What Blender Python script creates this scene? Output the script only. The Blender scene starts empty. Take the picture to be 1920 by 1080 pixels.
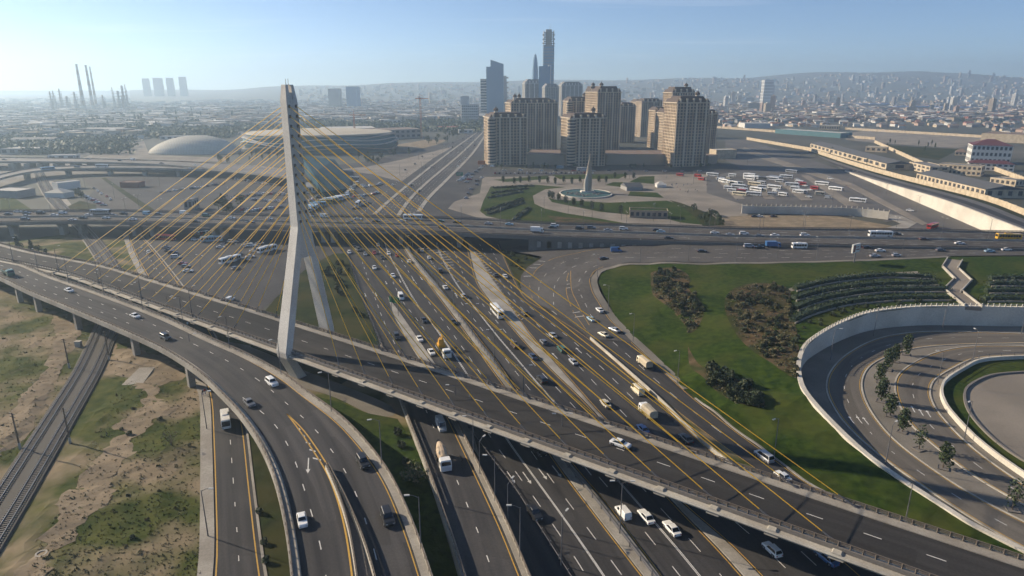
import bpy, bmesh, math, random
from mathutils import Vector, Matrix
from mathutils.geometry import tessellate_polygon
from mathutils import noise as mnoise
R = math.radians
sc = bpy.context.scene
COL = sc.collection
rnd = random.Random(11)
# ------------------------------------------------------------------ camera
F, HC = 1250.0, 82.0                      # focal length in 1920-wide pixels, camera height (m)
PITCH = math.atan((540 - 163) / F)
cam_d = bpy.data.cameras.new('camera'); cam_d.sensor_width = 36; cam_d.lens = F / 1920 * 36
cam_d.clip_start = 1; cam_d.clip_end = 60000
cam = bpy.data.objects.new('camera', cam_d); COL.objects.link(cam)
cam.location = (0, 0, HC); cam.rotation_euler = (math.pi / 2 - PITCH, 0, 0)
sc.camera = cam
# ------------------------------------------------------------------ sky, sun, exposure
SUN_AZ, SUN_EL = 67.0, 24.0               # degrees left of the viewing direction, elevation
world = bpy.data.worlds.new('World'); sc.world = world; world.use_nodes = True
nt = world.node_tree; nt.nodes.clear()
sky = nt.nodes.new('ShaderNodeTexSky'); sky.sky_type = 'NISHITA'; sky.sun_disc = False
sky.sun_elevation = R(SUN_EL); sky.sun_rotation = R(-SUN_AZ)
sky.altitude = 50; sky.air_density = 0.55; sky.dust_density = 0.1; sky.ozone_density = 3.0
bg = nt.nodes.new('ShaderNodeBackground'); bg.inputs[1].default_value = 0.085
wo = nt.nodes.new('ShaderNodeOutputWorld')
tcw = nt.nodes.new('ShaderNodeTexCoord'); sx = nt.nodes.new('ShaderNodeSeparateXYZ'); nt.links.new(tcw.outputs['Generated'], sx.inputs[0])
def wm(op, a, b):
    n = nt.nodes.new('ShaderNodeMath'); n.operation = op
    for i, v in enumerate((a, b)):
        if isinstance(v, (int, float)): n.inputs[i].default_value = v
        else: nt.links.new(v, n.inputs[i])
    return n.outputs[0]
zz_ = wm('ADD', wm('MAXIMUM', sx.outputs[2], 0.0), 0.06); cxy = nt.nodes.new('ShaderNodeCombineXYZ')           # thin cirrus, the same over the whole sky
nt.links.new(wm('MULTIPLY', wm('DIVIDE', sx.outputs[0], zz_), .35), cxy.inputs[0]); nt.links.new(wm('MULTIPLY', wm('DIVIDE', sx.outputs[1], zz_), 1.3), cxy.inputs[1])
nzw = nt.nodes.new('ShaderNodeTexNoise'); nzw.inputs['Scale'].default_value = 1.1; nzw.inputs['Detail'].default_value = 7; nzw.inputs['Distortion'].default_value = .6; nt.links.new(cxy.outputs[0], nzw.inputs['Vector'])
rpw = nt.nodes.new('ShaderNodeValToRGB'); rpw.color_ramp.elements[0].position = .58; rpw.color_ramp.elements[1].position = .85; rpw.color_ramp.elements[1].color = (.3, .3, .3, 1); nt.links.new(nzw.outputs['Fac'], rpw.inputs[0])
mxw = nt.nodes.new('ShaderNodeMixRGB'); mxw.inputs[2].default_value = (9.0, 9.2, 9.6, 1); nt.links.new(rpw.outputs[0], mxw.inputs[0]); nt.links.new(sky.outputs[0], mxw.inputs[1])
nt.links.new(mxw.outputs[0], bg.inputs[0]); nt.links.new(bg.outputs[0], wo.inputs[0])
sd = Vector((-math.sin(R(SUN_AZ)) * math.cos(R(SUN_EL)), math.cos(R(SUN_AZ)) * math.cos(R(SUN_EL)), math.sin(R(SUN_EL))))
sun_d = bpy.data.lights.new('sun', 'SUN'); sun_d.energy = 5.0; sun_d.angle = R(0.5); sun_d.color = (1.0, 0.84, 0.63)
sun = bpy.data.objects.new('sun', sun_d); COL.objects.link(sun)
sun.rotation_euler = sd.to_track_quat('Z', 'Y').to_euler()
sc.view_settings.view_transform = 'Standard'; sc.view_settings.look = 'None'
sc.view_settings.exposure = 0.65; sc.view_settings.gamma = 1.0; sc.view_settings.use_curve_mapping = False
sc.cycles.use_denoising = True; sc.cycles.use_adaptive_sampling = True; sc.cycles.adaptive_threshold = 0.035
sc.cycles.max_bounces = 3; sc.cycles.diffuse_bounces = 2; sc.cycles.glossy_bounces = 1; sc.cycles.volume_bounces = 1
sc.cycles.caustics_reflective = False; sc.cycles.caustics_refractive = False
# ------------------------------------------------------------------ pixel -> place
_cp, _sp = math.cos(PITCH), math.sin(PITCH)
def G(px, py, z=0.0):
    a = (px - 960) / F; b = -(py - 540) / F
    d = Vector((a, b * _sp + _cp, b * _cp - _sp))
    t = (z - HC) / d.z
    return Vector((d.x * t, d.y * t, z))
def AT(px, py, D):
    """point on the ray of a pixel at forward distance D"""
    a = (px - 960) / F; b = -(py - 540) / F
    d = Vector((a, b * _sp + _cp, b * _cp - _sp)); t = D / d.y
    return Vector((d.x * t, D, HC + d.z * t))
def smooth(a, b, x):
    t = max(0.0, min(1.0, (x - a) / (b - a))); return t * t * (3 - 2 * t)
# lawn hill that climbs from the avenue to the highway: control points (pixel, height)
CTRL = [(p[0], p[1], p[2]) for p in [
 (1980,578,6.8),(1860,577,6.8),(1802,576,6.8),(1717,577,6.7),(1633,587,6.5),(1577,607,6.2),(1537,629,5.8),(1512,649,5.4),(1500,680,4.9),(1503,715,4.3),
 (1515,740,3.9),(1556,787,3.1),(1619,847,2.0),(1665,882,1.4),(1711,913,1.0),(1770,950,.9),(1821,983,.8),(1920,1033,.7),(1990,1068,.7),
 (1187,642,.0),(1218,672,0),(1250,700,0),(1302,747,0),(1380,808,0),(1460,866,0),(1519,910,0),(1616,957,0),(1700,1010,.2),(1750,1040,.2),
 (1150,605,.6),(1120,560,1.7),(1107,527,2.9),(1130,503,4.4),(1180,492,5.6),(1270,492,6.9),(1380,491,7.6),(1480,489,7.8),(1577,487,7.9),(1680,483,7.9),(1774,479,7.9),(1850,476,7.9),(1990,476,7.9),
 (1107,636,0),(1060,595,0.2),(1000,565,.1),(978,552,0),(976,525,.2),(940,467,0),(992,461,.7),(1060,458,2.6),(1125,456,4.4),(1200,457,6.1),(1280,459,7.4),(1380,461,7.8),(1580,464,7.9),(1774,467,7.9),(1990,472,7.9),
 (1020,500,1.4),(1070,490,2.6),(1060,540,1.4),(1090,600,.5),(1300,560,5.2),(1400,600,5.2),(1350,700,2.6),(1450,740,2.2),(1240,600,1.9),(1500,800,1.3),(1400,540,6.6),(1600,530,7.3),(1850,530,7.2)]]
CW = [G(*c) for c in CTRL]
def terr(x, y):
    sw = sz = 0.0
    for c in CW:
        d2 = (x - c.x) ** 2 + (y - c.y) ** 2 + 2.0
        w = 1.0 / (d2 * math.sqrt(d2)); sw += w; sz += w * c.z
    return sz / sw
def TG(px, py):
    z = 2.0
    for _ in range(25):
        p = G(px, py, z); z = 0.5 * z + 0.5 * terr(p.x, p.y)
    return G(px, py, z)
# ------------------------------------------------------------------ materials
MATS = {}
def M(name, c, c2=None, turn=None, uv=None, scale=1.0, rough=0.8, metal=0.0, bump=0.0, c3=None, scale3=0.05, coat=0.0, detail=6.0, lo=0.35, hi=0.65, lo3=0.4, hi3=0.6, stretch=None, emit=None, spec=0.5):
    m = bpy.data.materials.new(name); MATS[name] = m; m.use_nodes = True
    t = m.node_tree; b = t.nodes['Principled BSDF']
    b.inputs['Roughness'].default_value = rough; b.inputs['Metallic'].default_value = metal
    b.inputs['Specular IOR Level'].default_value = spec
    if coat: b.inputs['Coat Weight'].default_value = coat; b.inputs['Coat Roughness'].default_value = 0.08
    b.inputs['Base Color'].default_value = (*c, 1)
    if c2 or bump:
        tc = t.nodes.new('ShaderNodeTexCoord'); co = tc.outputs['Object']
        if turn is not None:
            mr = t.nodes.new('ShaderNodeMapping'); mr.inputs['Rotation'].default_value = (0, 0, turn); t.links.new(co, mr.inputs[0]); co = mr.outputs[0]
        if uv: co = tc.outputs['UV']
        co0 = co
        if stretch:
            mp = t.nodes.new('ShaderNodeMapping'); mp.inputs['Scale'].default_value = stretch
            t.links.new(co, mp.inputs[0]); co = mp.outputs[0]
        n = t.nodes.new('ShaderNodeTexNoise'); n.inputs['Scale'].default_value = scale; n.inputs['Detail'].default_value = detail
        t.links.new(co, n.inputs['Vector'])
        if c2:
            r = t.nodes.new('ShaderNodeValToRGB'); r.color_ramp.elements[0].position = lo; r.color_ramp.elements[1].position = hi
            r.color_ramp.elements[0].color = (*c, 1); r.color_ramp.elements[1].color = (*c2, 1)
            t.links.new(n.outputs['Fac'], r.inputs[0]); out = r.outputs[0]
            if c3:
                n3 = t.nodes.new('ShaderNodeTexNoise'); n3.inputs['Scale'].default_value = scale3; n3.inputs['Detail'].default_value = 5
                t.links.new(tc.outputs['Object'], n3.inputs['Vector'])
                r3 = t.nodes.new('ShaderNodeValToRGB'); r3.color_ramp.elements[0].position = lo3; r3.color_ramp.elements[1].position = hi3
                t.links.new(n3.outputs['Fac'], r3.inputs[0])
                mx = t.nodes.new('ShaderNodeMixRGB'); mx.inputs[2].default_value = (*c3, 1)
                t.links.new(r3.outputs[0], mx.inputs[0]); t.links.new(out, mx.inputs[1]); out = mx.outputs[0]
            if uv or turn is not None:                # rectangular repair patches laid along the lanes
                mp2 = t.nodes.new('ShaderNodeMapping'); mp2.inputs['Scale'].default_value = (.27, .028, 1) if uv else (.028, .27, 1); t.links.new(co0, mp2.inputs[0])
                vo = t.nodes.new('ShaderNodeTexVoronoi'); vo.distance = 'CHEBYCHEV'; vo.inputs['Scale'].default_value = 1.0; t.links.new(mp2.outputs[0], vo.inputs['Vector'])
                rv_ = t.nodes.new('ShaderNodeMapRange'); rv_.inputs['To Min'].default_value = .80; rv_.inputs['To Max'].default_value = 1.16; t.links.new(vo.outputs['Color'], rv_.inputs['Value'])
                nf = t.nodes.new('ShaderNodeTexNoise'); nf.inputs['Scale'].default_value = 2.5; nf.inputs['Detail'].default_value = 8; t.links.new(tc.outputs['Object'], nf.inputs['Vector'])
                rf_ = t.nodes.new('ShaderNodeMapRange'); rf_.inputs['From Min'].default_value = .3; rf_.inputs['From Max'].default_value = .7; rf_.inputs['To Min'].default_value = .86; rf_.inputs['To Max'].default_value = 1.12; t.links.new(nf.outputs['Fac'], rf_.inputs['Value'])
                mm = t.nodes.new('ShaderNodeMath'); mm.operation = 'MULTIPLY'; t.links.new(rv_.outputs[0], mm.inputs[0]); t.links.new(rf_.outputs[0], mm.inputs[1])
                vm = t.nodes.new('ShaderNodeVectorMath'); vm.operation = 'SCALE'; t.links.new(out, vm.inputs[0]); t.links.new(mm.outputs[0], vm.inputs['Scale']); out = vm.outputs[0]
            t.links.new(out, b.inputs['Base Color'])
        if bump:
            bp = t.nodes.new('ShaderNodeBump'); bp.inputs['Strength'].default_value = bump; bp.inputs['Distance'].default_value = 0.3
            t.links.new(n.outputs['Fac'], bp.inputs['Height']); t.links.new(bp.outputs[0], b.inputs['Normal'])
    return m
M('asphalt_loop', (.10,.091,.081), (.165,.15,.133), scale=1.0, rough=.9, c3=(.16,.147,.13), scale3=.06, lo3=.5, hi3=.8, uv=True, stretch=(.45,.012,1), lo=.3, hi=.7, spec=.2)
M('asphalt', (.042,.042,.046), (.062,.060,.062), spec=.2, scale=.9, rough=.85, c3=(.082,.079,.078), scale3=.035, lo3=.45, hi3=.75)
M('asphalt_lane', (.034,.034,.038), (.074,.071,.072), spec=.2, scale=1.0, rough=.85, c3=(.080,.077,.075), scale3=.06, lo3=.52, hi3=.8, uv=True, stretch=(.55,.012,1), lo=.3, hi=.7)
M('asphalt_worn', (.066,.062,.060), (.092,.086,.082), spec=.2, scale=.7, rough=.88, c3=(.11,.104,.098), scale3=.03, lo3=.45, hi3=.75)
M('asphalt_worn_lane', (.055,.052,.051), (.095,.089,.085), spec=.2, scale=1.0, rough=.88, c3=(.11,.104,.098), scale3=.05, lo3=.5, hi3=.8, uv=True, stretch=(.5,.012,1), lo=.3, hi=.7)
M('asphalt_dark', (.030,.030,.033), (.062,.059,.059), spec=.2, scale=1.0, rough=.85, c3=(.070,.067,.065), scale3=.05, lo3=.5, hi3=.8, turn=R(72.7), stretch=(.012,.55,1), lo=.3, hi=.7)
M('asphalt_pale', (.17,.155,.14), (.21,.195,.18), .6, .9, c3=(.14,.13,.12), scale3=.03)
M('asphalt_bridge', (.026,.025,.026), (.046,.044,.043), scale=1.0, rough=.85, spec=.2, c3=(.056,.053,.05), scale3=.06, lo3=.52, hi3=.8, uv=True, stretch=(.55,.012,1), lo=.3, hi=.7)
M('asphalt_mid', (.11,.103,.097), (.14,.13,.122), .6, .9, c3=(.09,.086,.082), scale3=.03)
M('concrete', (.33,.305,.265), (.41,.385,.34), .35, .85, c3=(.27,.245,.21), scale3=.12, bump=.08)
M('concrete_pale', (.46,.43,.37), (.54,.51,.44), .3, .85, c3=(.38,.35,.3), scale3=.1)
M('concrete_dark', (.16,.145,.13), (.22,.2,.18), .4, .9)
M('pylon_concrete', (.68,.65,.60), (.75,.72,.67), .25, .7, c3=(.60,.57,.52), scale3=.09, stretch=(1,1,.08))
M('pavement', (.22,.198,.17), (.275,.25,.215), .6, .9, spec=.2, c3=(.18,.165,.14), scale3=.06)
M('plaza_paving', (.27,.236,.196), (.325,.288,.242), .4, .9, spec=.2, c3=(.22,.195,.165), scale3=.04)
M('white_stone', (.62,.58,.50), (.69,.65,.57), .2, .8, c3=(.54,.50,.43), scale3=.07)
M('paint_white', (.72,.71,.68), (.48,.47,.45), 1.5, .7, lo=.45, hi=.75)
M('paint_yellow', (.62,.37,.05), (.45,.27,.06), 1.5, .7)
M('lawn', (.013,.031,.003), (.038,.063,.007), spec=.1, scale=.5, rough=.95, bump=.6, c3=(.062,.068,.014), scale3=.05, lo3=.46, hi3=.74, detail=12)
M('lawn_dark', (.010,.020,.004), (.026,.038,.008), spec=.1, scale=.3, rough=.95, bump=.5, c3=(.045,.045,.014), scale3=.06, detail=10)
M('waste', spec=.1, c=(.030,.048,.007), c2=(.085,.092,.022), scale=.22, rough=.95, bump=.7, c3=(.24,.19,.125), scale3=.05, lo3=.455, hi3=.60, detail=12)
M('dirt', spec=.1, c=(.22,.172,.115), c2=(.31,.25,.175), scale=.3, rough=.95, bump=.5, c3=(.20,.16,.11), scale3=.12, detail=10)
M('earth_brown', (.075,.053,.03), (.13,.092,.052), scale=.6, rough=.95, spec=.1, bump=.5, c3=(.035,.04,.012), scale3=.15, detail=10)
M('ballast', (.035,.033,.031), (.07,.064,.058), 2.0, .95, bump=.5)
M('steel', (.32,.32,.33), rough=.4, metal=.7)
M('steel_dark', (.05,.05,.055), rough=.5, metal=.4)
M('galvanised', (.20,.20,.21), (.15,.15,.16), 1.0, .5, metal=.4)
M('cable_yellow', (.74,.44,.03), rough=.55)
M('rail_brown', (.13,.105,.085), (.17,.14,.115), 1, .7)
M('glass', (.012,.016,.022), rough=.06, spec=.6)
M('rubber', (.015,.015,.015), rough=.8)
M('trim', (.03,.03,.032), rough=.5)
M('lamp_clear', (.52,.52,.5), rough=.2)
M('lamp_red', (.4,.02,.015), rough=.2)
M('wood', (.14,.10,.07), (.2,.15,.1), 2, .9)
M('ground', (.035,.042,.026), (.075,.072,.052), .012, .95, c3=(.14,.125,.10), scale3=.005, lo3=.5, hi3=.72, detail=14)
M('bark', (.09,.07,.05), (.13,.10,.075), 3, .95)
M('leaf_a', (.030,.052,.014), rough=.7); M('leaf_b', (.048,.075,.020), rough=.7); M('leaf_c', (.020,.036,.012), rough=.7)
M('leaf_dry', (.15,.125,.06), rough=.8); M('leaf_olive', (.085,.09,.035), rough=.75)
M('water', (.015,.075,.08), (.025,.10,.105), .2, .12, bump=.05)
M('facade', (.50,.39,.275), (.56,.445,.32), .08, .85, c3=(.35,.26,.175), scale3=.05)
M('facade_pale', (.56,.465,.35), (.62,.53,.41), .08, .85)
M('facade_grey', (.34,.33,.31), (.40,.39,.37), .1, .85)
M('mansard', (.055,.035,.028), (.085,.055,.042), .4, .7)
M('window_dark', (.035,.036,.042), (.06,.06,.065), .5, .15)
M('curtain_blue', (.14,.26,.40), (.18,.32,.47), .05, .35, spec=.6)
M('curtain_teal', (.035,.12,.15), (.05,.17,.2), .06, .15, spec=.8)
M('roof_grey', (.17,.165,.165), (.23,.22,.215), .2, .8); M('roof_red', (.25,.085,.06), (.31,.12,.085), .2, .85)
M('roof_brown', (.18,.125,.095), (.24,.17,.13), .2, .85); M('roof_green', (.17,.30,.13), rough=.7); M('roof_blue', (.035,.13,.36), rough=.6)
M('roof_pale', (.46,.44,.41), (.56,.54,.5), .2, .7); M('roof_dark', (.085,.09,.10), (.12,.125,.135), .2, .7)
M('roof_maroon', (.10,.03,.035), rough=.7); M('roof_rust', (.26,.13,.07), (.2,.15,.12), .3, .85)
M('wall_cream', (.58,.48,.34), (.66,.56,.42), .2, .85, c3=(.48,.39,.27), scale3=.3); M('wall_white', (.66,.645,.61), (.73,.72,.68), .2, .8)
M('wall_grey', (.30,.29,.28), (.37,.355,.34), .2, .85); M('wall_tan', (.36,.29,.21), (.43,.35,.26), .2, .85); M('wall_pink', (.46,.33,.26), rough=.85)
M('shell_pale', (.72,.68,.58), (.64,.60,.51), .3, .65, spec=.3)
M('shell_roof', (.50,.44,.34), (.56,.50,.39), .05, .6)
M('teal_roof', (.002,.045,.075), (.004,.06,.095), .08, .75, spec=.15)
M('hill', (.09,.10,.07), (.17,.155,.12), .004, .95, detail=10)
M('orange_steel', (.50,.14,.03), rough=.6); M('sign_green', (.02,.16,.09), rough=.5); M('sign_blue', (.03,.12,.4), rough=.5)
M('skin', (.35,.21,.14), rough=.6); M('cloth_dark', (.03,.03,.04), rough=.9); M('cloth_red', (.3,.03,.03), rough=.9); M('cloth_blue', (.04,.07,.2), rough=.9)
M('tarp', (.50,.42,.30), (.58,.5,.37), 1, .85); M('drum', (.50,.38,.26), (.58,.46,.33), 2, .6); M('machine_yellow', (.62,.32,.03), rough=.5)
PAINTS = {'white': (.80,.80,.78), 'cream': (.70,.62,.45), 'silver': (.42,.43,.45), 'grey': (.16,.165,.175), 'black': (.012,.012,.014), 'blue': (.04,.13,.32),
          'dark blue': (.015,.03,.08), 'red': (.36,.025,.02), 'green': (.02,.12,.09), 'yellow': (.62,.36,.03), 'brown': (.10,.06,.04), 'pale blue': (.28,.44,.55)}
for k, c in PAINTS.items(): M('paint ' + k, c, rough=.32, coat=.6, metal=.25 if k in ('silver', 'grey') else 0.0)
# ------------------------------------------------------------------ mesh helpers
def tag(o, label=None, cat=None, group=None, kind=None):
    if label: o['label'] = label
    if cat: o['category'] = cat
    if group: o['group'] = group
    if kind: o['kind'] = kind
    return o
def emp(name, loc, label, cat, group=None, rz=0.0, kind=None):
    o = bpy.data.objects.new(name, None); COL.objects.link(o); o.location = loc; o.rotation_euler = (0, 0, rz); o.empty_display_size = .5
    return tag(o, label, cat, group, kind)
def lk(name, me, parent=None, loc=None, rz=None):
    o = bpy.data.objects.new(name, me); COL.objects.link(o)
    if parent: o.parent = parent
    if loc is not None: o.location = loc
    if rz is not None: o.rotation_euler = (0, 0, rz)
    return o
class MB:
    def __init__(s): s.v = []; s.f = []; s.m = []
    def add(s, vs, fs, mi=0):
        b = len(s.v); s.v.extend([tuple(p) for p in vs])
        for f in fs: s.f.append(tuple(i + b for i in f)); s.m.append(mi)
    def quad(s, a, b, c, d, mi=0): s.add((a, b, c, d), ((0, 1, 2, 3),), mi)
    def box(s, x0, x1, y0, y1, z0, z1, mi=0, T=None, top=1.0):
        cx, cy = (x0 + x1) / 2, (y0 + y1) / 2
        v = [Vector((x, y, z0)) for x, y in ((x0, y0), (x1, y0), (x1, y1), (x0, y1))]
        v += [Vector((cx + (x - cx) * top, cy + (y - cy) * top, z1)) for x, y in ((x0, y0), (x1, y0), (x1, y1), (x0, y1))]
        if T is not None: v = [T @ p for p in v]
        s.add(v, ((3, 2, 1, 0), (4, 5, 6, 7), (0, 1, 5, 4), (1, 2, 6, 5), (2, 3, 7, 6), (3, 0, 4, 7)), mi)
    def prism(s, poly, z0, z1, mi=0, mi_top=None):
        n = len(poly); a = sum(poly[i][0] * poly[(i + 1) % n][1] - poly[(i + 1) % n][0] * poly[i][1] for i in range(n))
        if a < 0: poly = poly[::-1]
        v = [(p[0], p[1], z0) for p in poly] + [(p[0], p[1], z1) for p in poly]
        s.add(v, [(i, (i + 1) % n, n + (i + 1) % n, n + i) for i in range(n)], mi)
        tri = tessellate_polygon([[Vector((p[0], p[1], 0)) for p in poly]])
        fs = []
        for t in tri:
            t = list(t); p, q, r_ = (poly[i] for i in t)
            if (q[0]-p[0])*(r_[1]-p[1])-(q[1]-p[1])*(r_[0]-p[0]) < 0: t = t[::-1]
            fs.append(tuple(n + i for i in t))
        s.add(v, fs, mi if mi_top is None else mi_top)
    def rings(s, rings, mi=0, cap=True, closed=True):
        n = len(rings[0]); v = [p for r_ in rings for p in r_]; fs = []
        for k in range(len(rings) - 1):
            for i in range(n if closed else n - 1):
                j = (i + 1) % n; fs.append((k*n + i, k*n + j, (k+1)*n + j, (k+1)*n + i))
        if cap: fs.append(tuple(range(n))[::-1]); fs.append(tuple((len(rings) - 1) * n + i for i in range(n)))
        s.add(v, fs, mi)
    def tube(s, p0, p1, r0, r1=None, n=6, mi=0):
        p0 = Vector(p0); p1 = Vector(p1); r1 = r0 if r1 is None else r1
        d = (p1 - p0).normalized(); u = d.orthogonal().normalized(); w = d.cross(u)
        s.rings([[p + (u * math.cos(2*math.pi*i/n) + w * math.sin(2*math.pi*i/n)) * r for i in range(n)] for p, r in ((p0, r0), (p1, r1))], mi)
    def sweep(s, pts, prof, mi=0, cap=True):
        """prof: closed list of (lateral to the right of travel, vertical)"""
        rs = []
        for i, p in enumerate(pts):
            a = pts[max(0, i - 1)]; b = pts[min(len(pts) - 1, i + 1)]
            t = Vector((b.x - a.x, b.y - a.y, 0)).normalized(); l = Vector((t.y, -t.x, 0))
            rs.append([p + l * q[0] + Vector((0, 0, q[1])) for q in prof])
        s.rings(rs, mi, cap)
    uvs = None
    def build(s, name, mats, parent=None, smooth=False, local=False):
        me = bpy.data.meshes.new(name)
        off = Vector((0, 0, 0))
        if parent is not None and not local:
            q = parent
            while q is not None: off += q.location; q = q.parent
        me.from_pydata([(p[0] - off.x, p[1] - off.y, p[2] - off.z) for p in s.v], [], s.f)
        mats = [mats] if isinstance(mats, str) else mats
        for k in mats: me.materials.append(MATS[k])
        if s.uvs:
            ul = me.uv_layers.new(name='lane'); ul.data.foreach_set('uv', [c for q in s.uvs for c in q])
        if len(mats) > 1: me.polygons.foreach_set('material_index', s.m)
        if smooth: me.polygons.foreach_set('use_smooth', [True] * len(me.polygons))
        me.update()
        if name.startswith('_'): return me
        return lk(name, me, parent)
def resample(pts, n, passes=2):
    def cr(a, b, c, d, t): return .5 * ((2*b) + (c - a)*t + (2*a - 5*b + 4*c - d)*t*t + (3*b - a - 3*c + d)*t**3)
    dense = []
    for i in range(len(pts) - 1):
        a, b, c, d = pts[max(0, i-1)], pts[i], pts[i+1], pts[min(len(pts)-1, i+2)]
        for k in range(12): dense.append(cr(a, b, c, d, k / 12))
    dense.append(pts[-1].copy())
    L = [0.0]
    for i in range(1, len(dense)): L.append(L[-1] + (dense[i] - dense[i-1]).length)
    out = []; j = 0
    for k in range(n):
        s = L[-1] * k / (n - 1)
        while j < len(L) - 2 and L[j+1] < s: j += 1
        q = (s - L[j]) / max(1e-9, L[j+1] - L[j]); out.append(dense[j].lerp(dense[j+1], q))
    for _ in range(passes):
        o2 = [p.copy() for p in out]
        for i in range(1, n - 1): o2[i] = out[i] * .5 + (out[i-1] + out[i+1]) * .25
        out = o2
    return out
def pw(pix, z=0.0): return [G(p[0], p[1], p[2] if len(p) > 2 else z) for p in pix]
class Road:
    def __init__(s, L, Rr, n=60, z=0.0, passes=3):
        s.L = resample(pw(L, z), n, passes); s.R = resample(pw(Rr, z), n, passes); s.n = n
    def at(s, t, dz=0.0): return [a.lerp(b, t) + Vector((0, 0, dz)) for a, b in zip(s.L, s.R)]
    def surf(s, mb, dz=0.0, mi=0, cols=4):
        Ls = 0.0; mb.uvs = mb.uvs or []
        for i in range(s.n - 1):
            wd = (s.L[i] - s.R[i]).length; w2 = (s.L[i+1] - s.R[i+1]).length; ln = (s.R[i+1].lerp(s.L[i+1], .5) - s.R[i].lerp(s.L[i], .5)).length
            for k in range(cols):
                t0, t1 = k / cols, (k + 1) / cols; up = Vector((0, 0, dz)); mb.uvs += [(wd*t0, Ls), (w2*t0, Ls+ln), (w2*t1, Ls+ln), (wd*t1, Ls)]
                mb.quad(s.R[i].lerp(s.L[i], t0)+up, s.R[i+1].lerp(s.L[i+1], t0)+up, s.R[i+1].lerp(s.L[i+1], t1)+up, s.R[i].lerp(s.L[i], t1)+up, mi)
            Ls += ln
    def head(s, p):
        m = s.at(.5); i = min(range(s.n), key=lambda k: (m[k].x - p.x)**2 + (m[k].y - p.y)**2)
        a, b = m[max(0, i-1)], m[min(s.n-1, i+1)]; return math.atan2(b.y - a.y, b.x - a.x)
def stripe(mb, pts, w, dz, dash=None, start=0.0, end=1e9, mi=0):
    """painted line along pts; dash=(on, off) metres"""
    L = 0.0
    for i in range(len(pts) - 1):
        a, b = pts[i], pts[i+1]; seg = b - a; ln = seg.length
        if ln < 1e-6: continue
        t = Vector((seg.x, seg.y, 0)).normalized(); l = Vector((t.y, -t.x, 0)) * (w / 2); up = Vector((0, 0, dz))
        def piece(q0, q1):
            p = a + seg * (q0 / ln) + up; q = a + seg * (q1 / ln) + up
            mb.quad(p + l, q + l, q - l, p - l, mi)
        if dash is None:
            if L >= start and L < end: piece(0, ln)
        else:
            per = dash[0] + dash[1]; k = math.floor(L / per)
            while k * per < L + ln:
                s0 = max(L, k * per); s1 = min(L + ln, k * per + dash[0])
                if s1 > s0 and s0 >= start and s1 <= end: piece(s0 - L, s1 - L)
                k += 1
        L += ln
def cut_poly(poly, cell, zf, dz=0.0):
    """triangulated sheet of a polygon (list of Vectors), cut on a grid so that it can follow zf(x, y)"""
    bm = bmesh.new(); vs = [bm.verts.new((p.x, p.y, 0)) for p in poly]
    for t in tessellate_polygon([[Vector((p.x, p.y, 0)) for p in poly]]):
        try: bm.faces.new([vs[i] for i in t])
        except ValueError: pass
    if cell:
        for ax in (0, 1):
            lo = min(p[ax] for p in poly); hi = max(p[ax] for p in poly); q = math.floor(lo / cell) * cell + cell
            while q < hi:
                co = [0, 0, 0]; co[ax] = q; no = [0, 0, 0]; no[ax] = 1
                bmesh.ops.bisect_plane(bm, geom=bm.verts[:] + bm.edges[:] + bm.faces[:], plane_co=co, plane_no=no); q += cell
    for v in bm.verts: v.co.z = (zf(v.co.x, v.co.y) if zf else poly[0].z) + dz
    bmesh.ops.recalc_face_normals(bm, faces=bm.faces[:])
    if sum(f.normal.z for f in bm.faces) < 0: bmesh.ops.reverse_faces(bm, faces=bm.faces[:])
    return bm
RZB = [G(*p) for p in ((378,1130),(378,900),(378,740),(360,690),(335,640),(290,560),(245,480),(225,440))]; RZR = [G(*p) for p in ((165,440),(205,500),(218,560),(198,620),(168,690),(124,765),(66,860),(4,960),(-70,1075))]
def seg_d(x, y, a, b):
    dx, dy = b.x - a.x, b.y - a.y; t = max(0.0, min(1.0, ((x - a.x)*dx + (y - a.y)*dy) / (dx*dx + dy*dy))); return math.hypot(x - a.x - t*dx, y - a.y - t*dy), dx*(y - a.y) - dy*(x - a.x)
def rough_z(x, y):
    '''uneven ground left of the slip road, level again at the road and the tracks'''
    d, side = min((seg_d(x, y, a, b) for a, b in zip(RZB, RZB[1:])), key=lambda q: q[0])
    if side < 0: return -.04
    k = smooth(3.0, 9.0, d) * smooth(5.2, 9.0, min(seg_d(x, y, a, b)[0] for a, b in zip(RZR, RZR[1:])))
    return -.04 + k * (.75 * max(0.0, mnoise.noise(Vector((x*.07, y*.07, 0))) + .3) + .4 * max(0.0, mnoise.noise(Vector((x*.3, y*.3, 3))) + .15))
def sheet(name, pix, mat, z, label, cat, zf=None, cell=None, kind='structure', dz=0.0, parent=None, curve=0, rough=False, jit=0.0):
    if zf: poly = [TG(*p) for p in pix]
    else: poly = pw(pix, z)
    if curve: poly = resample(poly + [poly[0]], curve, 1)[:-1]
    if jit: poly = [p + Vector((mnoise.noise(p*.16) + .6*mnoise.noise(p*.5), mnoise.noise(p*.16 + Vector((7,3,1))) + .6*mnoise.noise(p*.5 + Vector((1,9,2))), 0)) * jit for p in poly]
    bm = cut_poly(poly, 2.4 if rough else cell, (lambda x, y: rough_z(x, y) + z + .04) if rough else zf, dz if zf else 0.0)
    me = bpy.data.meshes.new(name); bm.to_mesh(me); bm.free(); me.materials.append(MATS[mat])
    o = lk(name, me, parent)
    return tag(o, label, cat, None, kind)
def island(name, pix, mat, z, h, label, cat, kind='structure', curve=0):
    poly = pw(pix, z)
    if curve: poly = resample(poly + [poly[0]], curve, 1)[:-1]
    mb = MB(); mb.prism([(p.x, p.y) for p in poly], z, z + h); o = mb.build(name, mat)
    return tag(o, label, cat, None, kind)
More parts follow.
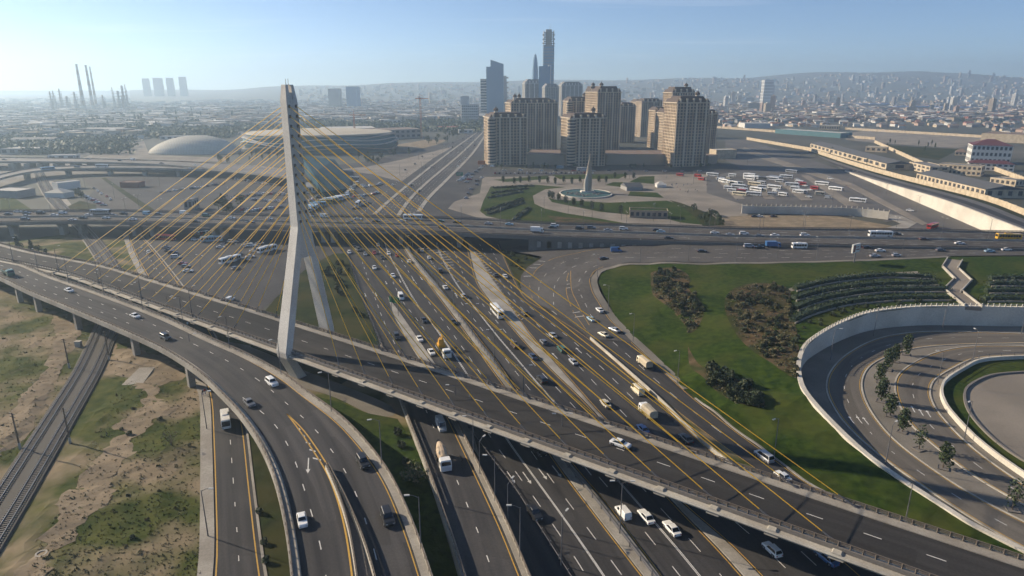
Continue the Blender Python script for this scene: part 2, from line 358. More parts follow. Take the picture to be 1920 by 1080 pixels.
def struct(name, mb, mats, label, cat, smooth=False):
    o = mb.build(name, mats, None, smooth); return tag(o, label, cat, None, 'structure')
# ================================================================== THE SETTING
def dashes(root, pts, w, dash, end=1e9):
    '''each painted dash an object of its own'''
    tot = 0.0; per = dash[0] + dash[1]; cur = None; k = 0
    fine = []
    for a, b in zip(pts, pts[1:]):
        n = max(1, int((b - a).length / .8))
        for i in range(n): fine.append(a.lerp(b, i / n))
    run = []; L = 0.0
    for a, b in zip(fine, fine[1:]):
        on = (L % per) < dash[0] and L < end
        if on: run.append(a)
        elif len(run) > 1:
            mb = MB(); stripe(mb, run, w, 0); mb.build('lane_dash', 'paint_white', root); run = []
        else: run = []
        L += (b - a).length
mb = MB()
for i in range(-15, 15):
    for j in range(-1, 16):
        mb.quad((i*1000, j*1000, -.08), ((i+1)*1000, j*1000, -.08), ((i+1)*1000, (j+1)*1000, -.08), (i*1000, (j+1)*1000, -.08))
struct('ground', mb, 'ground', 'dry grey green land spreading out to the horizon', 'ground')
# waste ground between the tracks and the slip road
sheet('ground', [(-80,470),(120,440),(260,450),(365,545),(500,590),(700,690),(760,760),(900,1110),(-90,1110)], 'waste', -.04, rough=True, label='scrubby waste ground with bare earth under the curved flyover', cat='ground')
sheet('path', [(98,590),(118,600),(150,620),(125,680),(95,730),(68,790),(40,830),(-20,860),(-20,800),(20,775),(55,735),(85,690),(103,640)], 'dirt', .02, 'sandy dirt track beside the railway', 'path', curve=160, rough=True, jit=1.6)
sheet('dirt_patch', [(215,645),(290,665),(345,700),(300,735),(330,770),(275,800),(225,880),(175,960),(120,1030),(60,1100),(20,1100),(90,1000),(150,900),(195,850),(235,790),(270,745),(215,690)], 'dirt', .02, 'bare sandy earth beside the railway embankment', 'ground', curve=260, rough=True, jit=3.2)
island('concrete_slab', [(228,725),(262,692),(291,691),(267,724)], 'concrete', 0, .5, 'pale square concrete slab lying on the waste ground', 'slab', kind='thing')
sheet('dirt_patch', [(480,650),(560,690),(700,745),(745,770),(735,785),(690,775),(640,750),(600,735),(560,725),(470,690),(400,640)], 'pavement', -.015, 'bare gravelly earth around the pylon foot', 'ground', curve=50)
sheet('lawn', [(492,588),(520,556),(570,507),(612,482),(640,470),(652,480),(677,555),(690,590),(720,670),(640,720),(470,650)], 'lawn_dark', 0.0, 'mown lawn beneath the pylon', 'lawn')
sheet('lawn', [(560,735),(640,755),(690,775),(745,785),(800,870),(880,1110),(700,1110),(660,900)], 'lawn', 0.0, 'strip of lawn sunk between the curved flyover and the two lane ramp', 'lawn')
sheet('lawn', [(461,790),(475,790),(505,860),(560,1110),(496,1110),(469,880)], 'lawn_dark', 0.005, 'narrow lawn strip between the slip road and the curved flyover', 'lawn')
# asphalt of the avenue and its side areas
AV = [(600,404),(625,455),(652,480),(677,555),(715,650),(747,740),(800,850),(860,1000),(905,1120),(1850,1120),(1740,1035),(1616,957),(1519,910),(1460,866),(1380,808),(1302,747),(1250,700),(1187,642),(1107,636),(1060,597),(1000,566),(978,552),(940,467),(930,430)]
sheet('road', AV, 'asphalt_dark', .03, 'wide many lane avenue passing beneath both flyovers', 'road', cell=None)
sheet('road', [(130,404),(200,334),(330,320),(535,322),(690,302),(860,262),(903,238),(921,238),(902,300),(925,318),(1395,318),(1395,329),(908,331),(872,380),(880,396),(905,408),(960,425),(960,450),(640,475),(500,475),(490,441),(260,441)], 'asphalt', .02, 'asphalt of the avenue and car parks beyond the flyover', 'road')
sheet('road', [(262,441),(500,441),(640,470),(612,482),(570,507),(520,556),(480,590),(360,552),(300,500),(255,450)], 'asphalt', .025, 'asphalt car park between the highway viaduct and the cable bridge', 'road')
sheet('road', [(150,330),(188,335),(290,405),(330,420),(240,420),(215,400),(170,350)], 'asphalt_worn', .03, 'side road beside the empty car park', 'road')
B_L = [(394,1120),(403,1080),(400,900),(396,780),(394,740),(372,690),(345,640),(300,560),(255,480),(240,440)]
B_R = [(503,1120),(494,1080),(469,879),(461,803),(450,760),(430,690),(400,625),(345,540),(290,470),(262,440)]
roadB = Road(B_L, B_R, 60, .03)
mb = MB(); roadB.surf(mb, 0.0); rb = struct('road', mb, 'asphalt_lane', 'two lane slip road running under the curved flyover', 'road')
mb = MB(); stripe(mb, roadB.at(.06), .25, .02); stripe(mb, roadB.at(.90), .25, .02); mb.build('edge_marking', 'paint_yellow', rb)
dashes(rb, roadB.at(.52, .02), .16, (3, 6))
mb = MB(); mb.sweep(roadB.at(0), [(-2.6,-.1),(0,-.1),(0,.14),(-2.6,.14)]); struct('pavement', mb, 'concrete', 'concrete footway along the slip road', 'pavement')
mb = MB(); mb.sweep(roadB.at(1), [(0,-.1),(.5,-.1),(.5,.14),(0,.14)]); struct('kerb', mb, 'concrete', 'concrete kerb along the slip road lawn strip', 'kerb')
# lanes of the avenue (guide edges only; the asphalt is the sheet above)
AL = Road([(690,455),(727,557),(752,590),(790,645),(817,685),(888,816),(932,875),(1000,973),(1052,1055),(1083,1110)], [(757,455),(767,480),(865,610),(920,687),(957,737),(1043,866),(1109,954),(1172,1036),(1230,1110)], 70, .03)
AR = Road([(765,455),(775,480),(830,547),(907,650),(917,660),(965,730),(982,750),(1071,872),(1122,929),(1181,1008),(1235,1080),(1258,1110)], [(876,455),(880,467),(892,517),(905,545),(967,620),(1032,690),(1095,750),(1170,835),(1273,954),(1314,992),(1361,1042),(1420,1110)], 70, .03)
A2 = Road([(882,458),(920,520),(942,550),(987,620),(1050,692),(1100,750),(1178,835),(1285,954),(1333,989),(1377,1030),(1452,1110)], [(935,458),(978,550),(1020,580),(1107,636),(1222,737),(1326,838),(1374,875),(1480,960),(1640,1100)], 70, .03)
RR = Road([(1112,640),(1225,737),(1330,819),(1427,888),(1520,960),(1690,1090)], [(1187,642),(1250,700),(1302,747),(1380,808),(1460,866),(1519,910),(1616,957),(1790,1065)], 50, .03)
FR = Road([(640,470),(652,480),(677,555),(715,650),(760,760)], [(690,462),(727,557),(740,595),(765,640),(787,675),(835,759)], 40, .03)
FA1 = Road([(702,402),(755,355),(850,280),(912,236)], [(740,405),(755,382),(792,345),(870,280),(915,236)], 40, .03)
FA2 = Road([(745,408),(760,383),(795,347),(872,281),(917,236)], [(785,397),(797,377),(845,330),(892,280),(920,236)], 40, .03)
FA0 = Road([(640,400),(690,355),(740,318),(850,262),(905,236)], [(700,402),(753,353),(848,280),(910,236)], 40, .03)
mk = MB(); my = MB()
for rd, dsh, dbl in ((AL, (.24, .72), .47), (AR, (.25, .74), .48), (A2, (.33, .66), None), (RR, (.5,), None), (FR, (.5,), None), (FA1, (.25, .5, .75), None), (FA2, (.25, .5, .75), None), (FA0, (.35, .65), None)):
    for t in dsh: stripe(mk, rd.at(t), .17, .02, (4, 6))
    if dbl:
        stripe(mk, rd.at(dbl - .007), .16, .02); stripe(mk, rd.at(dbl + .012), .16, .02)
for rd, ts in ((AL, (.97,)), (AR, (.035, .965)), (A2, (.03, .97)), (RR, (.05, .95))):
    for t in ts: stripe(my, rd.at(t), .2, .02)
def arrow(mb, p, ang, ln=5.0, z=.055):
    c, s = math.cos(ang), math.sin(ang)
    def q(x, y): return (p.x + c*x - s*y, p.y + s*x + c*y, z)
    mb.quad(q(-ln/2, -.12), q(ln/4, -.12), q(ln/4, .12), q(-ln/2, .12)); mb.add((q(ln/4, -.45), q(ln/2, 0), q(ln/4, .45)), ((0, 1, 2),))
for px, py, rd, sg in ((958,895,AL,1),(988,896,AL,1),(1017,888,AL,1),(1044,884,AL,1),(724,530,AL,1),(750,527,AL,1),(775,524,AL,1),(790,522,AL,1),(685,553,FR,1),(705,552,FR,1),
    (1040,667,A2,-1),(1085,657,A2,-1),(1100,880,AR,-1),(1123,877,AR,-1),(1039,586,A2,-1),(1062,584,A2,-1),(1095,586,RR,-1),(870,556,AR,-1),(855,552,AR,-1)):
    p = G(px, py, .03); arrow(mk, p, rd.head(p) + (0 if sg > 0 else math.pi))
def ladder(pix, w0, w1, n, zf=None, bar=.45, slant=.9):
    pts = resample([TG(*p) for p in pix] if zf else pw(pix, .03), n, 1)
    for i, p in enumerate(pts[:-1]):
        t = (pts[i+1] - p).normalized(); l = Vector((t.y, -t.x, 0)); w = w0 + (w1 - w0) * i / n
        a = p - l * w / 2 + Vector((0, 0, .03)); b = p + l * w / 2 + t * slant + Vector((0, 0, .03))
        mk.quad(b, b + t * bar, a + t * bar, a)
ladder([(893,467),(915,505),(948,560),(985,605)], 2.5, .8, 26)
ladder([(818,468),(838,485),(848,508)], 8, 1.2, 9)
ladder([(1066,512),(1066,545),(1078,580),(1103,618)], .6, 4.5, 15, terr)
ladder([(984,550),(986,525),(997,505),(1020,487),(1060,476)], 3.5, 3.0, 12, terr)
av = [o for o in bpy.data.objects if o.get('label', '').startswith('wide many')][0]
mk.build('lane_marking', 'paint_white', av)['kind'] = 'stuff'; my.build('edge_marking', 'paint_yellow', av)
# ramp that climbs to the highway, and the lawns draped on the slope
RAMP = [(1107,636),(1187,642),(1150,605),(1120,560),(1107,527),(1113,512),(1130,503),(1180,492),(1380,492),(1577,488),(1774,480),(1990,478),(1990,462),(1380,459),(1125,454),(992,460),(940,467),(1017,482),(990,500),(977,517),(975,535),(985,556),(1000,566),(1060,597)]
rr = sheet('road', RAMP, 'asphalt_worn', 0, 'curving ramp road climbing from the avenue to the highway', 'road', terr, 5, dz=.05)
mk = MB(); my = MB()
def tl(pix, n=30, dz=0.0):
    return [Vector((p.x, p.y, terr(p.x, p.y) + dz)) for p in resample([TG(*p) for p in pix], n)]
for pix in ([(1010,560),(1012,530),(1030,508),(1060,490),(1110,478),(1200,475),(1400,476),(1600,474),(1900,468)], [(1038,572),(1040,535),(1060,510),(1100,492),(1180,483),(1400,484),(1600,481),(1850,474)], [(1110,595),(1090,555),(1085,530),(1100,508),(1130,494)], [(1260,466),(1400,468),(1600,469),(1900,466)]):
    stripe(mk, tl(pix, 60, .085), .17, 0, (4, 6))
for pix in ([(998,560),(993,530),(1005,507),(1030,488),(1080,475),(1125,466)], [(1066,512),(1062,530),(1063,553),(1075,585),(1098,618)], [(1070,508),(1072,545),(1088,580),(1105,610)], [(1185,638),(1146,603),(1116,558),(1105,527),(1112,511),(1132,500)]):
    stripe(my, tl(pix, 40, .085), .2, 0)
mk.build('lane_marking', 'paint_white', rr)['kind'] = 'stuff'; my.build('edge_marking', 'paint_yellow', rr)
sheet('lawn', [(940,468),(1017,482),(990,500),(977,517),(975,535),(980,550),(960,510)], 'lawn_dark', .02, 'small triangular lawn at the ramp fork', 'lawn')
LAWN = [(1126,516),(1140,505),(1185,494),(1380,493.5),(1577,489.5),(1774,481.5),(1990,480),(1990,578),(1860,577),(1802,576),(1717,577),(1633,587),(1577,607),(1537,629),(1512,649),(1500,680),(1503,715),(1515,740),(1556,787),(1619,847),(1665,882),(1711,913),(1770,950),(1821,983),(1920,1033),(1990,1068),(1760,1044),(1616,957),(1519,910),(1460,866),(1380,808),(1302,747),(1270,717),(1187,640),(1150,587),(1122,530)]
sheet('lawn', LAWN, 'lawn', 0, 'broad green lawn sloping up to the highway embankment', 'lawn', terr, 5, dz=.04)
def footway(pix, w, mat, label, n=40, h=.14, side=1):
    pts = tl(pix, n); mb = MB(); mb.sweep(pts, [(0,-.2),(w*side,-.2),(w*side,h),(0,h)] if side > 0 else [(w*side,-.2),(0,-.2),(0,h),(w*side,h)])
    return struct('pavement', mb, mat, label, 'pavement')
footway([(1282,730),(1250,702),(1187,642),(1150,605),(1120,560),(1107,527),(1113,512),(1130,503),(1180,493),(1280,492.5),(1380,492),(1577,488),(1774,480)], 2.6, 'pavement', 'pale footway following the curved ramp beside the lawn', 60)
pts = tl([(1302,747),(1380,808),(1460,866),(1519,910),(1616,957)], 30); mb = MB(); mb.sweep(pts, [(-.5,-.1),(0,-.1),(0,.2),(-.5,.2)]); struct('kerb', mb, 'concrete', 'kerb between the ramp lane and the broad lawn', 'kerb')
for pix, lab in (([(1220,512),(1250,500),(1280,507),(1295,522),(1290,540),(1310,562),(1322,580),(1305,620),(1290,630),(1285,610),(1262,585),(1225,555)], 'brown planting bed of shrubs on the upper lawn'),
                 ([(1358,565),(1375,540),(1430,530),(1480,540),(1480,575),(1490,600),(1497,650),(1497,715),(1460,690),(1400,650),(1365,600)], 'large brown planting bed beside the hedge terraces'),
                 ([(1290,650),(1320,690),(1370,705),(1420,735),(1435,765),(1380,755),(1330,720),(1295,690)], 'dark planting bed lower on the broad lawn')):
    sheet('planting_bed', pix, 'earth_brown', 0, lab, 'planting bed', terr, 4, dz=.10, curve=40)
sheet('path', [(1478,542),(1520,528),(1600,515),(1720,509),(1725,513),(1605,519),(1525,533),(1484,547)], 'plaza_paving', 0, 'beige path along the top hedge terrace', 'path', terr, 4, dz=.11)
# ------------------------------------------------------------------ islands, medians, barriers of the avenue
def strip(name, rdL, rdR, h, mat, label, z=.03):
    mb = MB(); n = len(rdL); up = Vector((0, 0, h)); dn = Vector((0, 0, -.1))
    mb.rings([[rdL[i] + dn, rdR[i] + dn, rdR[i] + up, rdL[i] + up] for i in range(n)], 0)
    return struct(name, mb, mat, label, 'kerb')
strip('median_kerb', AL.R, AR.L, .22, 'concrete', 'concrete median between the two halves of the avenue')
strip('median_kerb', AR.R, A2.L, .2, 'concrete', 'pale concrete strip dividing through lanes from merging lanes')
mS = [(1107,636),(1222,737),(1326,838),(1374,875),(1440,930)]; mT = [(1112,637),(1225,737),(1330,819),(1427,888),(1500,945)]
strip('median_kerb', resample(pw(mS, .03), 40), resample(pw(mT, .03), 40), .2, 'waste', 'grassy divider between merging lanes and the ramp lane')
mb = MB(); pts = resample(pw(mS, .03), 40); mb.sweep(pts, [(-.25,0),(.25,0),(.12,.9),(-.12,.9)]); tag(mb.build('concrete_barrier', 'concrete_pale'), 'pale concrete barrier along the ramp lane divider', 'barrier')
isl = [(727,557),(740,595),(765,640),(787,675),(822,735),(860,800),(900,860),(888,816),(850,742),(817,685),(790,645),(752,590)]
island('traffic_island', isl, 'concrete', .03, .2, 'long concrete traffic island splitting the slip lanes from the avenue', 'island')
def fence_run(name, pts, label, h=1.1, post=2.5, mats=('galvanised', 'galvanised'), posts_r=.05, rails=(.5, 1.0), cat='railing', rail_r=.06):
    base = pts[len(pts)//2]; root = emp(name, base, label, cat)
    mr = MB()
    for z in rails: mr.sweep([p + Vector((0, 0, z)) for p in pts], [(-rail_r,-rail_r),(rail_r,-rail_r),(rail_r,rail_r),(-rail_r,rail_r)])
    mr.build('rail', mats[0], root)
    mp = MB(); acc = 0.0; last = None
    for i, p in enumerate(pts):
        if last is not None: acc += (p - last).length
        last = p
        if i == 0 or acc >= post:
            acc = 0.0; mp.box(p.x-posts_r, p.x+posts_r, p.y-posts_r, p.y+posts_r, p.z-.1, p.z+h)
    o = mp.build('post', mats[1], root); o['kind'] = 'stuff'
    return root
def dens(pts, step=2.0):
    out = []
    for a, b in zip(pts, pts[1:]):
        n = max(1, int((b - a).length / step))
        for k in range(n): out.append(a.lerp(b, k / n))
    out.append(pts[-1]); return out
med = [a.lerp(b, .55) + Vector((0, 0, .2)) for a, b in zip(AL.R, AR.L)]
fence_run('median_fence', dens(med), 'low metal fence standing on the avenue median', post=3.0, posts_r=.16, rail_r=.1, rails=(.45, .9))
fence_run('guardrail', dens(resample(pw([(640,470),(652,480),(677,555),(715,650),(735,700)], .03), 50)), 'guard rail with posts between the pylon lawn and the avenue', post=3.2, posts_r=.3, rails=(.6,), h=1.0)
fence_run('guardrail', dens(resample(pw([(870,790),(888,816),(932,875),(964,916),(1000,973),(1052,1055),(1090,1115)], .03), 50)), 'guard rail along the shaded lane beside the avenue', post=3.0, rails=(.6,), posts_r=.1)
# ------------------------------------------------------------------ elevated roads
def deck_part(root, rd, th=1.7, under=.22, mat='concrete_dark', solid=False, z0=0.0):
    mb = MB(); rings = []
    for a, b in zip(rd.L, rd.R):
        dz = Vector((0, 0, 1))
        if solid: rings.append([a - dz*.03, Vector((a.x, a.y, z0)), Vector((b.x, b.y, z0)), b - dz*.03])
        else: rings.append([a - dz*.03, a - dz*.5, a.lerp(b, under) - dz*th, a.lerp(b, 1-under) - dz*th, b - dz*.5, b - dz*.03])
    mb.rings(rings, 0); mb.build('deck', mat, root)
def rails_of(root, pts, side, h=.85, post=1.6, name='railing', mat='rail_brown'):
    mr = MB()
    for z in (h*.45, h*.7, h): mr.sweep([p + Vector((0, 0, z)) for p in pts], [(-.07,-.06),(.07,-.06),(.07,.06),(-.07,.06)])
    for p in dens(pts, post): mr.box(p.x-.11, p.x+.11, p.y-.11, p.y+.11, p.z, p.z+h)
    o = mr.build(name, mat, root); o['kind'] = 'stuff'
def flyover(name, label, rd, asphalt, cat='flyover', th=1.7, solid=False, kerbs=(1.2, 1.2), par=.75, par_w=.35, parmat='concrete', rails=True, z0=0.0, deckmat='concrete_dark'):
    m = rd.at(.5)[rd.n//2]; root = emp(name, (m.x, m.y, 0), label, cat)
    deck_part(root, rd, th, solid=solid, z0=z0, mat=deckmat)
    mb = MB(); rd.surf(mb); mb.build('road_surface', {'asphalt': 'asphalt_lane', 'asphalt_worn': 'asphalt_worn_lane'}.get(asphalt, asphalt), root)
    for pts, sg, kw in ((rd.L, -1, kerbs[0]), (rd.R, 1, kerbs[1])):
        # travel runs L on the left hand; lateral + is to the right
        mb = MB(); s0, s1 = (0, kw) if sg < 0 else (-kw, 0)
        mb.sweep(pts, [(s0,0.02),(s1,0.02),(s1,.2),(s0,.2)]); mb.build('kerb', 'concrete', root)
        mb = MB(); o0, o1 = (-par_w, 0) if sg < 0 else (0, par_w)
        mb.sweep(pts, [(o0,-.9),(o1,-.9),(o1,par),(o0,par)]); mb.build('parapet', parmat, root)
        if rails: rails_of(root, [p + Vector((0, 0, par)) for p in pts], sg, .9 if cat == 'bridge' else .65)
    return root
def pier(root, c, ang, w, d, z1, flare=1.0, mat='concrete', z0=-.1):
    T = Matrix.Translation((c.x, c.y, 0)) @ Matrix.Rotation(ang, 4, 'Z'); mb = MB()
    mb.box(-w/2, w/2, -d/2, d/2, z0, z1*.72, 0, T); 
    v = [T @ Vector((x*w/2, y*d/2, z1*.72)) for x, y in ((-1,-1),(1,-1),(1,1),(-1,1))] + [T @ Vector((x*w/2, y*d/2*flare, z1)) for x, y in ((-1,-1),(1,-1),(1,1),(-1,1))]
    mb.add(v, ((0,1,5,4),(1,2,6,5),(2,3,7,6),(3,0,4,7),(4,5,6,7)))
    return mb.build('pier', mat, root)
# --- highway viaduct across the picture
H_far = [(-90,399),(0,398),(150,397),(275,398),(475,405),(572,407),(792,410),(900,413),(1000,420),(1225,425),(1380,430),(1660,433),(2010,440)]
H_near = [(-90,421),(0,420),(120,417.5),(250,419),(480,426),(580,430),(730,434),(855,440),(960,444),(1150,451),(1380,459),(1580,463),(2010,471)]
HW = Road(H_far, H_near, 110, 8.0, 4)
def sub(rd, i0, i1):
    r = Road.__new__(Road); r.L = rd.L[i0:i1]; r.R = rd.R[i0:i1]; r.n = len(r.L); return r
isp = min(range(HW.n), key=lambda i: abs(HW.R[i].x - G(992, 445, 8).x))
hw = flyover('highway_viaduct', 'long highway viaduct on broad piers crossing over the avenue', sub(HW, 0, isp + 1), 'asphalt_worn', th=2.0, kerbs=(1.0, 1.0), par=1.0, parmat='concrete_dark')
he = flyover('highway_embankment', 'walled highway embankment continuing past the monument park', sub(HW, isp, HW.n), 'asphalt_worn', cat='highway', solid=True, kerbs=(1.0, .6), par=.9, parmat='concrete_dark')
for root, rd in ((hw, sub(HW, 0, isp + 1)), (he, sub(HW, isp, HW.n))):
    mb = MB()
    for t in (.18, .33, .66, .82): stripe(mb, rd.at(t), .2, .03, (4, 7))
    for t in (.05, .46, .54, .95): stripe(mb, rd.at(t), .18, .03)
    mb.build('lane_marking', 'paint_white', root)['kind'] = 'stuff'
    mb = MB(); mb.sweep(rd.at(.5), [(-.35,0),(.35,0),(.12,1.0),(-.12,1.0)]); mb.build('median_barrier', 'concrete', root)
for px in (8, 95, 120, 245, 268, 400, 425, 622, 637, 770, 790, 900, 925):
    if px in (770, 790, 900, 925): continue
    i = min(range(HW.n), key=lambda k: abs(HW.R[k].x - G(px, 425, 8).x)); c = HW.L[i].lerp(HW.R[i], .82); a = HW.head(c) if 0 else math.atan2(HW.R[i+1].y-HW.R[i].y, HW.R[i+1].x-HW.R[i].x)
    pier(hw, c, a, 2.4, 5.0, 6.6, 1.6); c = HW.L[i].lerp(HW.R[i], .25); pier(hw, c, a, 2.4, 5.0, 6.6, 1.6)
for x0, x1 in ((745, 762), (868, 884)):      # wall piers between carriageways under the highway
    i = min(range(HW.n), key=lambda k: abs(HW.R[k].x - G(x0, 430, 8).x)); c = HW.L[i].lerp(HW.R[i], .5)
    for q in (.15, .38, .62, .85): pier(hw, HW.L[i].lerp(HW.R[i], q), HW.head(c) if False else 0, 2.0, 3.5, 6.6, 1.5)
# recesses along the embankment wall
mb = MB()
for k in range(11):
    px = 1003 + k * 17; p = G(px, 452, 5.0); a = min(range(HW.n), key=lambda i: abs(HW.R[i].x - p.x)); q = HW.R[a]
    mb.box(q.x-1.0, q.x+1.0, q.y-.9, q.y-.05, 3.2, 6.2)
o = mb.build('wall_rib', 'concrete', he); o['kind'] = 'stuff'
# --- curved flyover on the near left
A_L = [(-70,468),(0,485),(40,497),(95,520),(160,542),(250,575),(317,602),(397,640),(440,658),(490,682),(540,711),(573,738),(636,783),(680,827),(731,893),(775,990),(806,1080),(822,1130)]
A_R = [(-70,495),(0,522),(54,548),(136,582),(242,627),(312,660),(375,702),(416,741),(447,773),(482,822),(505,868),(520,910),(536,979),(546,1050),(550,1085),(553,1130)]
AF = Road(A_L, A_R, 110, 8.0, 4)
af = flyover('curved_flyover', 'curved grey flyover on piers sweeping past the pylon towards the viewer', AF, 'asphalt', kerbs=(1.3, 1.3), par=.7, parmat='concrete', deckmat='concrete')
mb = MB(); my = MB()
A1 = AF.at(.33); A2b = AF.at(.62)
dashes(af, AF.at(.36, .03), .18, (3.2, 6))
dashes(af, AF.at(.66, .03), .18, (3.2, 6), 150)
nose = G(612, 879, 8.0)
y1 = resample(pw([(538,776),(560,805),(585,842),(612,885),(632,935),(648,998),(660,1080),(664,1125)], 8.03), 40); stripe(my, y1, .3, 0)
y2 = resample(pw([(538,776),(566,803),(590,835),(616,875)], 8.03), 20); stripe(my, y2, .3, 0)
stripe(my, AF.at(.085, .03), .2, 0); 
dashes(af, resample(pw([(455,745),(510,790),(545,845),(565,900),(582,955),(600,1020),(612,1085),(616,1125)], 8.03), 50), .18, (3.2, 6))
mk2 = pw([(563,806),(572,818),(582,832),(592,846),(602,862)], 8.03)
for i, p in enumerate(mk2): 
    w = .5 + i * .35; mb.quad(p + Vector((-w,.5,0)), p + Vector((0,-.3,0)), p + Vector((0,.1,0)), p + Vector((-w,.9,0)))
arrow(mb, G(578, 873, 8.0), R(-75), 6, 8.04)
mb.build('lane_marking', 'paint_white', af); my.build('edge_marking', 'paint_yellow', af)
wl = resample(pw([(612,879),(636,935),(655,998),(669,1080),(673,1125)], 8.0), 40); wr = resample(pw([(616,879),(649,942),(680,1014),(701,1080),(712,1125)], 8.0), 40)
mb = MB()
for pts in (wl, wr): mb.sweep(pts, [(-.25,0),(.25,0),(.15,.9),(-.15,.9)])
mb.build('divider_barrier', 'concrete_pale', af)
for pts in (wl, wr): rails_of(af, [p + Vector((0, 0, .9)) for p in pts], 1, .6)
mb = MB(); mb.rings([[a + Vector((.3,0,.02)), b + Vector((-.3,0,.02)), b + Vector((-.3,0,.1)), a + Vector((.3,0,.1))] for a, b in zip(wl[3:], wr[3:])]); mb.build('divider_slab', 'concrete_dark', af)
for px, py in ((56,560),(138,592),(245,640),(345,690),(20,545)):
    p = G(px, py + 12, 4); i = min(range(AF.n), key=lambda k: (AF.R[k] - p).length); t = AF.R[i+1] - AF.R[i]; a = math.atan2(t.y, t.x)
    pier(af, AF.L[i].lerp(AF.R[i], .88), a, 1.6, 1.8, 6.9); pier(af, AF.L[i].lerp(AF.R[i], .12), a, 1.6, 1.8, 6.9)
# --- two lane ramp that rises towards the viewer
C_L = [(715,650,.05),(735,705,.05),(747,740,.2),(775,812,.9),(806,892,2.0),(838,984,3.2),(866,1072,4.2),(882,1125,4.8)]
C_R = [(790,678,.05),(815,720,.05),(835,757,.2),(852,787,.7),(901,885,2.0),(951,989,3.3),(989,1080,4.4),(1008,1125,4.9)]
CR = Road(C_L[::-1], C_R[::-1], 60, 0, 2)
cr = flyover('ramp', 'straight two lane ramp rising between parapets towards the viewer', CR, 'asphalt', cat='ramp', solid=True, kerbs=(.5, .9), par=.8, parmat='concrete', z0=-.1)
dashes(cr, CR.at(.48, .03), .18, (3.2, 6))
mb = MB(); stripe(mb, CR.at(.86), .2, .03); mb.build('edge_marking', 'paint_yellow', cr)
# --- far viaducts on the left
V1 = Road([(-60,295),(0,296),(175,298.5),(350,304),(475,312),(560,322)], [(-60,304.5),(0,304),(120,304.5),(250,307),(375,315),(470,325),(550,334)], 60, 8.0)
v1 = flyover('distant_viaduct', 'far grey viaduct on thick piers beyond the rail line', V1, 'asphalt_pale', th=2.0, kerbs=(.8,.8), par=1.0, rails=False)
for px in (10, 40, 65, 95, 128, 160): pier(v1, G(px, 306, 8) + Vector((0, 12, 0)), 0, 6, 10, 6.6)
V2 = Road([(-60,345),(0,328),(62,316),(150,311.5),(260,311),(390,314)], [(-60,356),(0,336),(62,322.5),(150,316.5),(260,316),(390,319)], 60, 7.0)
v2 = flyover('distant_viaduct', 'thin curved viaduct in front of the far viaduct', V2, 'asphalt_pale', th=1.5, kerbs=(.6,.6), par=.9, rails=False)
for px, py in ((42, 323), (121, 318), (200, 316), (266, 317), (330, 318)): pier(v2, G(px, py, 7) + Vector((0, 5, 0)), 0, 3, 5, 5.6, 1.5)
# ================================================================== CABLE BRIDGE
U = Vector((.811, -.585, 0)).normalized(); NRM = Vector((-U.y, U.x, 0))        # along the deck, across it (away from the viewer)
def SN(s, n, z): return U * s + NRM * n + Vector((0, 0, z))
ZD = 8.5; SA = -161.0; SP = -158.6; NP = 116.6
near = [(-110,452),(-50,472),(0,486),(55,497),(102,507)]
pR = pw(near, ZD) + [SN(s, 107.9, ZD) for s in (-300, -280, -240, -200, -160, -120, -80, -40, -12, 20, 60)]
CBR = resample(pR, 130, 3); CBL = []
for i, p in enumerate(CBR):
    a, b = CBR[max(0, i-1)], CBR[min(len(CBR)-1, i+1)]; t = (b - a).normalized(); w = 13.6 + 2.6 * (1 - smooth(20, 190, abs(p.dot(U) - SA)))
    CBL.append(p + Vector((-t.y, t.x, 0)) * w)
CB = Road.__new__(Road); CB.L = CBL; CB.R = CBR; CB.n = len(CBR)
cb = flyover('cable_bridge', 'cable stayed road bridge with white pylon and yellow cables', CB, 'asphalt_bridge', cat='bridge', th=1.9, kerbs=(2.0, 1.1), par=.35, parmat='concrete_dark', deckmat='concrete')
dashes(cb, CB.at(.52, .03), .18, (3.6, 6))
# bright edge beam with anchor blocks on both sides
for side, pts, sg in (('R', CBR, 1), ('L', CBL, -1)):
    mb = MB(); mb.sweep(pts, [(sg*.45,-1.1),(sg*1.55,-1.1),(sg*1.75,-.75),(sg*1.55,-.35),(sg*.45,-.35)]); mb.build('edge_beam', 'concrete_pale', cb)
anch = [25.2 + 10.42 * k for k in range(13)]
blk = MB()
for y0, y1, z0, z1 in ((-.9, .9, -1.5, -.05), (-.9, .9, -.05, .18)): blk.box(-1.5 if z0 < -1 else -1.0, 1.5 if z0 < -1 else 1.0, y0, y1, z0, z1, 0, None, .8)
blk.v = [(p[0]*.8, p[1]*.72, p[2]*.8) for p in blk.v]; blkm = blk.build('_anchor_block', 'concrete_pale', None, local=True)
def seg_pts(pts, s):
    best = min(range(len(pts)), key=lambda i: abs(pts[i].dot(U) - s)); return pts[best]
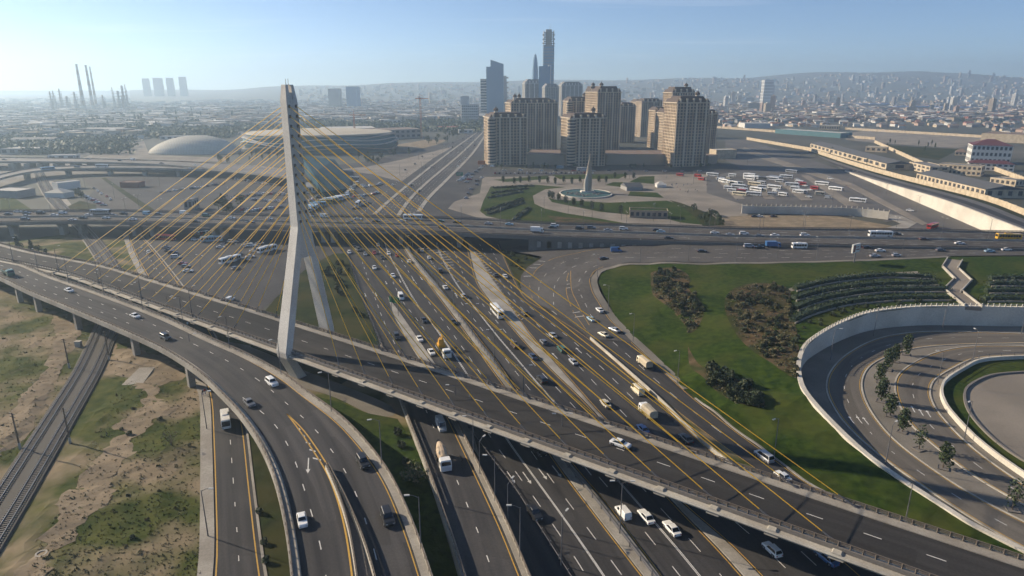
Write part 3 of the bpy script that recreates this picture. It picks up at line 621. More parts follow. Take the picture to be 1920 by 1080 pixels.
# pylon
py = lk('pylon', bpy.data.meshes.new('pylon'), cb)
def pm(name, mat, ringlist, parent=py):
    mb = MB(); mb.rings(ringlist); return mb.build(name, mat, parent)
py.location = (0, 0, 0)
def rect(s, n, z, a, b): return [SN(s - a/2, n - b/2, z), SN(s + a/2, n - b/2, z), SN(s + a/2, n + b/2, z), SN(s - a/2, n + b/2, z)]
bpy.data.objects.remove(py); 
mbm = MB()
mbm.rings([rect(SP, NP, 44.0, 3.3, 4.2), rect(SP, NP, 78.6, 2.7, 3.5)])
for dn in (-1.12, 1.12): mbm.rings([rect(SP, NP + dn, 78.55, 2.7, 1.26), rect(SP, NP + dn * .78, 82.6, 1.7, .8)])
mbm.rings([rect(SP, NP, 78.5, 2.1, 1.2), rect(SP, NP, 80.6, 1.8, 1.2)])
py = mbm.build('pylon', 'pylon_concrete', cb)
for sg, nm in ((-1, 'leg'), (1, 'leg')):
    mb = MB(); q = NP + sg * 1.18
    sk = SA + (2.9 if sg < 0 else -2.4); mb.rings([rect(sk + .4, NP + sg * 6.2, -.2, 4.0, 3.0), rect(sk, NP + sg * 9.6, 7.2, 4.5, 2.4), rect(sk, NP + sg * 9.8, 9.0, 4.4, 2.3), rect(SP, NP + sg * 1.05, 44.05, 3.32, 2.1)])
    mb.build(nm, 'pylon_concrete', py)
mb = MB(); mb.rings([rect(SP, NP, 35.0, 2.4, 3.9), rect(SP, NP, 44.0, 2.7, 1.8)]); mb.build('web', 'pylon_concrete', py)
mb = MB()                                            # anchor pockets on both faces of the mast
for k in range(13):
    z = 77.0 - 2.62 * k; a = 2.7 + (78.6 - z) * .0174
    for dn in (-1.1, 1.1):
        for sg in (-1, 1):
            c = SN(SP + sg * a / 2, NP + dn, z); u = U * sg
            w = NRM * .3; h = Vector((0, 0, .42)); o = u * .04
            mb.rings([[c + o - w - h, c + o + w - h, c + o + w + h, c + o - w + h], [c + u*.35 - w*.7 - h*.2, c + u*.35 + w*.7 - h*.2, c + u*.35 + w*.7 + h, c + u*.35 - w*.7 + h]])
o = mb.build('anchor_pocket', 'concrete_dark', py); o['kind'] = 'stuff'
mb = MB(); tp = SN(SP, NP, 82.5)
for d in (-.6, .5): mb.tube(tp + NRM*d*.7, tp + NRM*d*.7 + Vector((0,0,1.6)), .07, .05)
mb.build('lightning_rod', 'steel_dark', py)
for k, dist in enumerate(anch):
    z = 77.0 - 2.62 * (12 - k)
    for sg in (-1, 1):
        for pts, dn, inset in ((CBR, -1.1, -.35), (CBL, 1.1, .35)):
            s = SA + sg * dist; e = seg_pts(pts, s).copy(); e = e + U * (s - e.dot(U)) if abs(s - e.dot(U)) < 3 else e
            bo = lk('anchor_block', blkm, cb); bo.location = (e + NRM * (-.95 if dn < 0 else .95) + Vector((0, 0, -.2))) - cb.location; bo.rotation_euler = (0, 0, math.atan2(U.y, U.x))
            top = SN(SP + sg * 1.5, NP + dn, z); low = e + NRM * (-inset) + Vector((0, 0, .4)); d = (top - low).normalized()
            c0 = low + d * 3.2
            mb = MB(); mb.tube(c0, top, .098, n=6); mb.build('cable', 'cable_yellow', cb)
            mb = MB(); mb.tube(low - d * .8, low + d * 1.6, .26, .2, 6, 0); mb.tube(low + d * 1.5, c0, .14, n=6, mi=0); mb.build('cable_anchor', 'galvanised', cb)
for s in (-270, -222):
    e = seg_pts(CBR, s); l = seg_pts(CBL, s)
    pier(cb, e.lerp(l, .2), math.atan2(U.y, U.x), 2.2, 2.6, 7.2); pier(cb, e.lerp(l, .8), math.atan2(U.y, U.x), 2.2, 2.6, 7.2)
mb = MB(); e = CB.at(.5); i = min(range(CB.n), key=lambda k: abs(e[k].dot(U) - 22)); a, b = CB.L[i], CB.R[i]
mb.sweep([a + Vector((0,0,.04)), b + Vector((0,0,.04))], [(-.4,0),(.4,0),(.4,.02),(-.4,.02)]); mb.build('expansion_joint', 'steel_dark', cb)
# ================================================================== RAILWAY
RP = resample(pw([(70,318),(90,360),(125,400),(165,440),(205,500),(218,560),(198,620),(168,690),(124,765),(66,860),(4,960),(-70,1075)]), 160, 3)
mb = MB(); mb.sweep(RP, [(-4.9,-.6),(4.9,-.6),(4.1,.35),(-4.1,.35)]); bal = struct('railway_bed', mb, 'ballast', 'dark ballast bed of the two track railway', 'railway')
for off, lab in ((-2.35, 'railway track nearer the dirt path'), (2.35, 'railway track on the side of the waste ground')):
    ln = []
    for i, p in enumerate(RP):
        a, b = RP[max(0, i-1)], RP[min(len(RP)-1, i+1)]; t = (b - a).normalized(); ln.append(p + Vector((t.y, -t.x, 0)) * off + Vector((0, 0, .36)))
    rt = emp('railway_track', ln[100], lab, 'railway track')
    for g in (-.76, .76):
        mb = MB(); mb.sweep(ln, [(g-.05,.15),(g+.05,.15),(g+.05,.32),(g-.05,.32)]); mb.build('rail', 'steel', rt)
    mb = MB()
    for p, q in zip(dens(ln, .75), dens(ln, .75)[1:]):
        t = Vector((q.x - p.x, q.y - p.y, 0)).normalized(); l = Vector((t.y, -t.x, 0)) * 1.3; w = t * .14; u = Vector((0, 0, .16))
        mb.add([p - l - w, p + l - w, p + l + w, p - l + w, p - l - w + u, p + l - w + u, p + l + w + u, p - l + w + u], ((4,5,6,7),(0,1,5,4),(1,2,6,5),(2,3,7,6),(3,0,4,7)))
    o = mb.build('sleeper', 'concrete_dark', rt); o['kind'] = 'stuff'
# ================================================================== LOOP ROAD WITH RETAINING WALL
LW = [(1990,578),(1920,578),(1860,577),(1802,576),(1717,577),(1633,587),(1577,607),(1537,629),(1512,649),(1500,680),(1503,715),(1515,740),(1556,787),(1619,847),(1665,882),(1711,913),(1770,950),(1821,983),(1920,1033),(1990,1068)]
lw = resample([TG(*p) for p in LW], 110, 2)
root = emp('retaining_wall', (lw[50].x, lw[50].y, 0), 'tall pale curved retaining wall around the sunken loop road', 'wall')
lat = []
for i, p in enumerate(lw):
    a, b = lw[max(0, i-1)], lw[min(len(lw)-1, i+1)]; t = Vector((b.x-a.x, b.y-a.y, 0)).normalized(); lat.append(Vector((-t.y, t.x, 0)))  # towards the road
mb = MB(); mb.rings([[Vector((p.x, p.y, -.2)) - l*.9, Vector((p.x, p.y, -.2)) + l*.25, Vector((p.x, p.y, p.z + .25)) + l*.1, Vector((p.x, p.y, p.z + .25)) - l*.9] for p, l in zip(lw, lat)])
mb.build('wall', 'white_stone', root)
mb = MB(); mb.rings([[p - l*1.0 + Vector((0,0,.25)), p + l*.25 + Vector((0,0,.25)), p + l*.25 + Vector((0,0,.5)), p - l*1.0 + Vector((0,0,.5))] for p, l in zip(lw, lat)]); mb.build('coping', 'white_stone', root)
mb = MB()
for p in dens(lw[:62], 2.2): mb.box(p.x-.14, p.x+.14, p.y-.14, p.y+.14, p.z+.5, p.z+1.55)
mb.sweep([p + Vector((0,0,1.25)) for p in lw[:62]], [(-.05,-.05),(.05,-.05),(.05,.05),(-.05,.05)])
o = mb.build('balustrade', 'white_stone', root); o['kind'] = 'stuff'
LO_o = [(1990,629),(1920,626),(1802,622),(1717,623),(1647,635),(1591,663),(1560,694),(1551,719),(1555,745),(1585,793),(1641,846),(1714,899),(1821,970),(1920,1027),(1990,1062)]
LO_i = [(1990,642),(1920,643),(1788,646),(1712,653),(1661,668),(1627,688),(1614,716),(1619,745),(1638,781),(1682,831),(1774,898),(1852,945),(1920,979),(1990,1015)]
LI_o = [(1990,650),(1920,649),(1830,649),(1760,660),(1712,682),(1684,705),(1680,727),(1684,748),(1707,793),(1748,831),(1821,888),(1884,926),(1920,945),(1990,985)]
LI_i = [(1990,665),(1920,666),(1830,671),(1788,688),(1751,711),(1742,733),(1746,752),(1758,773),(1799,819),(1852,863),(1920,910),(1990,955)]
CI = [(1990,697),(1920,699),(1858,705),(1816,725),(1808,747),(1819,778),(1852,816),(1890,847),(1920,866),(1990,905)]
LO = Road(LO_o[::-1], LO_i[::-1], 80, .03, 3); LI = Road(LI_o[::-1], LI_i[::-1], 80, .03, 3)
allp = resample(pw(LW[:3] , 0), 4)
base = [Vector((p.x, p.y, 0)) for p in lw]
bm = cut_poly(base + [G(1990,900,0) + Vector((60,0,0)), G(1990,650,0) + Vector((60,0,0))], None, None); me = bpy.data.meshes.new('pavement'); bm.to_mesh(me); bm.free(); me.materials.append(MATS['pavement'])
o = lk('pavement', me); o.location.z = -.02; tag(o, 'pale paving of the loop road basin and its footways', 'pavement', None, 'structure')
for rd, lab in ((LO, 'outer two lane loop road inside the retaining wall'), (LI, 'inner two lane loop road around the round plaza')):
    mb = MB(); rd.surf(mb); o = struct('road', mb, 'asphalt_loop', lab, 'road')
    mb = MB(); dashes(o, rd.at(.5, .02), .16, (3, 6))
    for px, py in ((1596,787),(1611,787),(1623,789)) if rd is LO else ((1712,767),(1727,773),(1741,776)):
        p = G(px, py, .03); arrow(mb, p, rd.head(p), 4)
    mb.build('arrow_marking', 'paint_white', o)['kind'] = 'stuff'
    mb = MB(); stripe(mb, rd.at(.045), .2, .02); stripe(mb, rd.at(.96), .15, .02); mb.build('edge_marking', 'paint_yellow', o)
    mb = MB(); mb.sweep(rd.L, [(-.4,-.05),(0,-.05),(0,.14),(-.4,.14)]); mb.sweep(rd.R, [(0,-.05),(.4,-.05),(.4,.14),(0,.14)]); mb.build('kerb', 'concrete_pale', o)
mb = MB(); wi = [b + (b - a).normalized() * 2.6 for a, b in zip(LI.L, LI.R)]
mb.sweep(wi, [(-.1,-.1),(.7,-.1),(.6,1.2),(0,1.2)]); tag(mb.build('low_wall', 'white_stone'), 'low white wall along the inner loop road', 'wall')
fence_run('railing', dens([p + Vector((0,0,1.2)) for p in wi[-36:]]), 'slim metal railing on the low white wall', post=4, rails=(.9,), posts_r=.07)
ci = resample(pw(CI, 0), 60); lring = [b + (b - a).normalized() * 3.2 for a, b in zip(LI.L, LI.R)]
poly = lring + ci
bm = cut_poly(poly, None, None); me = bpy.data.meshes.new('lawn'); bm.to_mesh(me); bm.free(); me.materials.append(MATS['lawn']); o = lk('lawn', me); o.location.z = .05; tag(o, 'ring of lawn between the low wall and the round plaza', 'lawn', None, 'structure')
bm = cut_poly(ci + [Vector((ci[-1].x + 30, ci[-1].y + 15, 0)), Vector((ci[0].x + 20, ci[0].y - 5, 0))], None, None); me = bpy.data.meshes.new('plaza'); bm.to_mesh(me); bm.free(); me.materials.append(MATS['plaza_paving']); o = lk('plaza', me); o.location.z = .08; tag(o, 'round beige plaza inside the loop road', 'plaza', None, 'structure')
mb = MB(); mb.sweep(ci, [(-.3,0),(.3,0),(.3,.55),(-.3,.55)]); tag(mb.build('plaza_edge', 'concrete_dark'), 'dark low edging wall around the round plaza', 'wall')
# ------------------------------------------------------------------ zigzag stair and hedge terraces on the slope
zz = [(1790,488),(1781,503),(1805,526),(1786,546),(1822,575)]
st = emp('zigzag_stair', TG(1786, 546), 'zigzag ramp stair of pale stone on the lawn slope', 'stair')
for (x0, y0), (x1, y1) in zip(zz, zz[1:]):
    a, b = TG(x0, y0), TG(x1, y1); t = Vector((b.x-a.x, b.y-a.y, 0)).normalized()
    mb = MB(); mb.sweep([a + Vector((0,0,.1)), b + t*1.5 + Vector((0,0,.1))], [(-2.6,-1.0),(2.6,-1.0),(2.6,.25),(-2.6,.25)]); mb.build('flight', 'plaza_paving', st)
    for s in (-2.8, 2.8):
        mb = MB(); mb.sweep([a + Vector((0,0,.1)), b + t*1.5 + Vector((0,0,.1))], [(s-.2,-1),(s+.2,-1),(s+.2,1.0),(s-.2,1.0)]); mb.build('side_wall', 'concrete_pale', st)
# ================================================================== MONUMENT PARK
sheet('plaza', [(905,332),(1330,326),(1395,338),(1405,398),(1385,432),(1000,426),(905,411),(840,391),(852,378),(900,362)], 'plaza_paving', .035, 'beige paved park around the monument', 'plaza')
for pix, lab in (([(920,350),(1000,346),(1060,351),(1022,355),(999,367),(1002,382),(1022,391),(1062,400),(1125,410),(1175,419),(1220,427),(1125,428),(1025,424),(962,416),(912,405),(900,396),(906,377)], 'big tilted lawn west of the monument pool'),
    ([(1027,370),(1040,374),(1075,376),(1140,380),(1250,376),(1270,382),(1290,392),(1310,405),(1322,422),(1275,417),(1240,407),(1175,402),(1125,397),(1075,387),(1035,379)], 'long curved lawn below the monument pool'),
    ([(1035,328),(1180,326),(1160,335),(1050,336)], 'narrow lawn strip behind the monument'), ([(1180,341),(1200,331),(1227,330),(1227,345)], 'small square lawn beside the paved forecourt'),
    ([(1135,347),(1150,341),(1190,343),(1175,352)], 'small lawn behind the fountain pool'), ([(1177,367),(1182,359),(1232,361),(1245,371)], 'lawn below the blue canopy'), ([(925,337),(1030,329),(1025,336),(950,341)], 'thin lawn strip by the parked cars')):
    sheet('lawn', pix, 'lawn', .06, lab, 'lawn')
sheet('lawn', [(1255,375),(1275,380),(1330,400),(1360,422),(1318,424),(1305,408),(1285,392)], 'lawn_dark', .07, 'dark shrubby bank at the end of the park lawn', 'lawn')
sheet('dirt_patch', [(1330,408),(1400,404),(1560,404),(1680,425),(1690,436),(1330,434)], 'dirt', .045, 'bare sandy strip behind the highway', 'ground')
sheet('dirt_patch', [(1025,404),(1100,411),(1180,422),(1050,421)], 'earth_brown', .075, 'bare earth streak on the big lawn', 'ground')
for pix in ([(925,353),(1000,349)], [(915,372),(980,360)], [(910,396),(980,374)], [(915,402),(982,380)], [(962,414),(992,391)], [(920,363),(990,354)]):
    pts = resample(pw(pix, .06), 12); mb = MB(); mb.sweep(pts, [(-1.2,0),(1.2,0),(.8,1.0),(-.8,1.0)])
    for p in dens(pts, .8):
        for _ in range(4):
            q = p + Vector((rnd.uniform(-1.3,1.3), rnd.uniform(-1.3,1.3), rnd.uniform(.5,1.4))); a = rnd.uniform(0,6.28); e = Vector((math.cos(a), math.sin(a), rnd.uniform(-.5,.5))) * .5; f = Vector((-e.y, e.x, .5)) * .7
            mb.quad(q-e-f, q+e-f, q+e+f, q-e+f)
    tag(mb.build('hedge', 'leaf_c'), 'dark low hedge row across the tilted park lawn', 'hedge', 'hedge rows on the tilted lawn')
pc = G(1098, 364, 0); rt = emp('fountain_pool', pc, 'round turquoise fountain pool at the foot of the monument', 'pool')
def ring(c, rx, ry, z, n=48): return [Vector((c.x + rx*math.cos(2*math.pi*i/n), c.y + ry*math.sin(2*math.pi*i/n), z)) for i in range(n)]
mb = MB(); mb.rings([ring(pc,21,24,.06), ring(pc,21,24,1.0), ring(pc,20,23,1.0), ring(pc,20,23,.1)], cap=False); mb.build('rim', 'white_stone', rt)
mb = MB(); mb.rings([ring(pc,20,23,.3), ring(pc,20,23,.5)]); mb.build('water', 'water', rt)
mb = MB()
for i in range(40):
    a = rnd.uniform(0,6.28); r_ = rnd.uniform(6,15); q = pc + Vector((r_*math.cos(a), r_*math.sin(a), .5)); s = rnd.uniform(.4,1.1); mb.box(q.x-s, q.x+s, q.y-s, q.y+s, q.z, q.z+s*.8, 0, None, .5)
o = mb.build('rock', 'concrete_dark', rt); o['kind'] = 'stuff'
mc = G(1103, 361, 0); rt = emp('monument', (mc.x, mc.y, .5), 'tall pointed sail shaped stone monument rising from the pool', 'monument')
def sail(h, w, d, lean, flip, bulge):
    rs = []
    for k in range(15):
        q = k / 14; ww = w * (math.sin(math.pi * min(1, q*.62 + .30)) ** 1.2) * (1 - q**3) + .05; cx = flip * (lean * q * q - bulge * math.sin(math.pi * q)); dd = d * (1 - q) + .1
        rs.append([Vector((mc.x + cx + ww*math.cos(a)*.5, mc.y + dd*math.sin(a)*.5, .5 + h*q)) for a in [2*math.pi*i/12 for i in range(12)]])
    return rs
mb = MB(); mb.rings(sail(32, 5.6, 4.5, .6, 1, 0)); mb.build('main_sail', 'wall_tan', rt)
mb = MB(); rs = sail(19, 3.8, 5, 1.4, 1, .4); mb.rings([[p + Vector((-2.0, -1.6, 0)) for p in r_] for r_ in rs]); mb.build('front_sail', 'concrete_pale', rt)
mb = MB(); mb.box(mc.x-6.5, mc.x+5.5, mc.y-4.5, mc.y+4.5, .4, 1.6, 0, None, .85); mb.build('plinth', 'white_stone', rt)
# small park structures
def gable(mb, T, w, d, z0, rise, over=.4, mi=0):
    x0, x1, y0, y1 = -over, w+over, -over, d+over; ym = (y0+y1)/2
    v = [T @ Vector(p) for p in ((x0,y0,z0),(x1,y0,z0),(x1,ym,z0+rise),(x0,ym,z0+rise),(x1,y1,z0),(x0,y1,z0))]
    mb.add(v, ((0,1,2,3),(3,2,4,5),(0,3,5),(1,4,2),(0,5,4,1)), mi)
def hip(mb, T, w, d, z0, rise, over=.5, mi=0):
    x0, x1, y0, y1 = -over, w+over, -over, d+over; k = min(w, d) * .45
    v = [T @ Vector(p) for p in ((x0,y0,z0),(x1,y0,z0),(x1,y1,z0),(x0,y1,z0),(x0+k,(y0+y1)/2-.01,z0+rise),(x1-k,(y0+y1)/2-.01,z0+rise),(x1-k,(y0+y1)/2+.01,z0+rise),(x0+k,(y0+y1)/2+.01,z0+rise))]
    mb.add(v, ((0,1,5,4),(1,2,6,5),(2,3,7,6),(3,0,4,7),(4,5,6,7),(0,3,2,1)), mi)
def block(name, label, cat, a, b, depth, h, wall='wall_cream', roof='roof_grey', rtype='flat', st=0, bays=0, rise=2.0, group=None, wmat='window_dark', parapet=.6, sides=True, parts=True):
    """box building whose front edge runs from a to b; windows are sunk dark panes in real reveals"""
    d = b - a; w = math.hypot(d.x, d.y); ang = math.atan2(d.y, d.x); T = Matrix.Rotation(ang, 4, 'Z')
    root = emp(name, (a.x, a.y, a.z), label, cat, group)
    def bl(nm, mb, mats):
        me = mb.build('_' + nm, mats, None, local=True); o = lk(nm, me, root); return o
    mb = MB(); mb.box(0, w, 0, depth, -.5, h, 0, T); bl('wall', mb, wall)
    mb = MB()
    if rtype == 'gable': gable(mb, T, w, depth, h, rise)
    elif rtype == 'hip': hip(mb, T, w, depth, h, rise)
    else:
        mb.box(.3, w-.3, .3, depth-.3, h, h+.25, 0, T)
    bl('roof', mb, roof)
    if rtype == 'flat' and parapet:
        mb = MB()
        for x0, x1, y0, y1 in ((-.1,w+.1,-.1,.3),(-.1,w+.1,depth-.3,depth+.1),(-.1,.3,.3,depth-.3),(w-.3,w+.1,.3,depth-.3)): mb.box(x0, x1, y0, y1, h-.2, h+parapet, 0, T)
        bl('parapet', mb, wall)
    if st:
        mb = MB(); fh = h / st; bw = w / bays
        for s in range(st):
            for k in range(bays):
                x = (k+.5)*bw; mb.box(x-bw*.28, x+bw*.28, -.06, .1, s*fh+fh*.3, s*fh+fh*.82, 0, T)
            if sides:
                nb = max(1, int(depth / bw))
                for k in range(nb):
                    y = (k+.5)*depth/nb
                    for xx in (-.06, w-.1): mb.box(xx, xx+.16, y-bw*.25, y+bw*.25, s*fh+fh*.3, s*fh+fh*.82, 0, T)
        o = bl('window', mb, wmat); o['kind'] = 'stuff'
    return root
block('canopy', 'blue sloping canopy beside the park lawn', 'canopy', G(1175,358), G(1205,357), 14, 3.2, 'wall_grey', 'roof_dark', 'gable', rise=2.6)
block('kiosk', 'white tent kiosk on the forecourt by the bus station', 'kiosk', G(1232,352), G(1249,352), 9, 2.4, 'wall_white', 'roof_pale', 'hip', rise=2.4)
block('park_building', 'low building with dark openings set into the park bank', 'building', G(1180,408), G(1252,410), 10, 4.5, 'wall_tan', 'lawn', 'flat', 1, 7)
# ================================================================== BUS STATION AND RIGHT HAND ROADS
sheet('road', [(1325,330),(1400,318),(1545,318),(1585,335),(1700,405),(1660,418),(1640,398),(1560,388),(1395,384),(1325,362)], 'asphalt_mid', .05, 'bus station yard with diagonal bays', 'road')
sheet('road', [(1360,262),(1400,262),(1500,292),(1585,322),(1660,354),(1760,396),(1845,433),(1700,436),(1690,405),(1590,340),(1400,322),(1360,300)], 'asphalt_mid', .045, 'wide road running down beside the white retaining wall', 'road')
for pix, lab in (([(1396,276),(1440,292),(1600,345),(1700,398),(1740,420),(1730,422),(1690,402),(1590,350),(1430,298),(1390,280)], 'pale divider along the road by the bus station'),
                 ([(1340,332),(1352,332),(1398,374),(1380,374)], 'first boarding island of the bus station, nearest the monument'), ([(1392,330),(1404,330),(1455,374),(1436,374)], 'second boarding island of the bus station'),
                 ([(1446,330),(1459,330),(1525,376),(1503,376)], 'third boarding island of the bus station'), ([(1503,329),(1516,329),(1612,386),(1586,386)], 'last boarding island of the bus station, beside the wide road')):
    island('traffic_island', pix, 'plaza_paving', .05, .15, lab, 'island')
island('traffic_island', [(1640,398),(1690,405),(1720,418),(1700,430),(1660,428),(1690,420)], 'concrete', .05, .15, 'curved island where the bus road turns', 'island')
# long white retaining wall with raised terrace behind
wa = resample(pw([(1585,322),(1640,345),(1700,371),(1770,401),(1850,436),(1960,484)]), 40); top = []
for i, p in enumerate(wa): top.append(Vector((p.x, p.y, .6 + 8.2 * smooth(0, 30, i))))
root = emp('retaining_wall', (wa[20].x, wa[20].y, 0), 'long white retaining wall of the sunken road behind the highway', 'wall')
mb = MB(); mb.rings([[a, a + Vector((1.0,0,0)), t + Vector((1.0,0,0)), t] for a, t in zip(wa, top)]); mb.build('wall', 'white_stone', root)
mb = MB(); mb.rings([[t + Vector((-.2,0,0)), t + Vector((1.2,0,0)), t + Vector((1.2,0,.7)), t + Vector((-.2,0,.7))] for t in top]); mb.build('coping', 'white_stone', root)
fl = resample(pw([(1518,283),(1602,311),(1689,336),(1841,374),(1940,412),(2100,470)]), 40); mb = MB()
for i in range(39):
    for k in range(4):
        mb.quad(top[i].lerp(fl[i], k/4), top[i+1].lerp(fl[i+1], k/4), top[i+1].lerp(fl[i+1], (k+1)/4), top[i].lerp(fl[i], (k+1)/4), 2 if k == 3 else (1 if k == 1 else 0))
struct('terrace', mb, ['asphalt_pale', 'asphalt', 'lawn_dark'], 'raised terrace road behind the long white wall', 'ground')
root = emp('boundary_wall', fl[20], 'cream boundary wall of separate panels along the depot', 'wall')
lens = dens(fl[:36], 9.0); k = 0
for a, b in zip(lens, lens[1:]):
    t = (b - a).normalized(); l = Vector((t.y, -t.x, 0)) * .2; c = a + t * .25; e = b - t * .25; up = Vector((0, 0, 4.2))
    mb = MB(); mb.rings([[c - l, e - l, e + l, c + l], [c - l + up, e - l + up, e + l + up, c + l + up]]); mb.build('wall_panel', 'wall_cream', root)
    mb = MB(); mb.box(a.x-.35, a.x+.35, a.y-.35, a.y+.35, a.z-.2, a.z+4.6); mb.build('post', 'wall_cream', root)
pts = resample(pw([(1390,400),(1500,402),(1600,405),(1665,412)]), 30); mb = MB(); mb.sweep(pts, [(-.4,0),(.4,0),(.4,5.2),(-.4,5.2)])
root = emp('retaining_wall', pts[15], 'low pale wall in front of the bus station', 'wall'); mb.build('wall', 'white_stone', root)
mb = MB()
for p in dens(pts, 3): mb.box(p.x-.2, p.x+.2, p.y-.2, p.y+.2, p.z+5.2, p.z+6.4)
o = mb.build('baluster', 'white_stone', root); o['kind'] = 'stuff'
# depot and warehouses
block('warehouse', 'long cream warehouse with grey roof just behind the boundary wall', 'warehouse', G(1519,277), G(1661,318), 26, 6.0, 'wall_cream', 'roof_dark', 'gable', 1, 16, 3.0)
block('warehouse', 'larger cream warehouse with grey roof at the frame edge', 'warehouse', G(1717,338), G(1845,371), 30, 6.5, 'wall_cream', 'roof_dark', 'gable', 1, 16, 3.2)
block('office_building', 'two storey cream office with square windows between the warehouses', 'building', G(1758,325), G(1838,331), 16, 9, 'wall_cream', 'roof_grey', 'flat', 2, 9)
block('office_building', 'low cream office beside the long warehouse', 'building', G(1703,317), G(1742,327), 18, 7, 'wall_cream', 'roof_grey', 'flat', 2, 5)
block('shed', 'small cream shed with pale roof behind the long warehouse', 'shed', G(1622,284), G(1662,286), 14, 6, 'wall_cream', 'roof_pale', 'flat', 1, 4)
block('mansion', 'white three storey mansion with dark mansard roof on the right', 'building', G(1818,306), G(1893,309), 34, 20, 'wall_white', 'roof_maroon', 'hip', 3, 9, 6)
block('annex', 'white annex with maroon roof in front of the mansion', 'building', G(1815,318), G(1900,322), 16, 7, 'wall_white', 'roof_maroon', 'hip', 2, 8, 3)
block('shed', 'small brown roofed house near the mansion', 'house', G(1790,291), G(1812,292), 12, 4, 'wall_cream', 'roof_brown', 'hip', 1, 3, 4)
block('hall', 'wide beige hall with flat roof at the right edge', 'hall', G(1838,265), G(1945,270), 60, 12, 'wall_cream', 'roof_brown', 'flat', 0, 0)
block('glass_pavilion', 'long low teal glass pavilion with pale flat roof', 'pavilion', G(1453,250), G(1575,259), 30, 7.5, 'curtain_teal', 'roof_pale', 'flat', 0, 0)
block('store_building', 'white box store building behind the glass pavilion', 'building', G(1396,240), G(1444,240), 40, 9, 'wall_white', 'roof_pale', 'flat', 0, 0)
block('store_building', 'cream long store behind the empty yard', 'building', G(1536,243), G(1572,244), 20, 8, 'wall_cream', 'roof_pale', 'flat', 1, 8)
block('shed', 'narrow cream shed at the end of the depot wall', 'shed', G(1855,344), G(1903,350), 14, 5, 'wall_cream', 'roof_grey', 'flat', 1, 5)
sheet('yard', [(1585,250),(1620,245),(1830,254),(1850,262),(1800,278),(1640,268),(1585,262)], 'plaza_paving', .02, 'large empty pale yard behind the depot', 'ground')
sheet('lawn', [(1640,271),(1800,280),(1760,300),(1690,290)], 'lawn_dark', .02, 'rough grass behind the depot offices', 'lawn')
for (p0, p1, lab) in (((1340,240),(1640,262),'cream wall along the far side of the depot road'), ((1400,262),(1520,283),'cream wall with gate beside the wide road'), ((1640,268),(1742,316),'cream wall between the depot yards'), ((1585,243),(1840,258),'pale wall at the back of the empty yard'), ((1842,312),(1930,345),'cream wall beside the mansion drive')):
    pts = resample(pw([p0, ((p0[0]+p1[0])/2, (p0[1]+p1[1])/2), p1]), 20, 0); mb = MB(); mb.sweep(pts, [(-.25,0),(.25,0),(.25,4.2),(-.25,4.2)])
    for p in dens(pts, 12): mb.box(p.x-.5, p.x+.5, p.y-.5, p.y+.5, 0, 4.8)
    tag(mb.build('boundary_wall', 'wall_cream'), lab, 'wall')
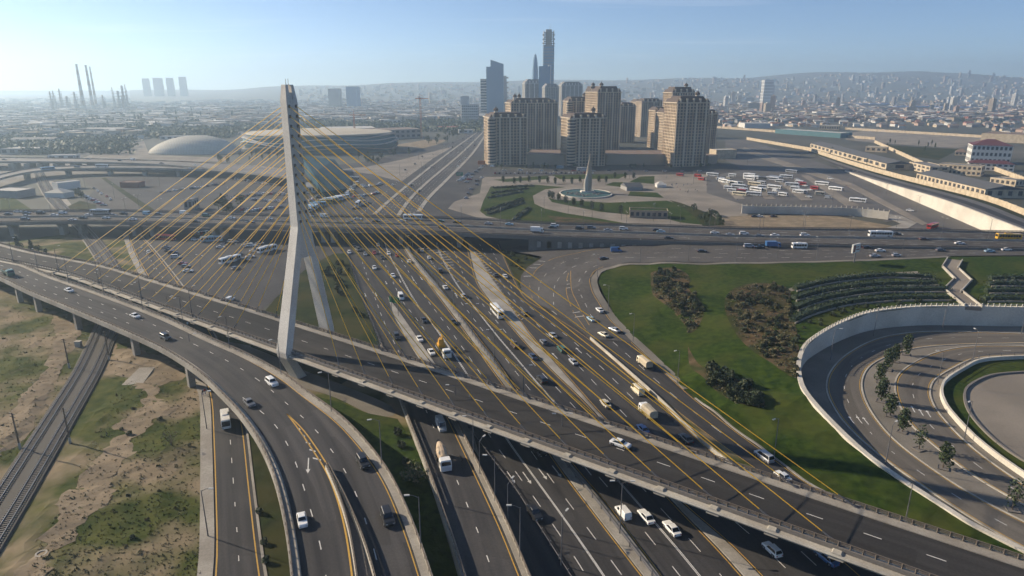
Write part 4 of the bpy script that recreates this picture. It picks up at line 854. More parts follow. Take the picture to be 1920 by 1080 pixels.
# ================================================================== APARTMENT TOWERS
def tower(px0, px1, ybase, ytop, label, depth=30, rot=13, storeys=None, bays=None, wall='facade', pale='facade_pale', roof='mansard', domes=(), group='brown apartment towers', bow=None, cat='apartment tower', steps=True):
    a = G(px0, ybase); sc_ = 1250 / (a.y*_cp + HC*_sp); w = (px1 - px0) / sc_ / math.cos(R(rot)) * .97; h = (ybase - ytop) / (sc_ * .99)
    T = Matrix.Rotation(R(rot), 4, 'Z'); root = emp('apartment_tower', a, label, cat, group)
    def bl(nm, mb, mats, stuff=False, par=None):
        o = lk(nm, mb.build('_' + nm, mats, None, local=True), par or root)
        if stuff: o['kind'] = 'stuff'
        return o
    st = storeys or max(6, int(h / 3.4)); bays = bays or max(5, int(w / 3.6)); hb = h * .905; fh = hb / st
    g = .55; mb = MB(); mb.box(g, w-g, g, depth-g, -1, hb-.2, 0, T); bl('window_glass', mb, 'window_dark')
    mb = MB()                                         # floor bands
    for s in range(st + 1):
        z = s * fh; hh = fh*.30 if s else fh*.5; zz = .55 if s in (2, st-1, st) else .3
        mb.box(-zz*.4, w+zz*.4, -zz*.4, g+.1, z-hh*.5 if s else 0, z+hh*.5, 0, T); mb.box(-zz*.4, w+zz*.4, depth-g-.1, depth+zz*.4, z-hh*.5 if s else 0, z+hh*.5, 0, T)
        mb.box(-zz*.4, g+.1, g+.1, depth-g-.1, z-hh*.5 if s else 0, z+hh*.5, 0, T); mb.box(w-g-.1, w+zz*.4, g+.1, depth-g-.1, z-hh*.5 if s else 0, z+hh*.5, 0, T)
    bl('floor_band', mb, wall, True)
    mb = MB(); bw = w / bays; nd = max(4, int(depth / 3.6)); dw = depth / nd
    for k in range(bays + 1):
        wide = bw * (.62 if k in (0, bays) else (.50 if k % 3 == 0 else .34)); x = k * bw; x0 = max(.02, x - wide/2); x1 = min(w-.02, x + wide/2)
        mb.box(x0, x1, -.04 if k % 3 else -.3, g+.2, .02, hb-.05, 1 if k % 3 == 0 else 0, T); mb.box(x0, x1, depth-g-.2, depth+.04, .02, hb-.05, 0, T)
    for k in range(nd + 1):
        y = k * dw; wide = dw * .5; y0 = max(.05, y - wide/2); y1 = min(depth-.05, y + wide/2)
        for xx0, xx1 in ((-.05, g+.2), (w-g-.2, w+.05)): mb.box(xx0, xx1, y0, y1, .03, hb-.06, 0, T)
    bl('pilaster', mb, [wall, pale], True)
    if bow is not None:                               # rounded balcony bay at a front corner
        cx = 2.2 if bow == 0 else w - 2.2; r_ = 4.2; mb = MB(); mg = MB()
        for s in range(1, st + 1):
            z = s * fh
            c = [T @ Vector((cx + (r_+.4)*math.cos(t), 2.0 + (r_+.4)*math.sin(t), 0)) for t in [2*math.pi*i/14 for i in range(14)]]
            mb.rings([[p + Vector((0,0,z-fh*.42)) for p in c], [p + Vector((0,0,z-fh*.05)) for p in c]])
        c = [T @ Vector((cx + r_*math.cos(t), 2.0 + r_*math.sin(t), 0)) for t in [2*math.pi*i/14 for i in range(14)]]
        mg.rings([c, [p + Vector((0,0,hb)) for p in c]])
        bl('bay', mg, 'window_dark'); bl('balcony', mb, pale, True)
    mb = MB(); mb.box(-.9, w+.9, -.9, depth+.9, hb, hb+.8, 0, T); bl('cornice', mb, pale)
    mb = MB(); mb.box(.2, w-.2, .2, depth-.2, hb+.8, hb+.8+h*.05, 0, T, .9); 
    if steps: mb.box(w*.12, w*.88, depth*.12, depth*.88, hb+.8+h*.05, h*1.0, 0, T, .9)
    rf = bl('roof', mb, roof)
    mb = MB()
    nd2 = max(3, bays // 2)
    for k in range(nd2):
        x = (k+.5) * w / nd2; mb.box(x-.9, x+.9, -.2, 1.6, hb+.8, hb+.8+h*.045, 0, T); gable(mb, T @ Matrix.Translation((x-.9, -.2, 0)), 1.8, 1.8, hb+.8+h*.045, .6, .15)
    o = bl('dormer', mb, pale, True, rf)
    for q, v in domes:
        c = T @ Vector((w*q, depth*v, 0)); mb = MB(); zb = h*.97
        mb.rings([[c + Vector((2.1*math.cos(t), 2.1*math.sin(t), zb)) for t in [math.pi/4*i for i in range(8)]], [c + Vector((2.1*math.cos(t), 2.1*math.sin(t), zb+3.6)) for t in [math.pi/4*i for i in range(8)]]]); tu = bl('turret', mb, pale)
        mb = MB(); mb.rings([[c + Vector((r_*math.cos(t), r_*math.sin(t), zb+3.6+z)) for t in [math.pi/4*i for i in range(8)]] for r_, z in ((2.7,0),(2.8,.9),(2.2,2.1),(1.1,3.2),(.25,3.9),(.1,5.6))]); bl('dome', mb, roof, par=tu)
    return root
TW = [(1052,1093,226,157,'pale grey stepped tower rising behind the brown towers',26,dict(wall='facade_grey',pale='wall_white',roof='roof_grey')),
 (984,1021,232,153,'grey residential tower behind the row, next to the glass skyscrapers',26,dict(wall='facade_grey',pale='wall_white',roof='roof_grey')),
 (1021,1048,236,161,'narrow grey tower squeezed between the rear towers',24,dict(wall='facade_grey',pale='facade_grey',roof='roof_grey')),
 (1190,1212,250,189,'slim brown tower with lit edge at the rear centre',26,dict()), (1200,1241,257,188,'broad brown tower with lit edge at the rear centre',24,dict()),
 (1254,1300,280,169,'tall rear tower with small turret behind the highest tower',28,dict(domes=((.7,.3),))),
 (1161,1191,268,196,'plain mid height tower with dark roof behind the spire',28,dict()),
 (1064,1105,276,186,'mid height tower with cream corner balconies, rear centre',26,dict(domes=((.85,.4),), bow=0)),
 (1104,1119,280,168,'slender lit tower with turret, rear centre',22,dict(domes=((.5,.3),), bays=4)), (1117,1163,284,168,'tall stepped tower behind the monument',28,dict(domes=((.3,.5),))),
 (958,1048,284,189,'wide stepped tower with layered mansard roofs at the avenue side',34,dict(domes=((.12,.3),(.24,.5)), bow=None)),
 (1225,1246,278,204,'narrow lit tower in front of the rear pair',22,dict(bays=5)), (1240,1263,290,208,'narrow lit tower beside the highest tower',22,dict(bays=5)),
 (919,990,311,216,'front corner tower with rounded cream balconies beside the avenue',34,dict(domes=((.22,.3),), bow=0)),
 (1067,1138,313,217,'front middle tower with rounded cream balconies behind the monument',32,dict(domes=((.85,.8),), bow=0)),
 (1318,1342,290,210,'shorter brown tower tucked against the highest tower',24,dict(bays=6)),
 (1262,1328,313,187,'highest brown tower at the end of the row, with dome',30,dict(domes=((.72,.3),)))]
for x0, x1, yb, yt, lab, dp, kw in TW: tower(x0, x1, yb, yt, lab, dp, **kw)
block('podium', 'long low podium wall in front of the apartment towers', 'building', G(988,309), G(1068,310), 60, 11, 'wall_tan', 'roof_brown', 'flat', 0, 0)
block('podium', 'low podium between the middle and highest towers', 'building', G(1137,309), G(1264,309), 50, 11, 'wall_tan', 'roof_brown', 'flat', 0, 0)
block('gatehouse', 'cream block beside the stair at the end of the tower row', 'building', G(1342,298), G(1380,297), 16, 10, 'wall_cream', 'roof_pale', 'flat', 0, 0)
block('podium', 'low dark podium beside the highest tower', 'building', G(1328,309), G(1345,306), 40, 9, 'wall_tan', 'roof_brown', 'flat', 0, 0)
# ================================================================== STADIUM, DOME AND LEFT SIDE
def sup(c, rx, ry, z, n=72, f=None): return [Vector((c.x + rx*math.cos(t) + (f(t)[0] if f else 0), c.y + ry*math.sin(t), z + (f(t)[1] if f else 0))) for t in [2*math.pi*i/n for i in range(n)]]
scn = G(575, 289, 0) + Vector((0, 70, 0)); rt = emp('arena', scn, 'oval sports arena with white wavy bands and beige roof', 'arena')
mb = MB(); mb.rings([sup(scn,96,72,0), sup(scn,104,78,10), sup(scn,100,75,20), sup(scn,92,69,23)]); mb.build('glass_wall', 'curtain_teal', rt)
mb = MB(); mb.rings([sup(scn,99,74,22.0), sup(scn,97,73,23.6), sup(scn,60,45,26), sup(scn,10,8,27)]); mb.build('roof', 'shell_roof', rt)
for k, (z, ph) in enumerate(((6, 0), (11, 1.3), (16, 2.2), (20.5, 3.3))):
    mb = MB(); f = lambda t, z=z, ph=ph: (0, 1.8*math.sin(5*t+ph) + 1.2*math.sin(3*t+ph*2)); e = 106.5 - abs(z-10)*.35
    mb.rings([sup(scn,e,e*.755,z-.4,72,f), sup(scn,e,e*.755,z+.45,72,f), sup(scn,e-4,e*.755-4,z+.6,72,f), sup(scn,e-4,e*.755-4,z-.6,72,f), sup(scn,e,e*.755,z-.4,72,f)], cap=False); mb.build('wave_band', 'wall_white' if k in (1, 2) else 'wall_grey', rt)
dc = G(345, 290, 0) + Vector((0, 30, 0)); rt = emp('dome_hall', dc, 'pale lens shaped hall with faceted shell roof', 'hall')
mb = MB(); nu, nv = 34, 12; grid = []
for j in range(nv + 1):
    v = j / nv; row = []
    for i in range(nu + 1):
        u = -1 + 2 * i / nu; env = max(0, 1 - abs(u)**2.2); ang = math.pi * v
        row.append(Vector((dc.x + 60*u + 1, dc.y - 34*env**.6*math.cos(ang), (21.5*env**.8)*math.sin(ang)*(1+.1*u))))
    grid.append(row)
for j in range(nv):
    for i in range(nu):
        c = (grid[j][i] + grid[j][i+1] + grid[j+1][i+1] + grid[j+1][i]) / 4
        vs = [c + (p - c) * .95 for p in (grid[j][i], grid[j][i+1], grid[j+1][i+1], grid[j+1][i])]; n = (vs[1]-vs[0]).cross(vs[3]-vs[0])
        n = n.normalized() if n.length > 1e-6 else Vector((0,0,1)); n = -n if n.z < 0 or (n - Vector((0,0,0))).dot(c - dc) < 0 else n
        mb.add([vs[0], vs[1], vs[2], vs[3], c + n*.5], ((0,1,4),(1,2,4),(2,3,4),(3,0,4)))
o = mb.build('shell_panel', 'shell_pale', rt); o['kind'] = 'stuff'
mb = MB()
for j in range(nv):
    for i in range(nu): mb.quad(*[p - Vector((0,0,.25)) for p in (grid[j][i], grid[j][i+1], grid[j+1][i+1], grid[j+1][i])])
mb.build('shell', 'shell_roof', rt)
sheet('yard', [(150,298),(220,270),(270,265),(280,290),(420,296),(430,303),(260,303)], 'plaza_paving', .01, 'pale forecourt around the lens shaped hall', 'plaza')
sheet('plaza', [(632,318),(690,312),(750,300),(800,287),(852,274),(812,297),(752,341),(700,327)], 'plaza_paving', .045, 'pinkish triangular forecourt beside the far avenue', 'plaza')
a, b = G(566,312), G(655,350); rt = emp('teal_roof_hall', a, 'large sloping teal roof beside the crowded bus stop', 'hall')
q = [G(566,316,0), G(628,317,0), G(658,342,0), G(655,358,0), G(605,372,0), G(590,352,0)]; zs = (14, 10, 3, 2.5, 4.5, 12)
mb = MB(); tp = [Vector((p.x, p.y, z)) for p, z in zip(q, zs)]; mb.add([*tp, *[Vector((p.x, p.y, z-.8)) for p, z in zip(q, zs)]], [(0,5,4,3,2,1), (6,7,8,9,10,11)] + [(i, (i+1) % 6, 6+(i+1) % 6, 6+i) for i in range(6)]); mb.build('roof', 'teal_roof', rt)
mb = MB(); cc = sum(q, Vector()) / 6; w_ = [cc.lerp(p, .93) for p in q]
mb.rings([[Vector((p.x, p.y, -.1)) for p in w_], [Vector((p.x, p.y, z-.6)) for p, z in zip(w_, zs)]]); mb.build('wall', 'teal_roof', rt)
block('kiosk', 'small white kiosk row beneath the teal roof', 'kiosk', G(566,363), G(592,362), 14, 5, 'wall_white', 'roof_pale', 'hip', 1, 4, 3)
block('hall', 'wide white roofed hall behind the arena', 'hall', G(605,252), G(705,250), 75, 9, 'wall_grey', 'roof_pale', 'flat', 0, 0)
block('construction_slab', 'unfinished concrete slab building beside the orange crane', 'building', G(700,262), G(790,258), 60, 14, 'wall_grey', 'roof_brown', 'flat', 2, 9)
block('shed', 'dark red long shed standing on the empty car park', 'shed', G(226,352), G(261,352), 10, 4, 'roof_red', 'roof_rust', 'flat', 0, 0)
block('hut', 'square dark hut by the highway viaduct', 'hut', G(346,394), G(362,394), 10, 7, 'wall_grey', 'roof_grey', 'flat', 1, 2)
block('shed', 'low grey flat roofed depot beside the rail cutting', 'building', G(32,372), G(68,366), 26, 5, 'wall_grey', 'roof_pale', 'flat', 0, 0)
block('kiosk', 'filling station canopy on two legs by the side road', 'canopy', G(110,357), G(152,352), 9, 5.5, 'wall_white', 'roof_pale', 'flat', 0, 0)
block('kiosk', 'pale green arched kiosk beside the parked cars', 'kiosk', G(121,372), G(140,368), 16, 4, 'wall_white', 'shell_pale', 'hip', 0, 0, 3)
sheet('lawn', [(125,388),(150,376),(180,384),(182,400),(140,402)], 'lawn_dark', .03, 'small planted lawn between parked cars and viaduct', 'lawn')
sheet('lawn', [(190,334),(197,333),(300,400),(285,403)], 'lawn_dark', .04, 'thin grass verge along the empty car park', 'lawn')
for pix, lab in (([(0,365),(28,372),(70,400),(98,404),(0,404)], 'green verge by the grey depot'), ([(90,340),(100,340),(145,398),(135,400)], 'pale concrete edge of the rail cutting')):
    sheet('lawn' if 'green' in lab else 'pavement', pix, 'lawn' if 'green' in lab else 'concrete', .02, lab, 'lawn' if 'green' in lab else 'pavement')
sheet('ground', [(0,310),(60,300),(240,305),(330,318),(200,332),(150,330),(60,345),(0,350)], 'asphalt_pale', .005, 'pale hard ground beneath the far viaducts', 'ground')
# fields, sheds and lanes of the hazy plain on the left
for pix, mat, lab in (([(95,252),(150,243),(140,262),(90,268)], 'lawn', 'bright field patch on the hazy plain'), ([(0,262),(60,255),(85,270),(40,290),(0,294)], 'asphalt_mid', 'grey yard at the edge of the hazy plain'), ([(60,285),(180,255),(260,240),(420,228),(425,231),(265,246),(190,262),(110,292)], 'lawn_dark', 'long dark rail verge on the hazy plain'), ([(110,293),(195,264),(270,249),(430,233),(434,236),(280,254),(210,270),(150,297)], 'asphalt_mid', 'rail lines curving across the hazy plain'),
    ([(420,250),(520,243),(530,255),(440,262)], 'asphalt_mid', 'grey yard behind the lens shaped hall'), ([(720,275),(800,262),(840,262),(800,280),(730,288)], 'dirt', 'sandy strip beside the construction site'), ([(560,228),(700,222),(760,228),(700,238),(570,240)], 'waste', 'rough ground behind the arena')):
    sheet('yard', pix, mat, .004, lab, 'ground')
for k, (px, py_, w, dp, h, wl_, rf_, lab) in enumerate(((2,290,46,22,7,'wall_grey','roof_pale','pale roofed shed at the picture edge behind the far viaduct'),(20,272,60,26,8,'wall_white','roof_grey','grey roofed depot on the hazy plain'),(60,250,40,18,7,'wall_white','roof_pale','small white shed on the hazy plain'),(160,252,64,26,9,'wall_grey','roof_pale','wide pale warehouse among the plain trees'),(300,262,70,14,5,'wall_white','roof_pale','long low white shed behind the lens shaped hall'),(455,262,90,20,7,'wall_white','roof_grey','long grey shed beside the arena'),(485,238,90,22,8,'wall_grey','roof_pale','pale shed behind the arena roof'),(640,228,60,20,8,'wall_cream','roof_rust','rust roofed shed behind the white roofed hall'),(720,232,50,18,8,'wall_white','roof_grey','grey shed left of the orange crane'),(820,246,40,16,7,'wall_cream','roof_red','red roofed shed beside the far avenue'),(860,250,26,14,6,'wall_white','roof_pale','small white shed by the avenue trees'),(420,232,70,20,8,'wall_white','roof_dark','dark roofed shed on the plain'),(350,240,50,18,7,'wall_grey','roof_rust','rusty shed on the plain'),(240,236,60,20,8,'wall_white','roof_grey','grey shed beside the tree belt'),(90,300,30,12,5,'wall_white','roof_pale','white hut under the far viaduct'))):
    p = G(px, py_); block('shed', lab, 'shed', p, p + Vector((w, w*.12, 0)), dp, h, wl_, rf_, 'gable' if k % 2 else 'flat', 1, max(3, w // 9), 2.2)
# ================================================================== SKYSCRAPERS AND FAR CITY
def slab_tower(name, label, px0, px1, ytop, D, depth, mat, mat2=None, slant=0.0, taper=1.0, fins=0, group=None):
    a = AT(px0, 163, D); b = AT(px1, 163, D); z = AT((px0+px1)/2, ytop, D).z; w = b.x - a.x; root = emp(name, (a.x, D, 0), label, 'skyscraper', group)
    mb = MB(); cx = a.x + w/2
    v = [Vector((a.x, D, 0)), Vector((b.x, D, 0)), Vector((b.x, D+depth, 0)), Vector((a.x, D+depth, 0))]; t = [Vector((cx + (p.x-cx)*taper, p.y, z - slant*((p.x-a.x)/w))) for p in v]
    mb.add(v + t, ((4,5,6,7),(0,1,5,4),(1,2,6,5),(2,3,7,6),(3,0,4,7))); mb.build('facade', mat, root)
    if fins:
        mb = MB()
        for k in range(fins):
            zz = z * (k + .5) / fins; mb.box(a.x-.5, b.x+.5, D-.5, D+depth+.5, zz, zz + z/fins*.25)
        o = mb.build('floor_band', mat2 or mat, root); o['kind'] = 'stuff'
    return root
slab_tower('glass_skyscraper', 'blue glass office tower with slanted top near the avenue', 920, 944, 112, 1750, 45, 'curtain_blue', 'curtain_blue', 10)
slab_tower('glass_skyscraper', 'lower glass wing attached to the slanted tower', 912, 921, 125, 1752, 40, 'curtain_blue', 'facade_grey', 0)
slab_tower('glass_skyscraper', 'tapering grey tower just behind the slanted tower', 941, 953, 142, 2100, 40, 'wall_grey', None, 0, .4, 8)
slab_tower('office_tower', 'banded white office slab before the slanted tower', 901, 913, 148, 1900, 30, 'window_dark', 'wall_white', 0, 1, 14)
slab_tower('glass_skyscraper', 'dark blue glass tower with white frame before the unfinished skyscraper', 1010, 1031, 124, 1600, 36, 'curtain_blue', 'wall_white', 0, 1, 0)
slab_tower('office_tower', 'white frame wing beside the dark blue glass tower', 1028, 1033, 122, 1606, 30, 'wall_white', None)
rt = slab_tower('unfinished_skyscraper', 'tallest skyscraper with bare steel floors at its top', 1018, 1038, 84, 1700, 30, 'curtain_blue', 'wall_grey', 0, 1, 26)
a = AT(1016.5, 163, 1700); b = AT(1039.5, 163, 1700); mb = MB(); z0 = AT(1028, 85, 1700).z; z1 = AT(1028, 57, 1700).z
for k in range(7):
    z = z0 + (z1-z0)*k/7; i = 0 if k % 2 else 2.5; mb.box(a.x+i, b.x-i, 1700, 1730, z, z+1.2)
mb.box(a.x+8, b.x-8, 1706, 1724, z0-2, z1+3)
for x in (a.x+3, a.x+12, b.x-12, b.x-3): mb.box(x-.6, x+.6, 1702, 1728, z0-1, z1)
mb.tube((a.x+16, 1712, z1), (a.x+19, 1712, z1+16), .5, .3); mb.build('bare_floor', 'facade_grey', rt)
c = AT(1003, 163, 1950); zt = AT(1003, 101, 1950).z; rt = emp('bullet_tower', (c.x, c.y, 0), 'slim bullet shaped glass tower left of the tallest skyscraper', 'skyscraper'); mb = MB()
mb.rings([[Vector((c.x + r_*math.cos(t), c.y + r_*math.sin(t), zt*q)) for t in [math.pi/6*i for i in range(12)]] for r_, q in ((7.5,0),(8.6,.3),(9,.55),(8.2,.75),(6,.9),(3,.985),(.5,1.0))]); mb.build('facade', 'curtain_blue', rt, smooth=True)
block('office_tower', 'white modernist office block with tall service core by the avenue', 'building', AT(866,222,1500) * 1, AT(896,222,1500) * 1, 50, 28, 'wall_white', 'roof_grey', 'flat', 5, 8)
for o in bpy.data.objects[-6:]: pass
slab_tower('office_tower', 'white service core beside the modernist office block', 863, 878, 180, 1520, 22, 'wall_white', 'wall_grey', 0, 1, 0)
slab_tower('office_tower', 'blue glass box block on the hazy plain', 648, 668, 162, 2600, 60, 'curtain_blue')
slab_tower('office_tower', 'grey slab on the hazy plain beside the blue box', 614, 635, 166, 2700, 40, 'wall_grey')
slab_tower('office_tower', 'blue capped round topped tower in the low district', 1433, 1450, 150, 3300, 40, 'facade_grey', 'wall_white', 0, 1, 8)
for x0, x1, yt in ((267,281,146),(287,306,145),(312,326,145),(336,350,143)):
    slab_tower('tower_block', 'pale hazy slab of a distant group of four towers', x0, x1, yt + 1, 4800, 14, 'wall_grey', None, 0, .9, 0, 'four distant tower slabs')
for rd_, lab in ((FA1, 'pale divider on the feeder side of the far avenue'), (FA2, 'pale central divider of the far avenue')):
    mb = MB(); mb.sweep(rd_.L, [(-1.4,-.1),(1.4,-.1),(1.4,.25),(-1.4,.25)]); struct('median_kerb', mb, 'concrete', lab, 'kerb')
mb = MB(); mb.sweep(FA2.R, [(-1.6,-.1),(1.6,-.1),(1.6,.25),(-1.6,.25)]); struct('median_kerb', mb, 'concrete', 'pale divider between the far avenue and the parked rows', 'kerb')
# orange tower crane
def crane(px, yb, yt, D, label, jib=30):
    p = AT(px, yb, D); p.z = 0; zt = AT(px, yt, D).z; rt = emp('tower_crane', p, label, 'crane'); mb = MB()
    for dx, dy in ((-1,-1),(1,-1),(1,1),(-1,1)): mb.tube(p + Vector((dx,dy,0)), p + Vector((dx,dy,zt)), .25, n=4)
    k = 0; z = 0
    while z < zt - 3:
        s = 1 if k % 2 else -1; mb.tube(p + Vector((-s,-1,z)), p + Vector((s,-1,z+3)), .18, n=4); mb.tube(p + Vector((-1,-s,z)), p + Vector((-1,s,z+3)), .18, n=4); z += 3; k += 1
    mb.build('mast', 'orange_steel', rt); mb = MB(); mb.box(p.x-8, p.x+jib, p.y-.6, p.y+.6, zt-2, zt-.8); mb.tube(p + Vector((0,0,zt+5)), p + Vector((jib*.7,0,zt-1)), .15, n=4); mb.tube(p + Vector((0,0,zt-1)), p + Vector((0,0,zt+5)), .4, n=4); mb.build('jib', 'orange_steel', rt)
crane(790, 247, 183, 1150, 'orange lattice tower crane beside the unfinished slab', 14)
crane(665, 245, 214, 1150, 'pale tower crane behind the arena with a red top', 20)
# chimneys and refinery
for i, (px, yt, D, r_) in enumerate(((157, 121, 2500, 7), (174, 123, 2560, 6.5), (181, 126, 2750, 5))):
    p = AT(px, 200, D); p.z = 0; zt = AT(px, yt, D).z; lab = ('tallest striped chimney of the refinery, standing alone', 'middle striped chimney of the refinery', 'thinnest striped chimney of the refinery')[i]
    rt = emp('chimney', p, lab, 'chimney'); mb = MB(); nn = 9
    for k in range(nn):
        ra, rb_ = r_*(1-.5*k/nn), r_*(1-.5*(k+1)/nn); mb.rings([[p + Vector((q*math.cos(t), q*math.sin(t), zt*z)) for t in [math.pi/5*j for j in range(10)]] for q, z in ((ra, k/nn), (rb_, (k+1)/nn))], k % 2)
    mb.build('shaft', ['wall_grey', 'roof_rust'], rt); mb = MB(); mb.rings([[p + Vector((q*math.cos(t), q*math.sin(t), z)) for t in [math.pi/5*j for j in range(10)]] for q, z in ((r_*.52, zt-1), (r_*.62, zt), (r_*.62, zt+1.5), (r_*.4, zt+1.5))]); mb.build('rim', 'roof_dark', rt)
for px, yt, w, D in ((98,171,5,2500),(104,170,4,2480),(116,166,5,2550),(143,172,7,2500),(128,180,8,2450),(215,163,3,2500),(225,170,8,2520),(234,160,8,2540),(240,158,3,2540),(195,178,6,2480),(155,176,6,2500)):
    p = AT(px, 200, D); p.z = 0; zt = AT(px, yt, D).z; rt = emp('refinery_column', p, 'dark refinery process column with platforms and pipes', 'refinery', 'refinery columns'); mb = MB(); r_ = w * .8
    mb.rings([[p + Vector((q*math.cos(t), q*math.sin(t), z)) for t in [math.pi/5*j for j in range(10)]] for q, z in ((r_,0),(r_,zt*.55),(r_*.6,zt*.62),(r_*.6,zt*.97),(r_*.3,zt))]); mb.build('column', 'wall_grey', rt)
    mb = MB()
    for k in range(6): z = zt*(.15+.14*k); mb.box(p.x-r_*1.4, p.x+r_*1.4, p.y-r_*1.4, p.y+r_*1.4, z, z+.8)
    mb.tube(p + Vector((r_*1.6,0,0)), p + Vector((r_*1.6,0,zt*.8)), .8); o = mb.build('platform', 'roof_dark', rt); o['kind'] = 'stuff'
for px, yb in ((265,198),(352,196),(372,194),(388,193),(405,193),(70,190)):
    p = AT(px, yb, 2400); p.z = 0; rt = emp('storage_tank', p, 'white round storage tank of the refinery', 'tank', 'refinery tanks'); mb = MB()
    mb.rings([[p + Vector((q*math.cos(t), q*math.sin(t), z)) for t in [math.pi/8*j for j in range(16)]] for q, z in ((14,0),(14,13),(13.5,13.5),(1,15.5))]); mb.build('shell', 'wall_white', rt)
# hills
RID = [(-400,168),(420,168),(520,163),(620,160),(740,155),(860,153),(1000,153),(1200,150),(1380,144),(1600,138),(1700,138),(1790,141),(1920,144),(2300,150)]
def ridge(px):
    for (x0, y0), (x1, y1) in zip(RID, RID[1:]):
        if x0 <= px <= x1: t = smooth(x0, x1, px); return y0 + (y1 - y0) * t
    return 166
def hillz(x, y):
    if y < 3200: return 0.0
    px = 960 + x / y * 1306; z = HC + (163 - ridge(px)) * 7000 / 1306
    return max(0.0, z) * smooth(3200, 7000, y) * (1 + .06*math.sin(x*.0021+y*.001) + .05*math.sin(x*.005))
mb = MB(); n, m_ = 90, 26; V = []
for j in range(m_):
    y = 3200 + 4600 * j / (m_-1)
    for i in range(n):
        x = (-.55 + 1.5 * i / (n-1)) * y; V.append((x, y, hillz(x, min(y, 7000)) - (0 if y < 7000 else (y-7000)*.15) - .3))
mb.add(V, [(j*n+i, j*n+i+1, (j+1)*n+i+1, (j+1)*n+i) for j in range(m_-1) for i in range(n-1)])
struct('hills', mb, 'hill', 'hazy low hills behind the city', 'hills', True)
# districts of houses
rc = random.Random(5)
roofs = ['roof_grey','roof_grey','roof_red','roof_brown','roof_pale','roof_rust','roof_dark','roof_pale']; walls = ['wall_cream','wall_white','wall_grey','wall_tan','wall_pink']
nm = {'roof_grey':'grey','roof_red':'red','roof_brown':'brown','roof_pale':'pale','roof_rust':'rusty','roof_dark':'dark'}
pm_ = {}
for r_ in set(roofs):
    for w_ in walls:
        for sh in range(2):
            mb = MB(); T = Matrix.Identity(4); mb.box(0, 12, 0, 9 + 4*sh, -.3, 3.6, 0); me = mb.build('_house_wall', w_, None, local=True)
            mr = MB(); hip(mr, T, 12, 9 + 4*sh, 3.6, 2.4) if sh else gable(mr, T, 12, 9, 3.6, 2.2); pm_[r_, w_, sh] = (me, mr.build('_house_roof', r_, None, local=True))
cnt = 0; used = []
while cnt < 250:
    px = rc.uniform(1345, 1960); py_ = 205 + 45 * rc.random()**.8
    if py_ > 238 and 1380 < px < 1640: continue
    if py_ > 240 and px < 1860: continue
    p = G(px, py_)
    if any(abs(p.x-q.x) < 15 and abs(p.y-q.y) < 17 for q in used): continue
    used.append(p); r_ = rc.choice(roofs); w_ = rc.choice(walls); sh = rc.randint(0, 1); wme, rme = pm_[r_, w_, sh]
    o = emp('house', p, '%s roofed low house in the dense district beyond the depot' % nm[r_], 'house', 'low houses beyond the depot', rc.uniform(-.5, .5)); s = rc.uniform(.8, 1.5); o.scale = (s, s, rc.uniform(.9, 1.6))
    lk('wall', wme, o); lk('roof', rme, o); cnt += 1
def mass(name, label, n, zone, size, hr, mats, seed, hill=False, weights=None):
    rq = random.Random(seed); mb = MB(); k = 0
    while k < n:
        px, py_ = zone(rq); p = G(px, py_)
        if p.y > 5000 or p.y < 0: continue
        if hill: p.z = hillz(p.x, p.y)
        w = rq.uniform(*size) * (1 + p.y/6000); d = rq.uniform(*size); h = rq.uniform(*hr); T = Matrix.Translation(p) @ Matrix.Rotation(rq.uniform(-.6, .6), 4, 'Z'); mi = rq.randrange(len(mats)); top = rq.randrange(len(mats))
        mb.box(-w/2, w/2, 0, d, -2, h, mi, T); mb.box(-w/2-.5, w/2+.5, -.5, d+.5, h+.01, h+.8, top, T); k += 1
    o = mb.build(name, mats); return tag(o, label, 'city', None, 'stuff')
cm = ['wall_cream','wall_white','wall_grey','wall_tan','roof_grey','roof_red','roof_brown','roof_pale','wall_pink','roof_dark']
mass('distant_houses', 'dense mass of far low houses reaching to the horizon', 4600, lambda q: (q.uniform(1000, 2000), 168 + 60*q.random()**1.5), (9, 24), (4, 11), cm, 3)
mass('distant_houses', 'hazy low buildings between the arena and the skyline', 2100, lambda q: (q.uniform(380, 905), 168 + 62*q.random()**1.5), (10, 32), (4, 14), ['wall_grey','roof_grey','wall_white','roof_pale','wall_tan','roof_brown','roof_dark'], 4)
mass('distant_houses', 'faint low buildings and sheds around the refinery', 800, lambda q: (q.uniform(-80, 440), 172 + 70*q.random()), (12, 40), (4, 11), ['wall_grey','roof_grey','wall_white','roof_pale','roof_dark'], 6)
def plain(q):
    while True:
        px, py_ = q.uniform(-80, 900), 194 + 74*q.random()
        if (px > 560 and py_ > 232) or (250 < px < 720 and py_ > 240) or (px > 780 and py_ > 225): continue
        if px < 250 and py_ > 262: continue
        return px, py_
mass('plain_buildings', 'mixed low blocks and sheds crowding the hazy plain', 620, plain, (8, 22), (4, 12), ['wall_white','wall_grey','roof_grey','wall_cream','roof_pale','roof_rust','roof_dark','wall_tan'], 15)
rq = random.Random(77); mb = MB()
for k in range(1400):
    D = rq.uniform(2700, 6000); px = rq.uniform(560, 2000) if rq.random() < .9 else rq.uniform(1300, 2000); p = AT(px, 163, D); p.z = hillz(p.x, p.y); w = rq.uniform(10, 34); h = rq.uniform(4, 15); T = Matrix.Translation(p) @ Matrix.Rotation(rq.uniform(-.6, .6), 4, 'Z')
    mb.box(-w/2, w/2, 0, rq.uniform(10, 18), -8, h, rq.randrange(5), T)
tag(mb.build('hillside_houses', ['wall_cream','wall_white','wall_grey','wall_tan','wall_pink']), 'countless pale houses climbing the far hazy slopes', 'city', None, 'stuff')
q_ = random.Random(8); tb = {}
